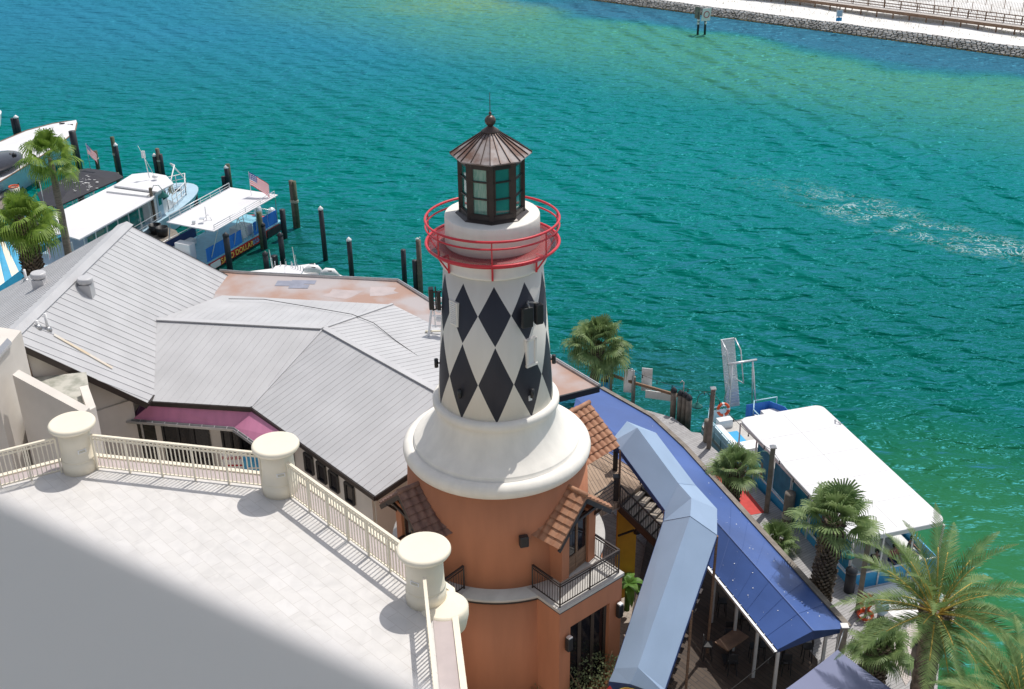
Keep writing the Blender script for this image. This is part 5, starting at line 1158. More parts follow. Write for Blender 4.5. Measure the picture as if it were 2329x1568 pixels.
b = MB(); p = f1.lerp(f2, .45) + V(.2, .3, 0); b.box(vz(p, 1.7), 1.5, .05, .5, R(-18)); b.build('low_panel', 'white', t)
b = MB(); 
for x, yb, yt in ((1438, 912, 842), (1551, 944, 870)):
    b = MB(); p = P(x, yb, DOCKZ); z = ZA(x, yt, p); b.tube([vz(p, DOCKZ), vz(p, z), vz(p, z + .1) + V(-.1, 0, 0), vz(p, z - .02) + V(-.22, 0, 0)], .035, 6); b.build('standpipe', 'galv', t)
p = P(1378, 884, DOCKZ); t = T('newspaper_box', 'turquoise blue vending box by the dock corner post', 'box', p); b = MB(); b.box(p + V(0, 0, .55), .5, .45, 1.1, R(-20)); b.build('cabinet', 'signblue', t, bevel=.02)
b = MB(); b.box(p + V(-.03, -.25, .75), .34, .04, .35, R(-20)); b.build('window', 'darkwin', t); b = MB(); b.box(p + V(0, 0, 1.12), .54, .5, .05, R(-20)); b.build('top', 'navy', t)
# red carpet, ropes, hose, dock box
cq = [P(1612, 1064, DOCKZ + .012), P(1650, 1054, DOCKZ + .012), P(1740, 1166, DOCKZ + .012), P(1687, 1175, DOCKZ + .012)]
t = tag(MB().slab(cq, .012).build('carpet', 'redmat'), 'red outdoor carpet laid on the grey dock beside the tour boat', 'carpet')
t = T('coiled_hose', 'bright orange hose coiled over a stand on the dock', 'hose', P(1967, 1405, DOCKZ)); b = MB(); q = P(1967, 1405, DOCKZ)
for k in range(14):
    w_ = random.uniform(.15, .26); h = random.uniform(.35, .55); o_ = V(random.uniform(-.06, .06), random.uniform(-.1, .1), 0)
    b.tube([q + o_ + V(w_ * math.cos(a / 12 * 6.283), .02 * a, .75 + h * math.sin(a / 12 * 6.283)) for a in range(13)], .018, 5)
for k in range(4): b.ring(q + V(0, 0, .06 + .04 * k), .28 + .02 * k, .03, 20, 5)
b.build('coils', 'orangerope', t); b = MB(); b.beam(q, q + V(0, 0, 1.3), .08); b.beam(q + V(-.25, 0, 1.25), q + V(.25, 0, 1.25), .06); b.build('stand', 'greywood', t)
q = P(2003, 1400, 1.5); t = T('outboard_motor', 'grey outboard motor with pale blue cowling at the dock edge', 'motor', q); b = MB(); b.smooth = True; b.lathe(q, [(.16, .1), (.26, .25), (.30, .5), (.24, .72), (.08, .8)], 20); b.build('cowling', 'hullblue', t); b = MB(); b.beam(q + V(0, 0, -1), q + V(0, 0, .2), .2, .28); b.build('leg', 'darkbrown', t)
# ------------------------------------------------------------------ boats
def frame_pt(O, u, v): return lambda a, b_, z: V(O.x + u.x * a + v.x * b_, O.y + u.y * a + v.y * b_, z)
def hull(mb, f, u0, u1, w_, z0, z1, bow=3.0, stern=.2, flare=.35, nose=1.0, camber=.0):
    # outline from stern (u0) to bow (u1), v from 0 to w_
    n = 9; top = [(u0, 0)]; L = []
    for k in range(n + 1): t_ = k / n; L.append((u1 - bow + bow * math.sin(t_ * math.pi / 2), w_ / 2 * (1 - math.cos(t_ * math.pi / 2) ** 1.0) if False else w_ / 2 * (t_ ** 2.2)))
    near = [(u0, 0)] + [(u, vv) for u, vv in L]; far = [(u, w_ - vv) for u, vv in near][::-1]
    out = near + far[1:]
    def low(p):
        uu, vv = p; c = w_ / 2; k = max(0, (uu - (u1 - bow)) / bow); return (uu - k * bow * .22, c + (vv - c) * (1 - flare * (.35 + .65 * k)))
    rise = lambda p: z1 + camber * max(0, (p[0] - u0) / (u1 - u0)) ** 2
    T_ = [f(*p, rise(p)) for p in out]; B_ = [f(*low(p), z0) for p in out]; k = len(out)
    mb.add(T_ + B_, [tuple(range(k)), tuple(range(2 * k - 1, k - 1, -1))] + [(i, (i + 1) % k, k + (i + 1) % k, k + i) for i in range(k)])
    return T_
def rails(mb, pts, z, h, r=.025, mids=1, sp=1.1):
    for p, q in zip(pts[:-1], pts[1:]):
        p, q = vz(p, z), vz(q, z); mb.tube([p + V(0, 0, h), q + V(0, 0, h)], r, 5)
        for k in range(mids): mb.tube([p + V(0, 0, h * (k + 1) / (mids + 1)), q + V(0, 0, h * (k + 1) / (mids + 1))], r * .7, 4)
        n = max(1, int((q - p).length / sp))
        for k in range(n + 1): s_ = p.lerp(q, k / n); mb.tube([s_, s_ + V(0, 0, h)], r * .9, 4)
def flag(p, w_, h, lab, dv, grp='american flags'):
    t = T('american_flag', lab, 'flag', p, grp); b = MB(); b.tube([p, p + V(0, 0, h)], .025, 6); b.build('flag_pole', 'alu', t)
    b = MB(); nx_, ny_ = 22, 13; hh = w_ * .55; vs = []; dv = Vector(dv)
    for j in range(ny_ + 1):
        for i in range(nx_ + 1):
            x = i / nx_; y = j / ny_; vs.append(p + V(0, 0, h - .03 - hh * y - .45 * w_ * x ** 1.3) + dv * (w_ * x * .85) + V(-dv.y, dv.x, 0) * (.07 * math.sin(x * 9 + y) * x))
    for j in range(ny_):
        for i in range(nx_):
            canton = j < 7 and i < 9; b.cur = (2 if (i % 2 == 1 and j % 2 == 1) else 1) if canton else (0 if j % 2 == 0 else 2)
            o = len(b.v); b.add([vs[j * (nx_ + 1) + i], vs[j * (nx_ + 1) + i + 1], vs[(j + 1) * (nx_ + 1) + i + 1], vs[(j + 1) * (nx_ + 1) + i]], [(0, 1, 2, 3)])
    b.build('cloth', ['flagred', 'flagblue', 'flagwhite'], t)
M['flagred'] = leafmat('flag_red', (.62, .03, .05), (.66, .04, .06), .5); M['flagblue'] = leafmat('flag_blue', (.03, .04, .22), (.035, .05, .25), .5); M['flagwhite'] = leafmat('flag_white', (.8, .8, .8), (.85, .85, .85), .5)
# --- tour boat at the dock on the right
A_ = P(1682, 955, 3.8); D_ = P(1937, 1228, 3.8); B_ = P(1866, 922, 3.8); C_ = P(2142, 1172, 3.8)
u = (D_ - A_).normalized(); L = (D_ - A_).length; v = V(-u.y, u.x, 0); W_ = ((B_ - A_).dot(v) + (C_ - D_).dot(v)) / 2
f = frame_pt(A_, u, v); g = lambda a, b_, z: f(a, b_, z)
t = T('tour_boat', 'wide white roofed blue pontoon tour boat moored at the dock on the right', 'boat', f(L / 2, W_ / 2, 0))
def rrect(u0, u1, v0, v1, r, z, sk0=0, sk1=0):
    o = []
    for cu, cv_, a0 in ((u1 - r, v1 - r, 0), (u0 + r, v1 - r, 90), (u0 + r, v0 + r, 180), (u1 - r, v0 + r, 270)):
        for k in range(7): a = R(a0 + 15 * k); o.append(f(cu + r * math.cos(a), cv_ + r * math.sin(a), z))
    return o
b = MB(); ro = rrect(-.1, L + .1, 0, W_, .45, 3.85); b.prism([(p.x, p.y) for p in ro], 3.58, 3.84); b.build('roof', 'roofwhite', t, bevel=.05)
b = MB()
for k in range(1, 5): b.beam(f(L * k / 5, .12, 3.847), f(L * k / 5, W_ - .12, 3.847), .05, .012)
b.beam(f(.2, W_ * .5, 3.848), f(L - .2, W_ * .5, 3.848), .04, .010)
b.build('roof_seam', 'white', t)
b = MB(); b.tube([f(1.6, W_ - .15, 3.86), f(1.9, W_ - .3, 4.0), f(2.1, W_ - .1, 3.86)], .04, 6); b.build('roof_fitting', 'alu', t)
for vv in (.55, W_ - .75):
    b = MB(); b.tube([f(-5.0, vv, .65), f(-4.5, vv, .35), f(0, vv, .3), f(L + 2.2, vv, .3)], [.12, .42, .46, .46], 14); b.build('pontoon', 'hullblue', t)
b = MB(); b.prism([(p.x, p.y) for p in (f(-4.4, .1, 0), f(L + .2, .1, 0), f(L + .2, W_ - .1, 0), f(-4.4, W_ - .1, 0))], .68, .88); b.build('deck', 'concrete', t)
b = MB()
for (a, c) in ((f(-.0, .12, 0), f(L, .12, 0)), (f(L, .12, 0), f(L, W_ - .12, 0)), (f(0, W_ - .12, 0), f(L, W_ - .12, 0))): b.beam(vz(a, 1.33), vz(c, 1.33), .07, .92)
b.build('side_panel', 'boatblue', t)
b = MB()
for (a, c) in ((f(.0, .06, 0), f(L + .06, .06, 0)), (f(L + .07, .06, 0), f(L + .07, W_, 0))):
    for z in (.9, 1.82): b.beam(vz(a, z), vz(c, z), .05, .06)
for k in range(7): p = f(L * k / 6, .08, 0); b.beam(vz(p, .9), vz(p, 3.6), .07)
for k in range(4): p = f(L + .05, .1 + (W_ - .2) * k / 3, 0); b.beam(vz(p, .9), vz(p, 3.6), .07)
for k in range(7): p = f(L * k / 6, W_ - .1, 0); b.beam(vz(p, .9), vz(p, 3.6), .06)
b.build('side_frame', 'white', t)
M['curtain'] = leafmat('boat_window_curtain', (.03, .26, .40), (.05, .34, .50), .45)
for k in range(1, 6):
    b = MB(); a, c = f(L * k / 6 + .05, .16, 0), f(L * (k + 1) / 6 - .05, .16, 0); b.beam(vz(a, 2.7), vz(c, 2.7), .03, 1.65); b.build('window_curtain', 'curtain', t)
b = MB(); b.prism([(p.x, p.y) for p in (f(.3, .3, 0), f(L - .3, .3, 0), f(L - .3, 1.1, 0), f(.3, 1.1, 0))], .88, 1.35); b.prism([(p.x, p.y) for p in (f(.3, W_ - .9, 0), f(L - .3, W_ - .9, 0), f(L - .3, W_ - .3, 0), f(.3, W_ - .3, 0))], .88, 1.35); b.build('bench', 'white', t)
# bow: two railed seating bays, gangway between
for v0, v1, nm in ((.05, 1.75, 'n'), (W_ - 2.0, W_ - .05, 'f')):
    b = MB(); rails(b, [f(-.3, v0, 0), f(-3.6, v0, 0), f(-4.5, v0 + .5, 0), f(-4.5, v1, 0)], .9, 1.0, .035, 1, .8); b.build('bow_rail', 'palewater', t)
    b = MB()
    pts2 = [f(-.3, v0 + .03, 0), f(-3.6, v0 + .03, 0), f(-4.45, v0 + .5, 0), f(-4.45, v1, 0)] if nm == 'n' else [f(-.3, v1, 0), f(-3.6, v1, 0), f(-4.45, v1 - .5, 0), f(-4.45, v0, 0)]
    for p, q in zip(pts2[:-1], pts2[1:]): b.beam(vz(p, 1.35), vz(q, 1.35), .03, .8)
    b.build('bow_panel', 'canvasblue' if nm == 'f' else 'palewater', t)
    b = MB(); b.prism([(p.x, p.y) for p in (f(-3.9, v0 + .25, 0), f(-.4, v0 + .25, 0), f(-.4, v0 + .75, 0), f(-3.4, v0 + .75, 0))] , .88, 1.38); b.prism([(p.x, p.y) for p in (f(-4.2, v0 + .8, 0), f(-3.75, v0 + .8, 0), f(-3.75, v1 - .05, 0), f(-4.2, v1 - .05, 0))], .88, 1.38); b.prism([(p.x, p.y) for p in (f(-1.3, v0 + .8, 0), f(-.5, v0 + .8, 0), f(-.5, v1, 0), f(-1.3, v1, 0))], .88, 1.5); b.build('bow_bench', 'white', t)
    b = MB(); b.prism([(p.x, p.y) for p in (f(-3.3, v0 + .8, 0), f(-1.4, v0 + .8, 0), f(-1.4, v1, 0), f(-3.3, v1, 0))], .88, .90); b.build('bow_floor', 'boatblue', t)
gb = P(1668, 925, .95); gt_ = vz(gb, ZA(1650, 782, gb)); ghw = .42
b = MB(); n_ = 22; dx = v * ghw; tp = gt_ - u * .9 - v * .25
for k in range(n_): p = gb.lerp(tp, k / n_); q = gb.lerp(tp, (k + .86) / n_); b.add([p - dx, p + dx, q + dx, q - dx, p - dx - u * .06, p + dx - u * .06, q + dx - u * .06, q - dx - u * .06], [(0, 1, 2, 3), (7, 6, 5, 4), (0, 4, 5, 1), (1, 5, 6, 2), (2, 6, 7, 3), (3, 7, 4, 0)])
gw_ = b.build('gangway', 'alu', t)
b = MB()
for s_ in (-1, 1): 
    o_ = v * ghw * s_; b.tube([gb + o_ + (tp - gb) * .38 + u * .05, gb + o_ + (tp - gb) * .42 + u * .75, gb + o_ + (tp - gb) * .9 + u * .75, tp + o_ + u * .1], .04, 6)
b.build('gangway_rail', 'alu', gw_)
b = MB(); zt2 = ZA(1690, 838, gb + u * 1.2); a0, a1 = gb + u * .9 - v * .75, gb + u * .9 + v * 1.0
b.tube([a0, vz(gb + u * .4 - v * .5, zt2)], .05, 6); b.tube([a1, vz(gb + u * .4 + v * .75, zt2)], .05, 6); b.tube([gb + v * 1.2, vz(gb + u * .4 + v * .75, zt2)], .04, 6); b.tube([gb - v * .7, vz(gb + u * .4 - v * .5, zt2)], .04, 6); b.tube([vz(gb + u * .4 - v * .8, zt2), vz(gb + u * .4 + v * 1.0, zt2)], .07, 8); b.build('hoist_frame', 'alu', t)
q = P(1645, 932, 2.1); t2 = T('life_ring', 'orange and white life ring hung on the tour boat bow rail', 'life ring', q)
b = MB(); c = MB(); nrm = (EYE - q).normalized(); nrm = (nrm - V(0, 0, nrm.z * .6)).normalized(); a1_ = v; a2_ = nrm.cross(v).normalized()
for k in range(4):
    for mb_, s0_, s1_ in ((b, k * 90 + 10, k * 90 + 80), (c, k * 90 + 80, k * 90 + 100)): mb_.tube([q + (a1_ * math.cos(R(s)) + a2_ * math.sin(R(s))) * .33 for s in [s0_ + (s1_ - s0_) * j / 8 for j in range(9)]], .085, 8)
    c.build('band', 'white', t2); c = MB()
b.build('ring', 'orangerope', t2)
# stern platform
b = MB(); b.prism([(p.x, p.y) for p in (f(L + .2, .6, 0), f(L + 2.3, .6, 0), f(L + 2.3, W_ - .5, 0), f(L + .2, W_ - .5, 0))], .5, .72); b.prism([(p.x, p.y) for p in (f(L + .35, .65, 0), f(L + .8, .65, 0), f(L + .8, 2.4, 0), f(L + .35, 2.4, 0))], .72, 1.1); b.build('stern_platform', 'white', t)
b = MB(); e = f(L + 1.2, W_ - 1.4, .72); b.smooth = True; b.lathe(e, [(.2, 0), (.3, .3), (.32, .7), (.2, .95), (.05, 1.0)], 16); b.build('outboard', 'hullblue', t)
SEAT = [(f(L - .9, W_ * .62, 0), 'person in a magenta shirt seated at the stern of the tour boat', 'magenta', 0), (f(L - .8, W_ * .42, 0), 'dark haired person seated left of the magenta shirt in the tour boat', 'darkshirt', 1), (f(L - 1.2, W_ * .85, 0), 'person in dark clothes at the outer stern corner of the tour boat', 'darkshirt', 2), (f(1.2, .55, 0), 'person in black seated near the front of the tour boat, behind the palm', 'darkshirt', 3)]

# --- red hulled pontoon boat in the marina
O_ = P(471, 600, .85); e = P(642, 501.5, .85); u = (e - O_).normalized(); v = V(-u.y, u.x, 0); Lh = (e - O_).length; f = frame_pt(O_, u, v)
t = T('pontoon_boat', 'red hulled pontoon boat with white roof, blue rail canvas and yellow lettering', 'boat', f(3, 2, 0))
b = MB(); hull(b, f, -6, Lh + .5, 4.3, .05, .74, 1.2, flare=.12); b.build('hull', 'hullred', t)
b = MB(); b.prism([(p.x, p.y) for p in (f(-6, 0, 0), f(Lh, 0, 0), f(Lh, 4.3, 0), f(-6, 4.3, 0))], .76, .86); M['deckblue'] = mat('boat_deck_blue', (.22, .50, .62), .5); b.build('deck', 'deckblue', t)
b = MB(); b.beam(f(Lh - 2.2, -.015, .38), f(Lh + .1, -.015, .38), .03, .6); b.build('bow_black_band', 'black', t)
hd = lambda a, z: f(a, -.05, z)
text('name_lettering', 'SAND DOLLAR', .62, hd(Lh * .37, .40), u, (0, 0, 1), 'gold', t)
text('phone_lettering', '850-837', .52, hd(Lh * .66, .42), u, (0, 0, 1), 'signblue', t)
b = MB(); b.beam(hd(.3, .42), hd(1.5, .42), .02, .5); b.build('white_decal', 'white', t)
rz = 3.4; rc_ = [P(378, 505, rz), P(523, 426, rz), P(632, 443, rz), P(486, 526, rz)]
b = MB(); b.slab(rc_, .1); b.build('roof', 'roofwhite', t, bevel=.03)
b = MB(); k1_, k2_, k3_, k4_ = rc_
ins = lambda p: p.lerp((k1_ + k3_) / 2, .06)
rails(b, [vz(ins(k1_), 0), vz(ins(k2_), 0)], rz, .45, .035, 1, 1.2); rails(b, [vz(ins(k4_), 0), vz(ins(k3_), 0)], rz, .35, .03, 1, 1.8); b.build('roof_rail', 'alu', t)
b = MB(); p = k1_.lerp(k4_, .6).lerp(k2_.lerp(k3_, .6), .18) + V(0, 0, .02); b.beam(p + V(0, 0, 0), p + V(0, 0, 1.1), .05); b.tube([p + V(.4, 0, 0), p + V(.1, .2, .4), p + V(-.3, .1, 0)], .03, 5); b.box(p + V(-.2, -.5, .35), .4, .35, .05); b.box(p + V(-.8, -.7, .12), .25, .2, .2); b.build('roof_fittings', 'alu', t)
b = MB()
for a_ in (.06, .35, .65, .95):
    for p, q in ((k4_.lerp(k3_, a_), f((Lh) * a_, .1, .86)), (k1_.lerp(k2_, a_), f(Lh * a_, 4.2, .86))): b = MB(); b.beam(p - V(0, 0, .08), q, .06); b.build('roof_post', 'alu', t)
b = MB(); rails(b, [f(.9, .06, 0), f(Lh * .46, .06, 0)], .86, 1.0, .03, 1, 1.0); rails(b, [f(Lh * .60, .06, 0), f(Lh - .6, .06, 0), f(Lh - .6, 4.2, 0)], .86, 1.0, .03, 1, 1.0); rails(b, [f(-6, 4.2, 0), f(Lh - .6, 4.2, 0)], .86, 1.0, .03, 2, 1.0); b.build('side_rail', 'alu', t)
b = MB()
for a0_, a1_ in ((.1, Lh * .25), (Lh * .26, Lh * .45), (Lh * .61, Lh - 1.9), (Lh - 1.85, Lh - .65)): b = MB(); b.beam(f(a0_, .02, 1.45), f(a1_, .02, 1.45), .03, 1.08); b.build('rail_canvas', 'canvasblue', t)
b = MB(); b.beam(f(-5.5, 4.1, 1.4), f(Lh * .4, 4.1, 1.4), .05, .8); b.build('far_rail_panel', 'navy', t)
b = MB(); b.prism([(p.x, p.y) for p in (f(-5, 3.3, 0), f(3, 3.3, 0), f(3, 3.9, 0), f(-5, 3.9, 0))], .86, 1.3); b.prism([(p.x, p.y) for p in (f(-1.2, 1.4, 0), f(-.1, 1.4, 0), f(-.1, 2.8, 0), f(-1.2, 2.8, 0))], .86, 1.4); b.prism([(p.x, p.y) for p in (f(-.1, 1.4, 0), f(.6, 1.4, 0), f(.6, 2.8, 0), f(-.1, 2.8, 0))], .86, 2.15); b.prism([(p.x, p.y) for p in (f(5.0, .5, 0), f(6.6, .5, 0), f(6.6, 1.6, 0), f(5.0, 1.6, 0))], .86, 1.7); b.build('helm_seat', 'white', t, bevel=.04)
b = MB(); 
for s_ in (0, .55): b.tube([f(Lh * .48 + s_, .1, .86), f(Lh * .48 + s_, .4, 3.35)], .035, 5)
for k in range(8): b.tube([f(Lh * .48, .1 + .035 * k, 1.1 + .3 * k), f(Lh * .48 + .55, .1 + .035 * k, 1.1 + .3 * k)], .025, 4)
b.build('ladder', 'alu', t)
b = MB(); b.smooth = True
b.lathe(f(Lh + .3, 1.2, .5), [(.2, 0), (.34, .3), (.36, .8), (.25, 1.1), (.05, 1.2)], 14); b.lathe(f(Lh + .3, 2.6, .5), [(.2, 0), (.34, .3), (.36, .8), (.25, 1.1), (.05, 1.2)], 14); b.build('outboard_cover', 'alu', t)
fp2 = k3_.lerp(k2_, .45).lerp(k4_, .12); flag(fp2 + V(0, 0, .02), 2.0, 2.0, 'american flag flying above the roof of the red hulled pontoon boat', V(.85, -.3, 0).normalized())

# --- dive boat with long white roof
zc = 3.7; Rn0, Rn1 = P(180, 545, zc), P(347, 452, zc); u = (Rn1 - Rn0).normalized(); v = V(-u.y, u.x, 0); L = (Rn1 - Rn0).length; f = frame_pt(Rn0, u, v)
Wd = (P(125, 490, zc) - Rn0).dot(v)
t = T('dive_boat', 'large dive boat with long white canvas roof and white pilot house', 'boat', f(5, 2, 0))
b = MB(); rf = [P(180, 545, zc), P(347, 452, zc), P(357, 437, zc), P(261, 420, zc), P(122, 488, zc), P(147, 535, zc)]; b.slab(rf, .1); b.build('roof', 'roofwhite', t)
b = MB(); pr = [P(258, 422, zc + .35), P(300, 396, zc + .35), P(340, 392, zc + .35), P(378, 399, zc + .35), P(395, 417, zc + .35), P(357, 436, zc + .35)]; b.slab(pr, .15); b.build('pilot_roof', 'roofwhite', t, bevel=.04)
b = MB(); hull(b, f, -4.5, L + 8.5, Wd, 0.05, 1.25, 5.5, flare=.3, camber=.7); b.build('hull', 'hullblue', t)
b = MB(); b.prism([(p.x, p.y) for p in (f(-4, .25, 0), f(L, .25, 0), f(L, Wd - .3, 0), f(-4, Wd - .3, 0))], 1.26, 1.30); b.build('deck', 'palewater', t)
b = MB()
for k in range(8):
    for vv in (.3, Wd - .3): b = MB(); p = f(-.5 + (L + .3) * k / 7, vv, 0); b.beam(vz(p, 1.3), vz(p, zc - .05), .07); b.build('roof_post', 'alu', t)
b = MB(); rails(b, [f(-4, .2, 0), f(L + 1, .2, 0)], 1.3, .9, .03, 1, 1.2); b.build('side_rail', 'alu', t)
b = MB(); b.prism([(p.x, p.y) for p in (f(L + .1, .6, 0), f(L + 2.6, .6, 0), f(L + 2.9, .9, 0), f(L + 2.9, Wd - .9, 0), f(L + .1, Wd - .6, 0))], 1.3, zc + .15); ph = b.build('pilot_house', 'white', t)
b = MB(); b.beam(f(L + 1.2, .57, 2.5), f(L + 1.95, .57, 2.5), .04, 1.9); b.build('door', 'hullblue', ph)
b = MB(); b.beam(f(L + 1.4, .54, 2.9), f(L + 1.8, .54, 2.9), .03, .7); b.build('door_sign', 'teal', ph)
b = MB(); b.beam(f(L + 2.1, .57, 3.1), f(L + 2.55, .57, 3.1), .04, .6); b.beam(f(L + 2.93, 1.1, 3.0), f(L + 2.93, Wd - 1.1, 3.0), .04, .9); b.build('cabin_window', 'darkwin', ph)
b = MB(); b.add([f(L + 2.9, .7, 1.3), f(L + 4.6, .9, 1.5), f(L + 4.6, Wd - .9, 1.5), f(L + 2.9, Wd - .7, 1.3), f(L + 2.9, .8, 2.6), f(L + 2.9, Wd - .8, 2.6)], [(0, 1, 4), (1, 2, 5, 4), (2, 3, 5)]); b.build('foredeck_screen', 'white', t)
b = MB(); b.beam(f(2, 1.0, 2.2), f(L - .2, 1.0, 2.2), .05, 1.5); b.build('inner_panel', 'teal', t)
b = MB(); rails(b, [f(L + 3, .35, 0), f(L + 6, 1.1, 0), f(L + 8.2, Wd / 2, 0), f(L + 6, Wd - 1.1, 0), f(L + 3, Wd - .4, 0)], 1.6, 1.3, .04, 2, .8)
b.tube([f(L + 3.5, 1, 3), f(L + 6.5, Wd / 2 - .3, 4.2), f(L + 6.8, Wd / 2 + .3, 4.2), f(L + 8.0, Wd / 2, 2.6)], .06, 6); b.build('bow_rail', 'white', t)
b = MB(); p = P(340, 405, zc + .5); b.tube([p, p + V(-.3, .3, 2.2)], .04, 5); b.box(p + V(-.3, .3, 1.9), .3, .1, .6); b.tube([p + V(.5, 0, 0), p + V(-.7, .5, 2.6)], .015, 4); b.smooth = True; b.sphere(p + V(.5, -.1, .15), .25, 10, .7); b.build('mast', 'white', t)
b = MB(); c_ = P(348, 425, 1.0); q = vz(f(L + 3.6, .9, 0), 3.2)
for k in range(10): b.tube([q + V(random.uniform(-.2, .2), random.uniform(-.2, .2), .5), q + V(random.uniform(-.3, .3), random.uniform(-.3, .3), -.5)], .035, 4)
b.build('rope_coil', 'rope', t)
t2 = T('lamp_post', 'brown lamp post with green dome lamp standing before the dive boat pilot house', 'lamp post', P(359, 560, 1.2), 'dock lamp posts')
pb = P(359, 560, 1.2); pb = PY(355, 512, f(L + 1, -1.2, 0).y); pb = vz(pb, 1.2); zt_ = ZA(348, 427, pb)
b = MB(); b.beam(pb, vz(pb, zt_), .2); b.build('post', 'brownpile', t2)
b = MB(); b.tube([vz(pb, zt_ - .4), vz(pb, zt_ + .2) + V(.3, 0, 0), vz(pb, zt_ + .2) + V(.7, 0, 0), vz(pb, zt_ - .2) + V(.95, 0, 0)], .03, 5); b.lathe(vz(pb, zt_ - .75) + V(.95, 0, 0), [(.06, .5), (.1, .35), (.42, .08), (.44, 0)], 14); b.build('lamp_shade', 'greenlamp', t2)

# --- black canopy boat
zc = 3.2; cn_ = [P(128, 471, zc), P(281, 403, zc), P(265, 392, zc), P(200, 383, zc), P(180, 386, zc), P(84, 440, zc), P(96, 465, zc)]
u = (cn_[1] - cn_[0]).normalized(); v = V(-u.y, u.x, 0); L = (cn_[1] - cn_[0]).length; f = frame_pt(cn_[0], u, v); Wd = (cn_[5] - cn_[0]).dot(v)
t = T('canopy_boat', 'pontoon boat under a black canvas canopy streaked with bird droppings', 'boat', f(4, 2, 0))
b = MB(); ctr = sum(cn_, V(0, 0, 0)) / len(cn_) + V(0, 0, .3); k = len(cn_)
b.add(cn_ + [p + V(0, 0, -.1) for p in cn_] + [p.lerp(ctr, .5) + V(0, 0, .12) for p in cn_] + [ctr], [(i, (i + 1) % k, 2 * k + (i + 1) % k, 2 * k + i) for i in range(k)] + [(2 * k + i, 2 * k + (i + 1) % k, 3 * k) for i in range(k)] + [(i, (i + 1) % k, k + (i + 1) % k, k + i) for i in range(k)] + [tuple(range(2 * k - 1, k - 1, -1))])
cv = b.build('canopy', 'blackcanvas', t)
b = MB(); random.seed(21)
for i in range(60):
    p = P(185 + random.gauss(0, 22), 415 + random.gauss(0, 8), zc + .30); r = random.choice([.02, .03, .05, .09]); b.add([p + V(math.cos(j * 1.257) * r * 1.6, math.sin(j * 1.257) * r * .5, 0) for j in range(5)], [(0, 1, 2, 3, 4)])
b.build('bird_droppings', 'white', cv)
b = MB(); hull(b, f, -1.5, L + 1.2, Wd, .05, .9, 1.5, flare=.15); b.build('hull', 'white', t)
b = MB(); rails(b, [f(-1, .1, 0), f(L + .6, .1, 0)], .9, 1.0, .03, 2, 1.0); rails(b, [f(-1, Wd - .1, 0), f(L, Wd - .1, 0)], .9, 1.0, .03, 2, 1.0)
for k in range(5): b.beam(f(L * k / 4, .2, .9), f(L * k / 4, .2, zc - .05), .06); b.beam(f(L * k / 4, Wd - .2, .9), f(L * k / 4, Wd - .2, zc - .05), .06)
b.tube([f(-.6, .6, zc - .4), f(-.6, .6, zc + 2.2)], .03, 5); b.build('rail_frame', 'alu', t)
flag(P(206, 385, 3.3), 1.6, 2.3, 'small american flag at the far end of the black canopy boat', V(.6, -.5, 0).normalized())

# --- white yacht top left
t = T('yacht', 'big white yacht with raised bow and teak rail cut off by the left edge', 'boat', P(60, 380, 0))
Ns = [P(175, 281, 2.7), P(171, 300, 2.65), P(147, 320, 2.6), P(116, 342, 2.55), P(50, 384, 2.5), P(-80, 464, 2.5)]
Fs = [P(174, 277, 2.7), P(150, 277, 2.65), P(119, 282, 2.6), P(59, 298, 2.55), P(0, 323, 2.5), P(-80, 360, 2.5)]
Nw = [P(150, 345, 0), P(146, 352, 0), P(132, 373, 0), P(109, 394, 0), P(62, 426, 0), P(-80, 510, 0)]
b = MB(); k = 6; b.smooth = True
b.add(Ns + Nw, [(i, i + 1, k + i + 1, k + i) for i in range(k - 1)]); Fw = [vz(p, 0) + V(-.3, -.5, 0) for p in Fs]; Fw[0] = Nw[0]; b.add(Fs + Fw, [(i, i + 1, k + i + 1, k + i) for i in range(k - 1)]); b.add([Ns[0], Fs[0], Fw[0], Nw[0]], [(0, 1, 2, 3)]); b.build('hull', 'hullblue', t)
b = MB(); b.smooth = True; md = [a.lerp(c, .5) + V(0, 0, .25) for a, c in zip(Ns, Fs)]; b.add(Ns + md + Fs, [(i, i + 1, k + i + 1, k + i) for i in range(k - 1)] + [(k + i, k + i + 1, 2 * k + i + 1, 2 * k + i) for i in range(k - 1)]); b.build('deck', 'roofwhite', t)
b = MB(); b.tube([p + V(0, 0, .03) for p in Ns], .06, 6); b.tube([p + V(0, 0, .03) for p in Fs], .05, 6); b.build('toe_rail', 'wood', t)
b = MB(); b.smooth = True; c_ = P(-12, 372, 3.0); b.sphere(c_, 1, 20, .45); b.v = [(c_.x + (a[0] - c_.x) * 2.2, c_.y + (a[1] - c_.y) * 3.6, a[2]) for a in b.v]; b.build('windscreen', 'darkwin', t)
b = MB(); b.tube([P(20, 442, .9), P(-20, 470, .9)], .5, 10); b.build('fender', 'black', t)
b = MB(); b.smooth = True; 
for (x, y) in ((141, 281), (160, 284)): b.box(P(x, y, 2.85), .5, .15, .1)
b.build('deck_cleat', 'black', t)
t = T('small_boat_bow', 'tip of a small white boat bow at the far left edge above the yacht', 'boat', P(0, 292, 0)); q0 = P(14, 282, 1.4)
b = MB(); f = frame_pt(P(-40, 318, 0), (P(14, 287, 0) - P(-40, 318, 0)).normalized(), V(-.5, .85, 0)); hull(b, f, 0, (P(14, 287, 0) - P(-40, 318, 0)).length, 3.0, .05, 1.3, 3, flare=.3); b.build('hull', 'white', t)

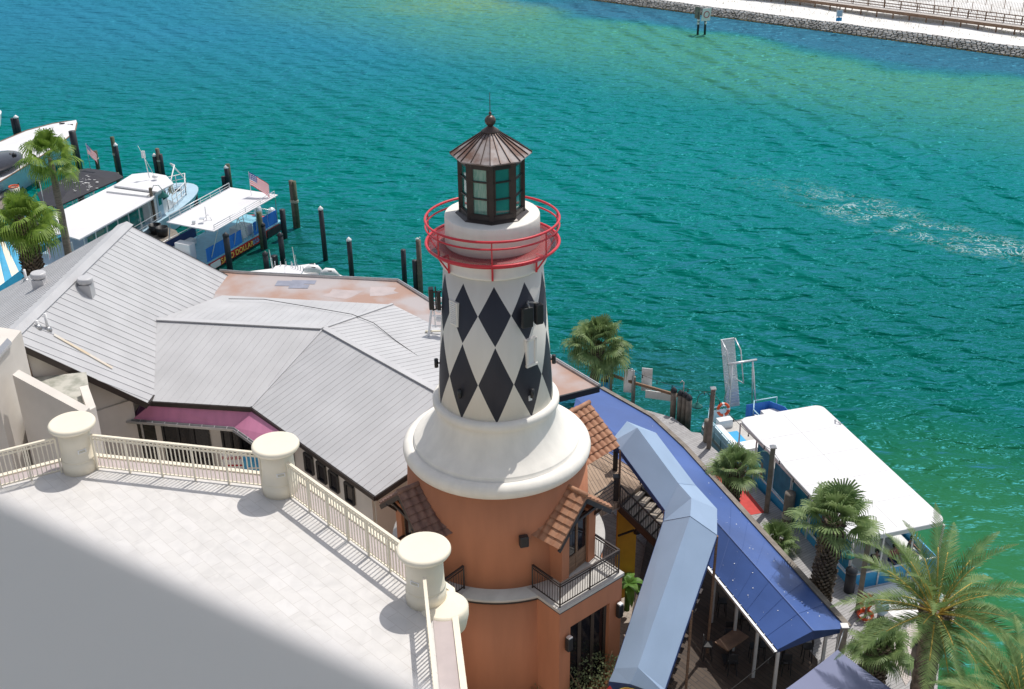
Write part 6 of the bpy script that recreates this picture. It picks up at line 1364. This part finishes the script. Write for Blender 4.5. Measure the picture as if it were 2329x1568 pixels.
# --- small white centre console with twin outboards
t = T('fishing_boat', 'small white fishing boat with T-top and twin outboards behind the flat roof', 'boat', P(660, 640, 0))
z_ = 2.6; tp_ = [P(608, 626, z_), P(626, 605, z_), P(643, 602, z_), P(676, 606, z_), P(690, 617, z_), P(675, 630, z_), P(630, 634, z_)]
b = MB(); b.slab(tp_, .1); b.build('t_top', 'roofwhite', t, bevel=.03)
b = MB()
for k in range(9): p = tp_[2].lerp(tp_[4], k / 8) if k > 3 else tp_[1].lerp(tp_[3], k / 4); b.tube([p, p + V(0, 0, .35)], .035, 5)
b.tube([P(648, 620, z_), P(648, 590, z_ + 2.0)], .02, 4); b.build('rod_holder', 'alu', t)
o = P(600, 648, .8); e = P(728, 632, .8); u = (e - o).normalized(); v = V(-u.y, u.x, 0); f = frame_pt(o, -u, v)
b = MB(); f2 = frame_pt(e, -u, v); hull(b, f2, 0, 7.5, 2.6, .05, .9, 3, flare=.3); b.build('hull', 'white', t)
b = MB()
for a_, c_ in ((1.5, .5), (1.5, 2.1), (3.2, .5), (3.2, 2.1)): b.beam(f2(a_, c_, .9), f2(a_ + .1, c_, z_), .05)
b.build('t_top_leg', 'alu', t)
for (x, y) in ((715, 618), (752, 626)):
    q = P(x, y, 1.1); b = MB(); b.smooth = True; b.tube([q + V(-.75, -.1, .1), q + V(-.3, 0, .25), q + V(.2, 0, .2), q + V(.6, .05, -.1)], [.15, .32, .30, .1], 12); b.beam(q + V(.4, .05, 0), q + V(1.1, .1, -.35), .15); m_o = b.build('outboard_motor', 'white', t)
    b = MB(); b.tube([q + V(-.3, -.2, .42), q + V(.15, -.2, .40)], .05, 5); b.build('cowling_stripe', 'black', m_o)
# --- boat partly hidden by the left palm, striped awning at the left edge
t = T('moored_boat', 'dark moored boat with rails, mostly hidden behind the two left palms', 'boat', P(100, 600, 0))
o = P(50, 618, 0); e = P(165, 560, 0); u = (e - o).normalized(); v = V(-u.y, u.x, 0); f = frame_pt(o, u, v)
b = MB(); hull(b, f, -3, 9, 3.6, .05, 1.2, 3, flare=.2); b.build('hull', 'boatblue', t); b = MB(); b.prism([(p.x, p.y) for p in (f(-2, .4, 0), f(5.5, .4, 0), f(5.5, 3.2, 0), f(-2, 3.2, 0))], 1.21, 1.26); b.build('deck', 'palewater', t)
b = MB(); rails(b, [f(-2.5, .2, 0), f(5.5, .2, 0), f(8, 1.5, 0)], 1.2, 1.0, .035, 2, .9); b.build('rail', 'alu', t)
b = MB(); b.prism([(p.x, p.y) for p in (f(1.2, .8, 0), f(4, .8, 0), f(4, 2.8, 0), f(1.2, 2.8, 0))], 1.26, 2.6); b.build('cabin', 'darkbrown', t); b = MB(); b.slab([P(66, 517, 3.4), P(120, 512, 3.4), P(150, 530, 3.4), P(92, 540, 3.4)], .08); b.build('small_roof', 'roofwhite', t)
flag(P(113, 592, 2.0), 1.3, 1.8, 'american flag hanging between the left palm trunks', V(.3, -.6, 0).normalized())
t = T('striped_awning', 'turquoise and cream striped canvas awning at the left edge', 'awning', P(10, 640, 5))
b = MB(); q = [P(-40, 560, 6.4), P(20, 548, 6.4), P(58, 606, 5.4), P(-40, 680, 5.4)]
for k in range(6): b.cur = k % 2; a0_, a1_ = k / 6, (k + 1) / 6; b.slab([q[0].lerp(q[1], a0_), q[0].lerp(q[1], a1_), q[3].lerp(q[2], a1_), q[3].lerp(q[2], a0_)], .03)
M['turq'] = mat('turquoise_canvas', (.03, .33, .55), .6, var=.1); b.build('canvas', ['cream', 'turq'], t)
b = MB(); b.beam(q[3] + V(0, 0, -.4), q[2] + V(0, 0, -.4), .05, .8); b.build('valance', 'turq', t)
b = MB(); 
for p in (q[2], q[3].lerp(q[2], .5)): b.beam(p + V(0, 0, -.5), vz(p, 1.2), .12)
b.build('awning_post', 'white', t)
# --- finger pier with gear at the far left
t = T('finger_pier', 'short wooden finger pier with a bucket and crate at the left edge', 'pier', P(10, 450, 1.1)); b = MB(); b.slab([P(-30, 462, 1.1), P(25, 440, 1.1), P(45, 450, 1.1), P(-20, 490, 1.1)], .2); b.build('deck', 'greywood', t)
t = T('bucket', 'cream bucket standing on the finger pier at the left edge', 'bucket', P(36, 448, 1.1)); q = P(36, 448, 1.1); b = MB(); b.lathe(q, [(.36, 0), (.45, .9), (.4, .9), (.38, .8)], 16); b.build('tub', 'cream', t); b = MB(); b.ring(q + V(0, 0, .95), .4, .05, 16, 5); b.build('hose', 'orangerope', t)
# marina dock visible between the gable roof and the pontoon boat
t = T('marina_dock', 'wooden marina dock with two dark tubs beside the gable roof', 'dock', P(370, 530, 1.1)); b = MB(); b.slab([P(325, 560, 1.1), P(345, 505, 1.1), P(400, 524, 1.1), P(440, 580, 1.1)], .2); b.build('deck', 'greywood', t); b = MB(); rails(b, [P(318, 525, 0), P(352, 505, 0)], 1.1, 1.0, .04, 3, .9); b.build('rail', 'alu', t)
for (x, y, lab) in ((355, 531, 'dark square tub on the marina dock, left of the round one'), (371, 537, 'dark round tub on the marina dock beside the gable roof')): q = P(x, y, 1.1); t = T('tub', lab, 'tub', q, 'tubs on the marina dock'); b = MB(); b.lathe(q, [(.38, 0), (.5, .75), (.44, .75), (.4, .2)], 14); b.build('body', 'black', t)

# ------------------------------------------------------------------ people
def skinned(name, verts, edges, m_, parent, root=0):
    me = bpy.data.meshes.new(name); off = Vector((0, 0, 0)); pp = parent
    while pp is not None: off += pp.location; pp = pp.parent
    me.from_pydata([tuple(Vector(a[0]) - off) for a in verts], edges, []); o = bpy.data.objects.new(name, me); COL.objects.link(o); o.parent = parent
    md = o.modifiers.new('skin', 'SKIN'); me.materials.append(M[m_])
    for i, a in enumerate(verts):
        r = a[1] if isinstance(a[1], tuple) else (a[1], a[1]); me.skin_vertices[0].data[i].radius = r
    me.skin_vertices[0].data[root].use_root = True; sb = o.modifiers.new('sub', 'SUBSURF'); sb.levels = 1; sb.render_levels = 2; return o
def sitter(p, face, lab, shirt, grp):
    fx = Vector(face).normalized(); sx_ = V(fx.y, -fx.x, 0); t = T('person', lab, 'person', p, grp); q = lambda a, s_, z: p + fx * a + sx_ * s_ + V(0, 0, z)
    vs = [(q(0, 0, .52), (.15, .11)), (q(.0, 0, .75), (.14, .10)), (q(.02, 0, .98), (.17, .10)), (q(.02, 0, 1.08), (.06, .06)), (q(.05, 0, 1.16), (.06, .065)), (q(.07, 0, 1.26), (.085, .10)), (q(.06, 0, 1.34), (.07, .08))]
    ed = [(0, 1), (1, 2), (2, 3), (3, 4), (4, 5), (5, 6)]
    for s_ in (-1, 1):
        o = len(vs); vs += [(q(.02, s_ * .2, 1.0), .055), (q(.08, s_ * .26, .76), .042), (q(.32, s_ * .2, .64), .032), (q(.40, s_ * .18, .62), (.035, .018))]; ed += [(2, o), (o, o + 1), (o + 1, o + 2), (o + 2, o + 3)]
        for k in range(4): h = len(vs); vs += [(q(.44, s_ * (.205 - .018 * k), .615), .0095), (q(.475 + .008 * (k % 3), s_ * (.205 - .018 * k), .59), .008)]; ed += [(o + 3, h), (h, h + 1)]
        h = len(vs); vs += [(q(.40, s_ * .145, .61), .011), (q(.435, s_ * .13, .60), .009)]; ed += [(o + 3, h), (h, h + 1)]
        o = len(vs); vs += [(q(.05, s_ * .1, .52), .085), (q(.45, s_ * .12, .52), .065), (q(.47, s_ * .12, .1), .042), (q(.60, s_ * .12, .05), (.04, .03))]; ed += [(0, o), (o, o + 1), (o + 1, o + 2), (o + 2, o + 3)]
    bd = skinned('body', vs, ed, 'skin', t)
    sv = [(q(0, 0, .52), (.17, .13)), (q(0, 0, .75), (.16, .12)), (q(.02, 0, .98), (.185, .12)), (q(.02, 0, 1.06), (.08, .08))]; se = [(0, 1), (1, 2), (2, 3)]
    for s_ in (-1, 1): o = len(sv); sv += [(q(.02, s_ * .2, 1.0), .072), (q(.07, s_ * .255, .80), .06)]; se += [(2, o), (o, o + 1)]
    skinned('shirt', sv, se, shirt, t)
    pv = [(q(0, 0, .55), (.165, .13))]; pe = []
    for s_ in (-1, 1): o = len(pv); pv += [(q(.08, s_ * .1, .52), .1), (q(.45, s_ * .12, .52), .08), (q(.46, s_ * .12, .3), .07)]; pe += [(0, o), (o, o + 1), (o + 1, o + 2)]
    skinned('trousers', pv, pe, 'navy', t)
    b = MB(); b.smooth = True; b.sphere(q(.045, 0, 1.31), .115, 14, 1.0); b.v = [a if (Vector(a) - q(.07, 0, 1.2)).dot(fx) < .08 or a[2] > p.z + 1.36 else tuple(Vector(a) - fx * .06) for a in b.v]; b.build('hair', 'hair', t)
    b = MB(); 
    for s_ in (-1, 1): b.sphere(q(.165, s_ * .035, 1.27), .014, 8)
    b.build('eyes', 'black', t); b = MB(); b.add([q(.17, -.015, 1.225), q(.17, .015, 1.225), q(.195, 0, 1.23), q(.17, 0, 1.27)], [(0, 1, 2), (0, 2, 3), (1, 3, 2)]); b.build('nose', 'skin', t)
for p, lab, shm, k in SEAT: sitter(vz(p, .88), [(.3, -1, 0), (-.2, -1, 0), (.8, -.6, 0), (1, .2, 0)][k], lab, shm, 'people in the tour boat')

# ------------------------------------------------------------------ palms and plants
M['sabal'] = leafmat('sabal_leaf', (.13, .21, .07), (.28, .37, .15)); M['wash'] = leafmat('fan_leaf', (.13, .23, .03), (.29, .42, .07))
M['date'] = leafmat('date_leaf', (.12, .21, .065), (.28, .37, .14)); M['dead'] = mat('dry_leaf', (.30, .22, .11), .9, var=.3)
M['trunk'] = mat('palm_trunk', (.10, .075, .055), .95, c2=(.22, .17, .13), scale=5, bump=.6, bscale=25); M['trunkpale'] = mat('ringed_trunk', (.17, .13, .10), .95, c2=(.27, .22, .18), scale=3, stretch=(1, 1, 7), bump=.5, bscale=8)
M['rachis'] = mat('yellow_leaf_stalk', (.55, .38, .08), .6)
def fan_leaf(mb, o, d, pl, fr, droop, nseg=30, up=V(0, 0, 1)):
    d = d.normalized(); s_ = d.cross(up); s_ = s_.normalized() if s_.length > .05 else V(1, 0, 0); nn = s_.cross(d).normalized()
    mids = [o, o + d * pl * .55 + V(0, 0, -.02), o + d * pl + V(0, 0, -.12 * pl)]; mb.tube(mids, [.022, .016, .01], 4); h = mids[-1]
    roll = random.uniform(-.5, .5); s2 = s_ * math.cos(roll) + nn * math.sin(roll); n2 = nn * math.cos(roll) - s_ * math.sin(roll)
    for k in range(nseg):
        a = (k / (nseg - 1) - .5) * R(235); dd = (d * math.cos(a) + s2 * math.sin(a)).normalized(); side = (s2 * math.cos(a) - d * math.sin(a)).normalized()
        L_ = fr * (1 - .28 * abs(a) / R(117)) * random.uniform(.88, 1.08); w0 = .021 * (fr / .9) * random.uniform(.8, 1.2); cup = n2 * (.12 * abs(math.sin(a)))
        p0 = h; p1 = h + dd * L_ * .45 + cup * L_ + V(0, 0, -droop * .10 * L_); p2 = h + dd * L_ * .78 + cup * L_ + V(0, 0, -droop * .38 * L_); p3 = h + dd * L_ * (1 - .22 * droop) + V(0, 0, -droop * random.uniform(.7, 1.1) * L_)
        mb.add([p0 - side * w0 * .35, p0 + side * w0 * .35, p1 - side * w0 * 1.5, p1 + side * w0 * 1.5, p2 - side * w0, p2 + side * w0, p3], [(0, 1, 3, 2), (2, 3, 5, 4), (4, 5, 6)])
def fan_palm(base, top, tr, nl, pl, fr, lab, leaf='sabal', droop=.8, boots=True, grp='fan palms', dead=3, emin=-35, bootz=.45, squash=1.0):
    t = T('fan_palm', lab, 'palm tree', base, grp); b = MB(); base = Vector(base); top = Vector(top); H = (top - base).length; pr = []
    for k in range(13):
        s_ = k / 12; c = base.lerp(top, s_) + V(.06 * math.sin(s_ * 3), .05 * math.sin(s_ * 2.2), 0); pr.append(c)
    b.tube(pr, [tr * (1.15 - .25 * k / 12) * (1 + .06 * (k % 2)) * (.45 if k == 12 else 1) for k in range(13)], 12); b.build('trunk', 'trunk' if boots else 'trunkpale', t)
    if boots:
        b = MB(); n = int(H * (1 - bootz) / .1) * 9
        for i in range(n):
            s_ = bootz + (1 - bootz) * i / n; a = i * 2.4; c = base.lerp(top, s_); o_ = V(math.cos(a), math.sin(a), 0); tg = V(-o_.y, o_.x, 0); q = c + o_ * tr * .85; L_ = random.uniform(.2, .36) * (tr / .2); w_ = .05 * tr / .2
            e = q + o_ * L_ * .62 + V(0, 0, L_ * .8); b.add([q - tg * w_ * 1.3, q + tg * w_ * 1.3, e + tg * w_ * .8, e - tg * w_ * .8, q - tg * w_ * 1.3 + V(0, 0, -.06) + o_ * .03, q + tg * w_ * 1.3 + V(0, 0, -.06) + o_ * .03, e + tg * w_ * .8 + o_ * .04 - V(0, 0, .03), e - tg * w_ * .8 + o_ * .04 - V(0, 0, .03)], [(0, 1, 2, 3), (7, 6, 5, 4), (0, 4, 5, 1), (1, 5, 6, 2), (2, 6, 7, 3), (3, 7, 4, 0)])
        b.build('leaf_bases', 'trunk', t)
    b = MB()
    for i in range(nl):
        el = R(emin + (88 - emin) * ((i + .5) / nl) ** .85); a = i * 2.39996 + random.uniform(-.25, .25); d = V(math.cos(a) * math.cos(el), math.sin(a) * math.cos(el), math.sin(el) * squash)
        fan_leaf(b, top + d * .1, d, pl * random.uniform(.8, 1.15), fr * random.uniform(.85, 1.1), droop * random.uniform(.75, 1.2) * (1.0 if el < R(50) else .55))
    b.build('crown', leaf, t)
    if dead:
        b = MB()
        for i in range(dead): a = random.uniform(0, 6.28); d = V(math.cos(a) * .5, math.sin(a) * .5, -.85); fan_leaf(b, top - V(0, 0, .15), d, pl * .55, fr * .6, .6, 14)
        b.build('dry_leaves', 'dead', t)
random.seed(31)
def palm_q(bx_, by_, bz, tx, ty, tz_y=0, **k):
    base = P(bx_, by_, bz); top = PY(tx, ty, base.y + tz_y); return base, top
bs_, tp_ = palm_q(152, 588, 1.5, 112, 352); bs_ = vz(PY(151, 570, 75.0), 1.3); tp_ = PY(112, 358, 76.5)
fan_palm(bs_, tp_, .24, 19, 1.2, 1.35, 'tall slender fan palm with pale curved trunk in front of the yacht', 'wash', 1.0, False, dead=0, emin=-30)
bs_ = vz(PY(67, 600, 62.0), 1.3); tp_ = PY(55, 508, 62.0)
fan_palm(bs_, tp_, .34, 22, 1.1, 1.4, 'shorter fan palm with rough boot covered trunk at the left edge', 'wash', 1.0, True, dead=2, emin=-30)
bs_ = P(1351, 866, DOCKZ); tp_ = PY(1361, 786, bs_.y - .3)
fan_palm(bs_, tp_, .27, 34, 1.1, 1.25, 'round crowned cabbage palm by the water at the dock corner', 'sabal', .9, True, dead=2, emin=-26)
bs_ = P(1650, 1190, DOCKZ); tp_ = PY(1673, 1068, bs_.y)
fan_palm(bs_, tp_, .27, 18, .7, 1.0, 'cabbage palm growing through the dock beside the red carpet', 'sabal', .65, True, dead=0, emin=-15, bootz=.1)
bs_ = P(1848, 1440, DOCKZ); tp_ = PY(1896, 1192, bs_.y)
fan_palm(bs_, tp_, .27, 22, 1.05, 1.2, 'tall cabbage palm overlapping the white tour boat roof', 'sabal', .6, True, dead=2, emin=-8, bootz=.1)
bs_ = P(1768, 1262, DOCKZ); tp_ = PY(1764, 1232, bs_.y)
fan_palm(bs_, tp_, .22, 14, .5, .85, 'small low palm growing close to the blue canopy edge', 'sabal', .8, True, dead=0, emin=-15, bootz=.1)
bs_ = P(1975, 1570, DOCKZ); tp_ = PY(2001, 1478, bs_.y)
fan_palm(bs_, tp_, .30, 22, .75, .95, 'bright green palm above the shade sail near the bottom right', 'sabal', .7, True, dead=0, emin=-15, bootz=.1)
def date_palm(base, top, tr, nf, L_, lab, emin=-30, dirs=None):
    t = T('date_palm', lab, 'palm tree', base, 'date palms'); b = MB(); pr = [base.lerp(top, k / 26) for k in range(27)]
    b.tube(pr, [tr * (1 + .09 * (k % 2)) * (1.0 if k < 20 else 1.0 + .05 * (k - 20)) for k in range(27)], 14); b.build('trunk', 'trunk', t)
    b = MB()
    for i in range(90): a = i * 2.4; o_ = V(math.cos(a), math.sin(a), 0); q = top - V(0, 0, .9 * (1 - i / 90)) + o_ * tr * .9; b.beam(q, q + o_ * .22 + V(0, 0, .22), .1, .05)
    b.build('leaf_bases', 'trunk', t)
    b = MB(); c = MB()
    for i in range(nf):
        el = R(emin + (84 - emin) * ((i + .5) / nf) ** 1.0); a = i * 2.39996 + random.uniform(-.15, .15); hd_ = V(math.cos(a), math.sin(a), 0); LL = L_ * random.uniform(.85, 1.1); p = top + hd_ * .15; e_ = el; pts = [p]; n = 16
        for k in range(n): e_ -= R(3.4) * (.5 + k / n) * (1 if el > 0 else .6); p = p + (hd_ * math.cos(e_) + V(0, 0, math.sin(e_))) * LL / n; pts.append(p)
        c.tube(pts[:10], [.035 - .002 * k for k in range(10)], 5); sd2 = V(-hd_.y, hd_.x, 0)
        for k in range(3, n + 1):
            p0, p1 = pts[k - 1], pts[k]; dr = (p1 - p0).normalized(); nn = sd2.cross(dr); nn = nn if nn.z > 0 else -nn
            for m_ in range(4):
                q = p0.lerp(p1, m_ / 4); s_ = (k + m_ / 4) / n; ll = .50 * math.sin(math.pi * min(1, s_ * .80 + .14)) * random.uniform(.85, 1.15) * (L_ / 3.0)
                for sg in (-1, 1):
                    ld_ = (dr * .75 + sd2 * sg * .75 + nn * random.uniform(.15, .5)).normalized(); tip = q + ld_ * ll - V(0, 0, ll * .12); wv = dr * .022
                    b.add([q - wv, q + wv, q + ld_ * ll * .5 + wv * .9, tip, q + ld_ * ll * .5 - wv * .9], [(0, 1, 2, 3, 4)])
    b.build('crown', 'date', t); c.build('leaf_stalks', 'rachis', t)
tp_ = P(2128, 1392, 7.6); bs_ = vz(tp_ + V(.05, -.1, 0), .5)
date_palm(bs_, tp_, .40, 36, 3.7, 'large date palm with thick dark trunk over the green water, bottom right')
tp_ = P(2330, 1640, 7.2); date_palm(vz(tp_, .5), tp_, .4, 44, 3.3, 'date palm whose fronds reach in from the bottom right corner')
# shrub at the foot of the tower, banana plant, planting under the railing
def shrub(c, r, h, n, m_, lab, grp=None, name='shrub'):
    t = T(name, lab, 'shrub', c, grp); b = MB()
    for i in range(n):
        a = random.uniform(0, 6.28); rr = r * math.sqrt(random.random()); z = h * random.random() ** .7 * (1 - .4 * (rr / r) ** 2); q = c + V(math.cos(a) * rr, math.sin(a) * rr, z); d = V(random.uniform(-1, 1), random.uniform(-1, 1), random.uniform(.1, 1)).normalized(); s_ = d.orthogonal().normalized(); L_ = random.uniform(.06, .13)
        b.add([q, q + d * L_ * .5 + s_ * L_ * .35, q + d * L_, q + d * L_ * .5 - s_ * L_ * .35], [(0, 1, 2, 3)])
    b.build('leaves', m_, t); b = MB()
    for i in range(14): a = random.uniform(0, 6.28); b.tube([c, c + V(math.cos(a) * r * .5, math.sin(a) * r * .5, h * .6), c + V(math.cos(a) * r * .7, math.sin(a) * r * .7, h * .9)], [.03, .02, .008], 4)
    b.build('stems', 'wood', t)
M['shrubleaf'] = leafmat('grey_green_leaf', (.13, .17, .08), (.26, .30, .16)); M['flowerleaf'] = leafmat('orange_bract', (.35, .14, .06), (.45, .22, .10))
q = P(1345, 1600, 1.8); shrub(q, 1.5, 2.3, 2600, 'shrubleaf', 'grey green leafy shrub at the foot of the tower box window')
shrub(q + V(.6, -.2, 0), .8, 1.5, 700, 'flowerleaf', 'orange brown shrub beside the grey green one under the box window')
q = P(1240, 1600, 1.8); shrub(q, .9, 1.2, 800, 'shrubleaf', 'low dark green shrub at the bottom edge against the tower wall')
c = P(1428, 1330, 3.0); t = T('banana_plant', 'broad leaved green plant growing in the dark gap beside the balcony', 'plant', vz(c, GZ)); b = MB(); random.seed(9)
M['banana'] = leafmat('broad_leaf', (.10, .24, .04), (.20, .36, .08))
for i in range(15):
    a = i * 2.4; el = random.uniform(.3, 1.2); d = V(math.cos(a) * math.cos(el), math.sin(a) * math.cos(el), math.sin(el)); s_ = V(-math.sin(a), math.cos(a), 0); L_ = random.uniform(.8, 1.3); p = c; vs = []
    for k in range(7): w_ = .19 * math.sin(math.pi * (k + .3) / 6.6); q = p + d * L_ * k / 6 - V(0, 0, .7 * (k / 6) ** 2 * L_); vs += [q - s_ * w_ + V(0, 0, .05), q, q + s_ * w_ + V(0, 0, .05)]
    b.add(vs, [(3 * k + j, 3 * k + j + 1, 3 * k + 4 + j, 3 * k + 3 + j) for k in range(6) for j in (0, 1)])
b.build('leaves', 'banana', t); b = MB(); b.tube([vz(c, GZ), c], .12, 8); b.build('stem', 'banana', t)
for (x, y, lab) in ((716, 1075, 'tall grassy plant between the terrace railing and the restaurant wall'), (800, 1140, 'smaller grassy plant farther along the restaurant wall')):
    c = P(x, y, 5.0); t = T('grassy_plant', lab, 'plant', vz(c, GZ), 'grassy plants'); b = MB()
    for i in range(150): a = random.uniform(0, 6.28); L_ = random.uniform(.7, 1.5); d = V(math.cos(a), math.sin(a), 0); s_ = V(-d.y, d.x, 0) * .02; b.add([c - s_, c + s_, c + d * L_ * .3 + V(0, 0, L_ * .6) + s_, c + d * L_ * .6 + V(0, 0, L_ * .55), c + d * L_ * .3 + V(0, 0, L_ * .6) - s_], [(0, 1, 2, 3, 4)])
    b.build('blades', 'sabal', t); b = MB(); b.tube([vz(c, GZ), c], .1, 6); b.build('stem', 'trunk', t)
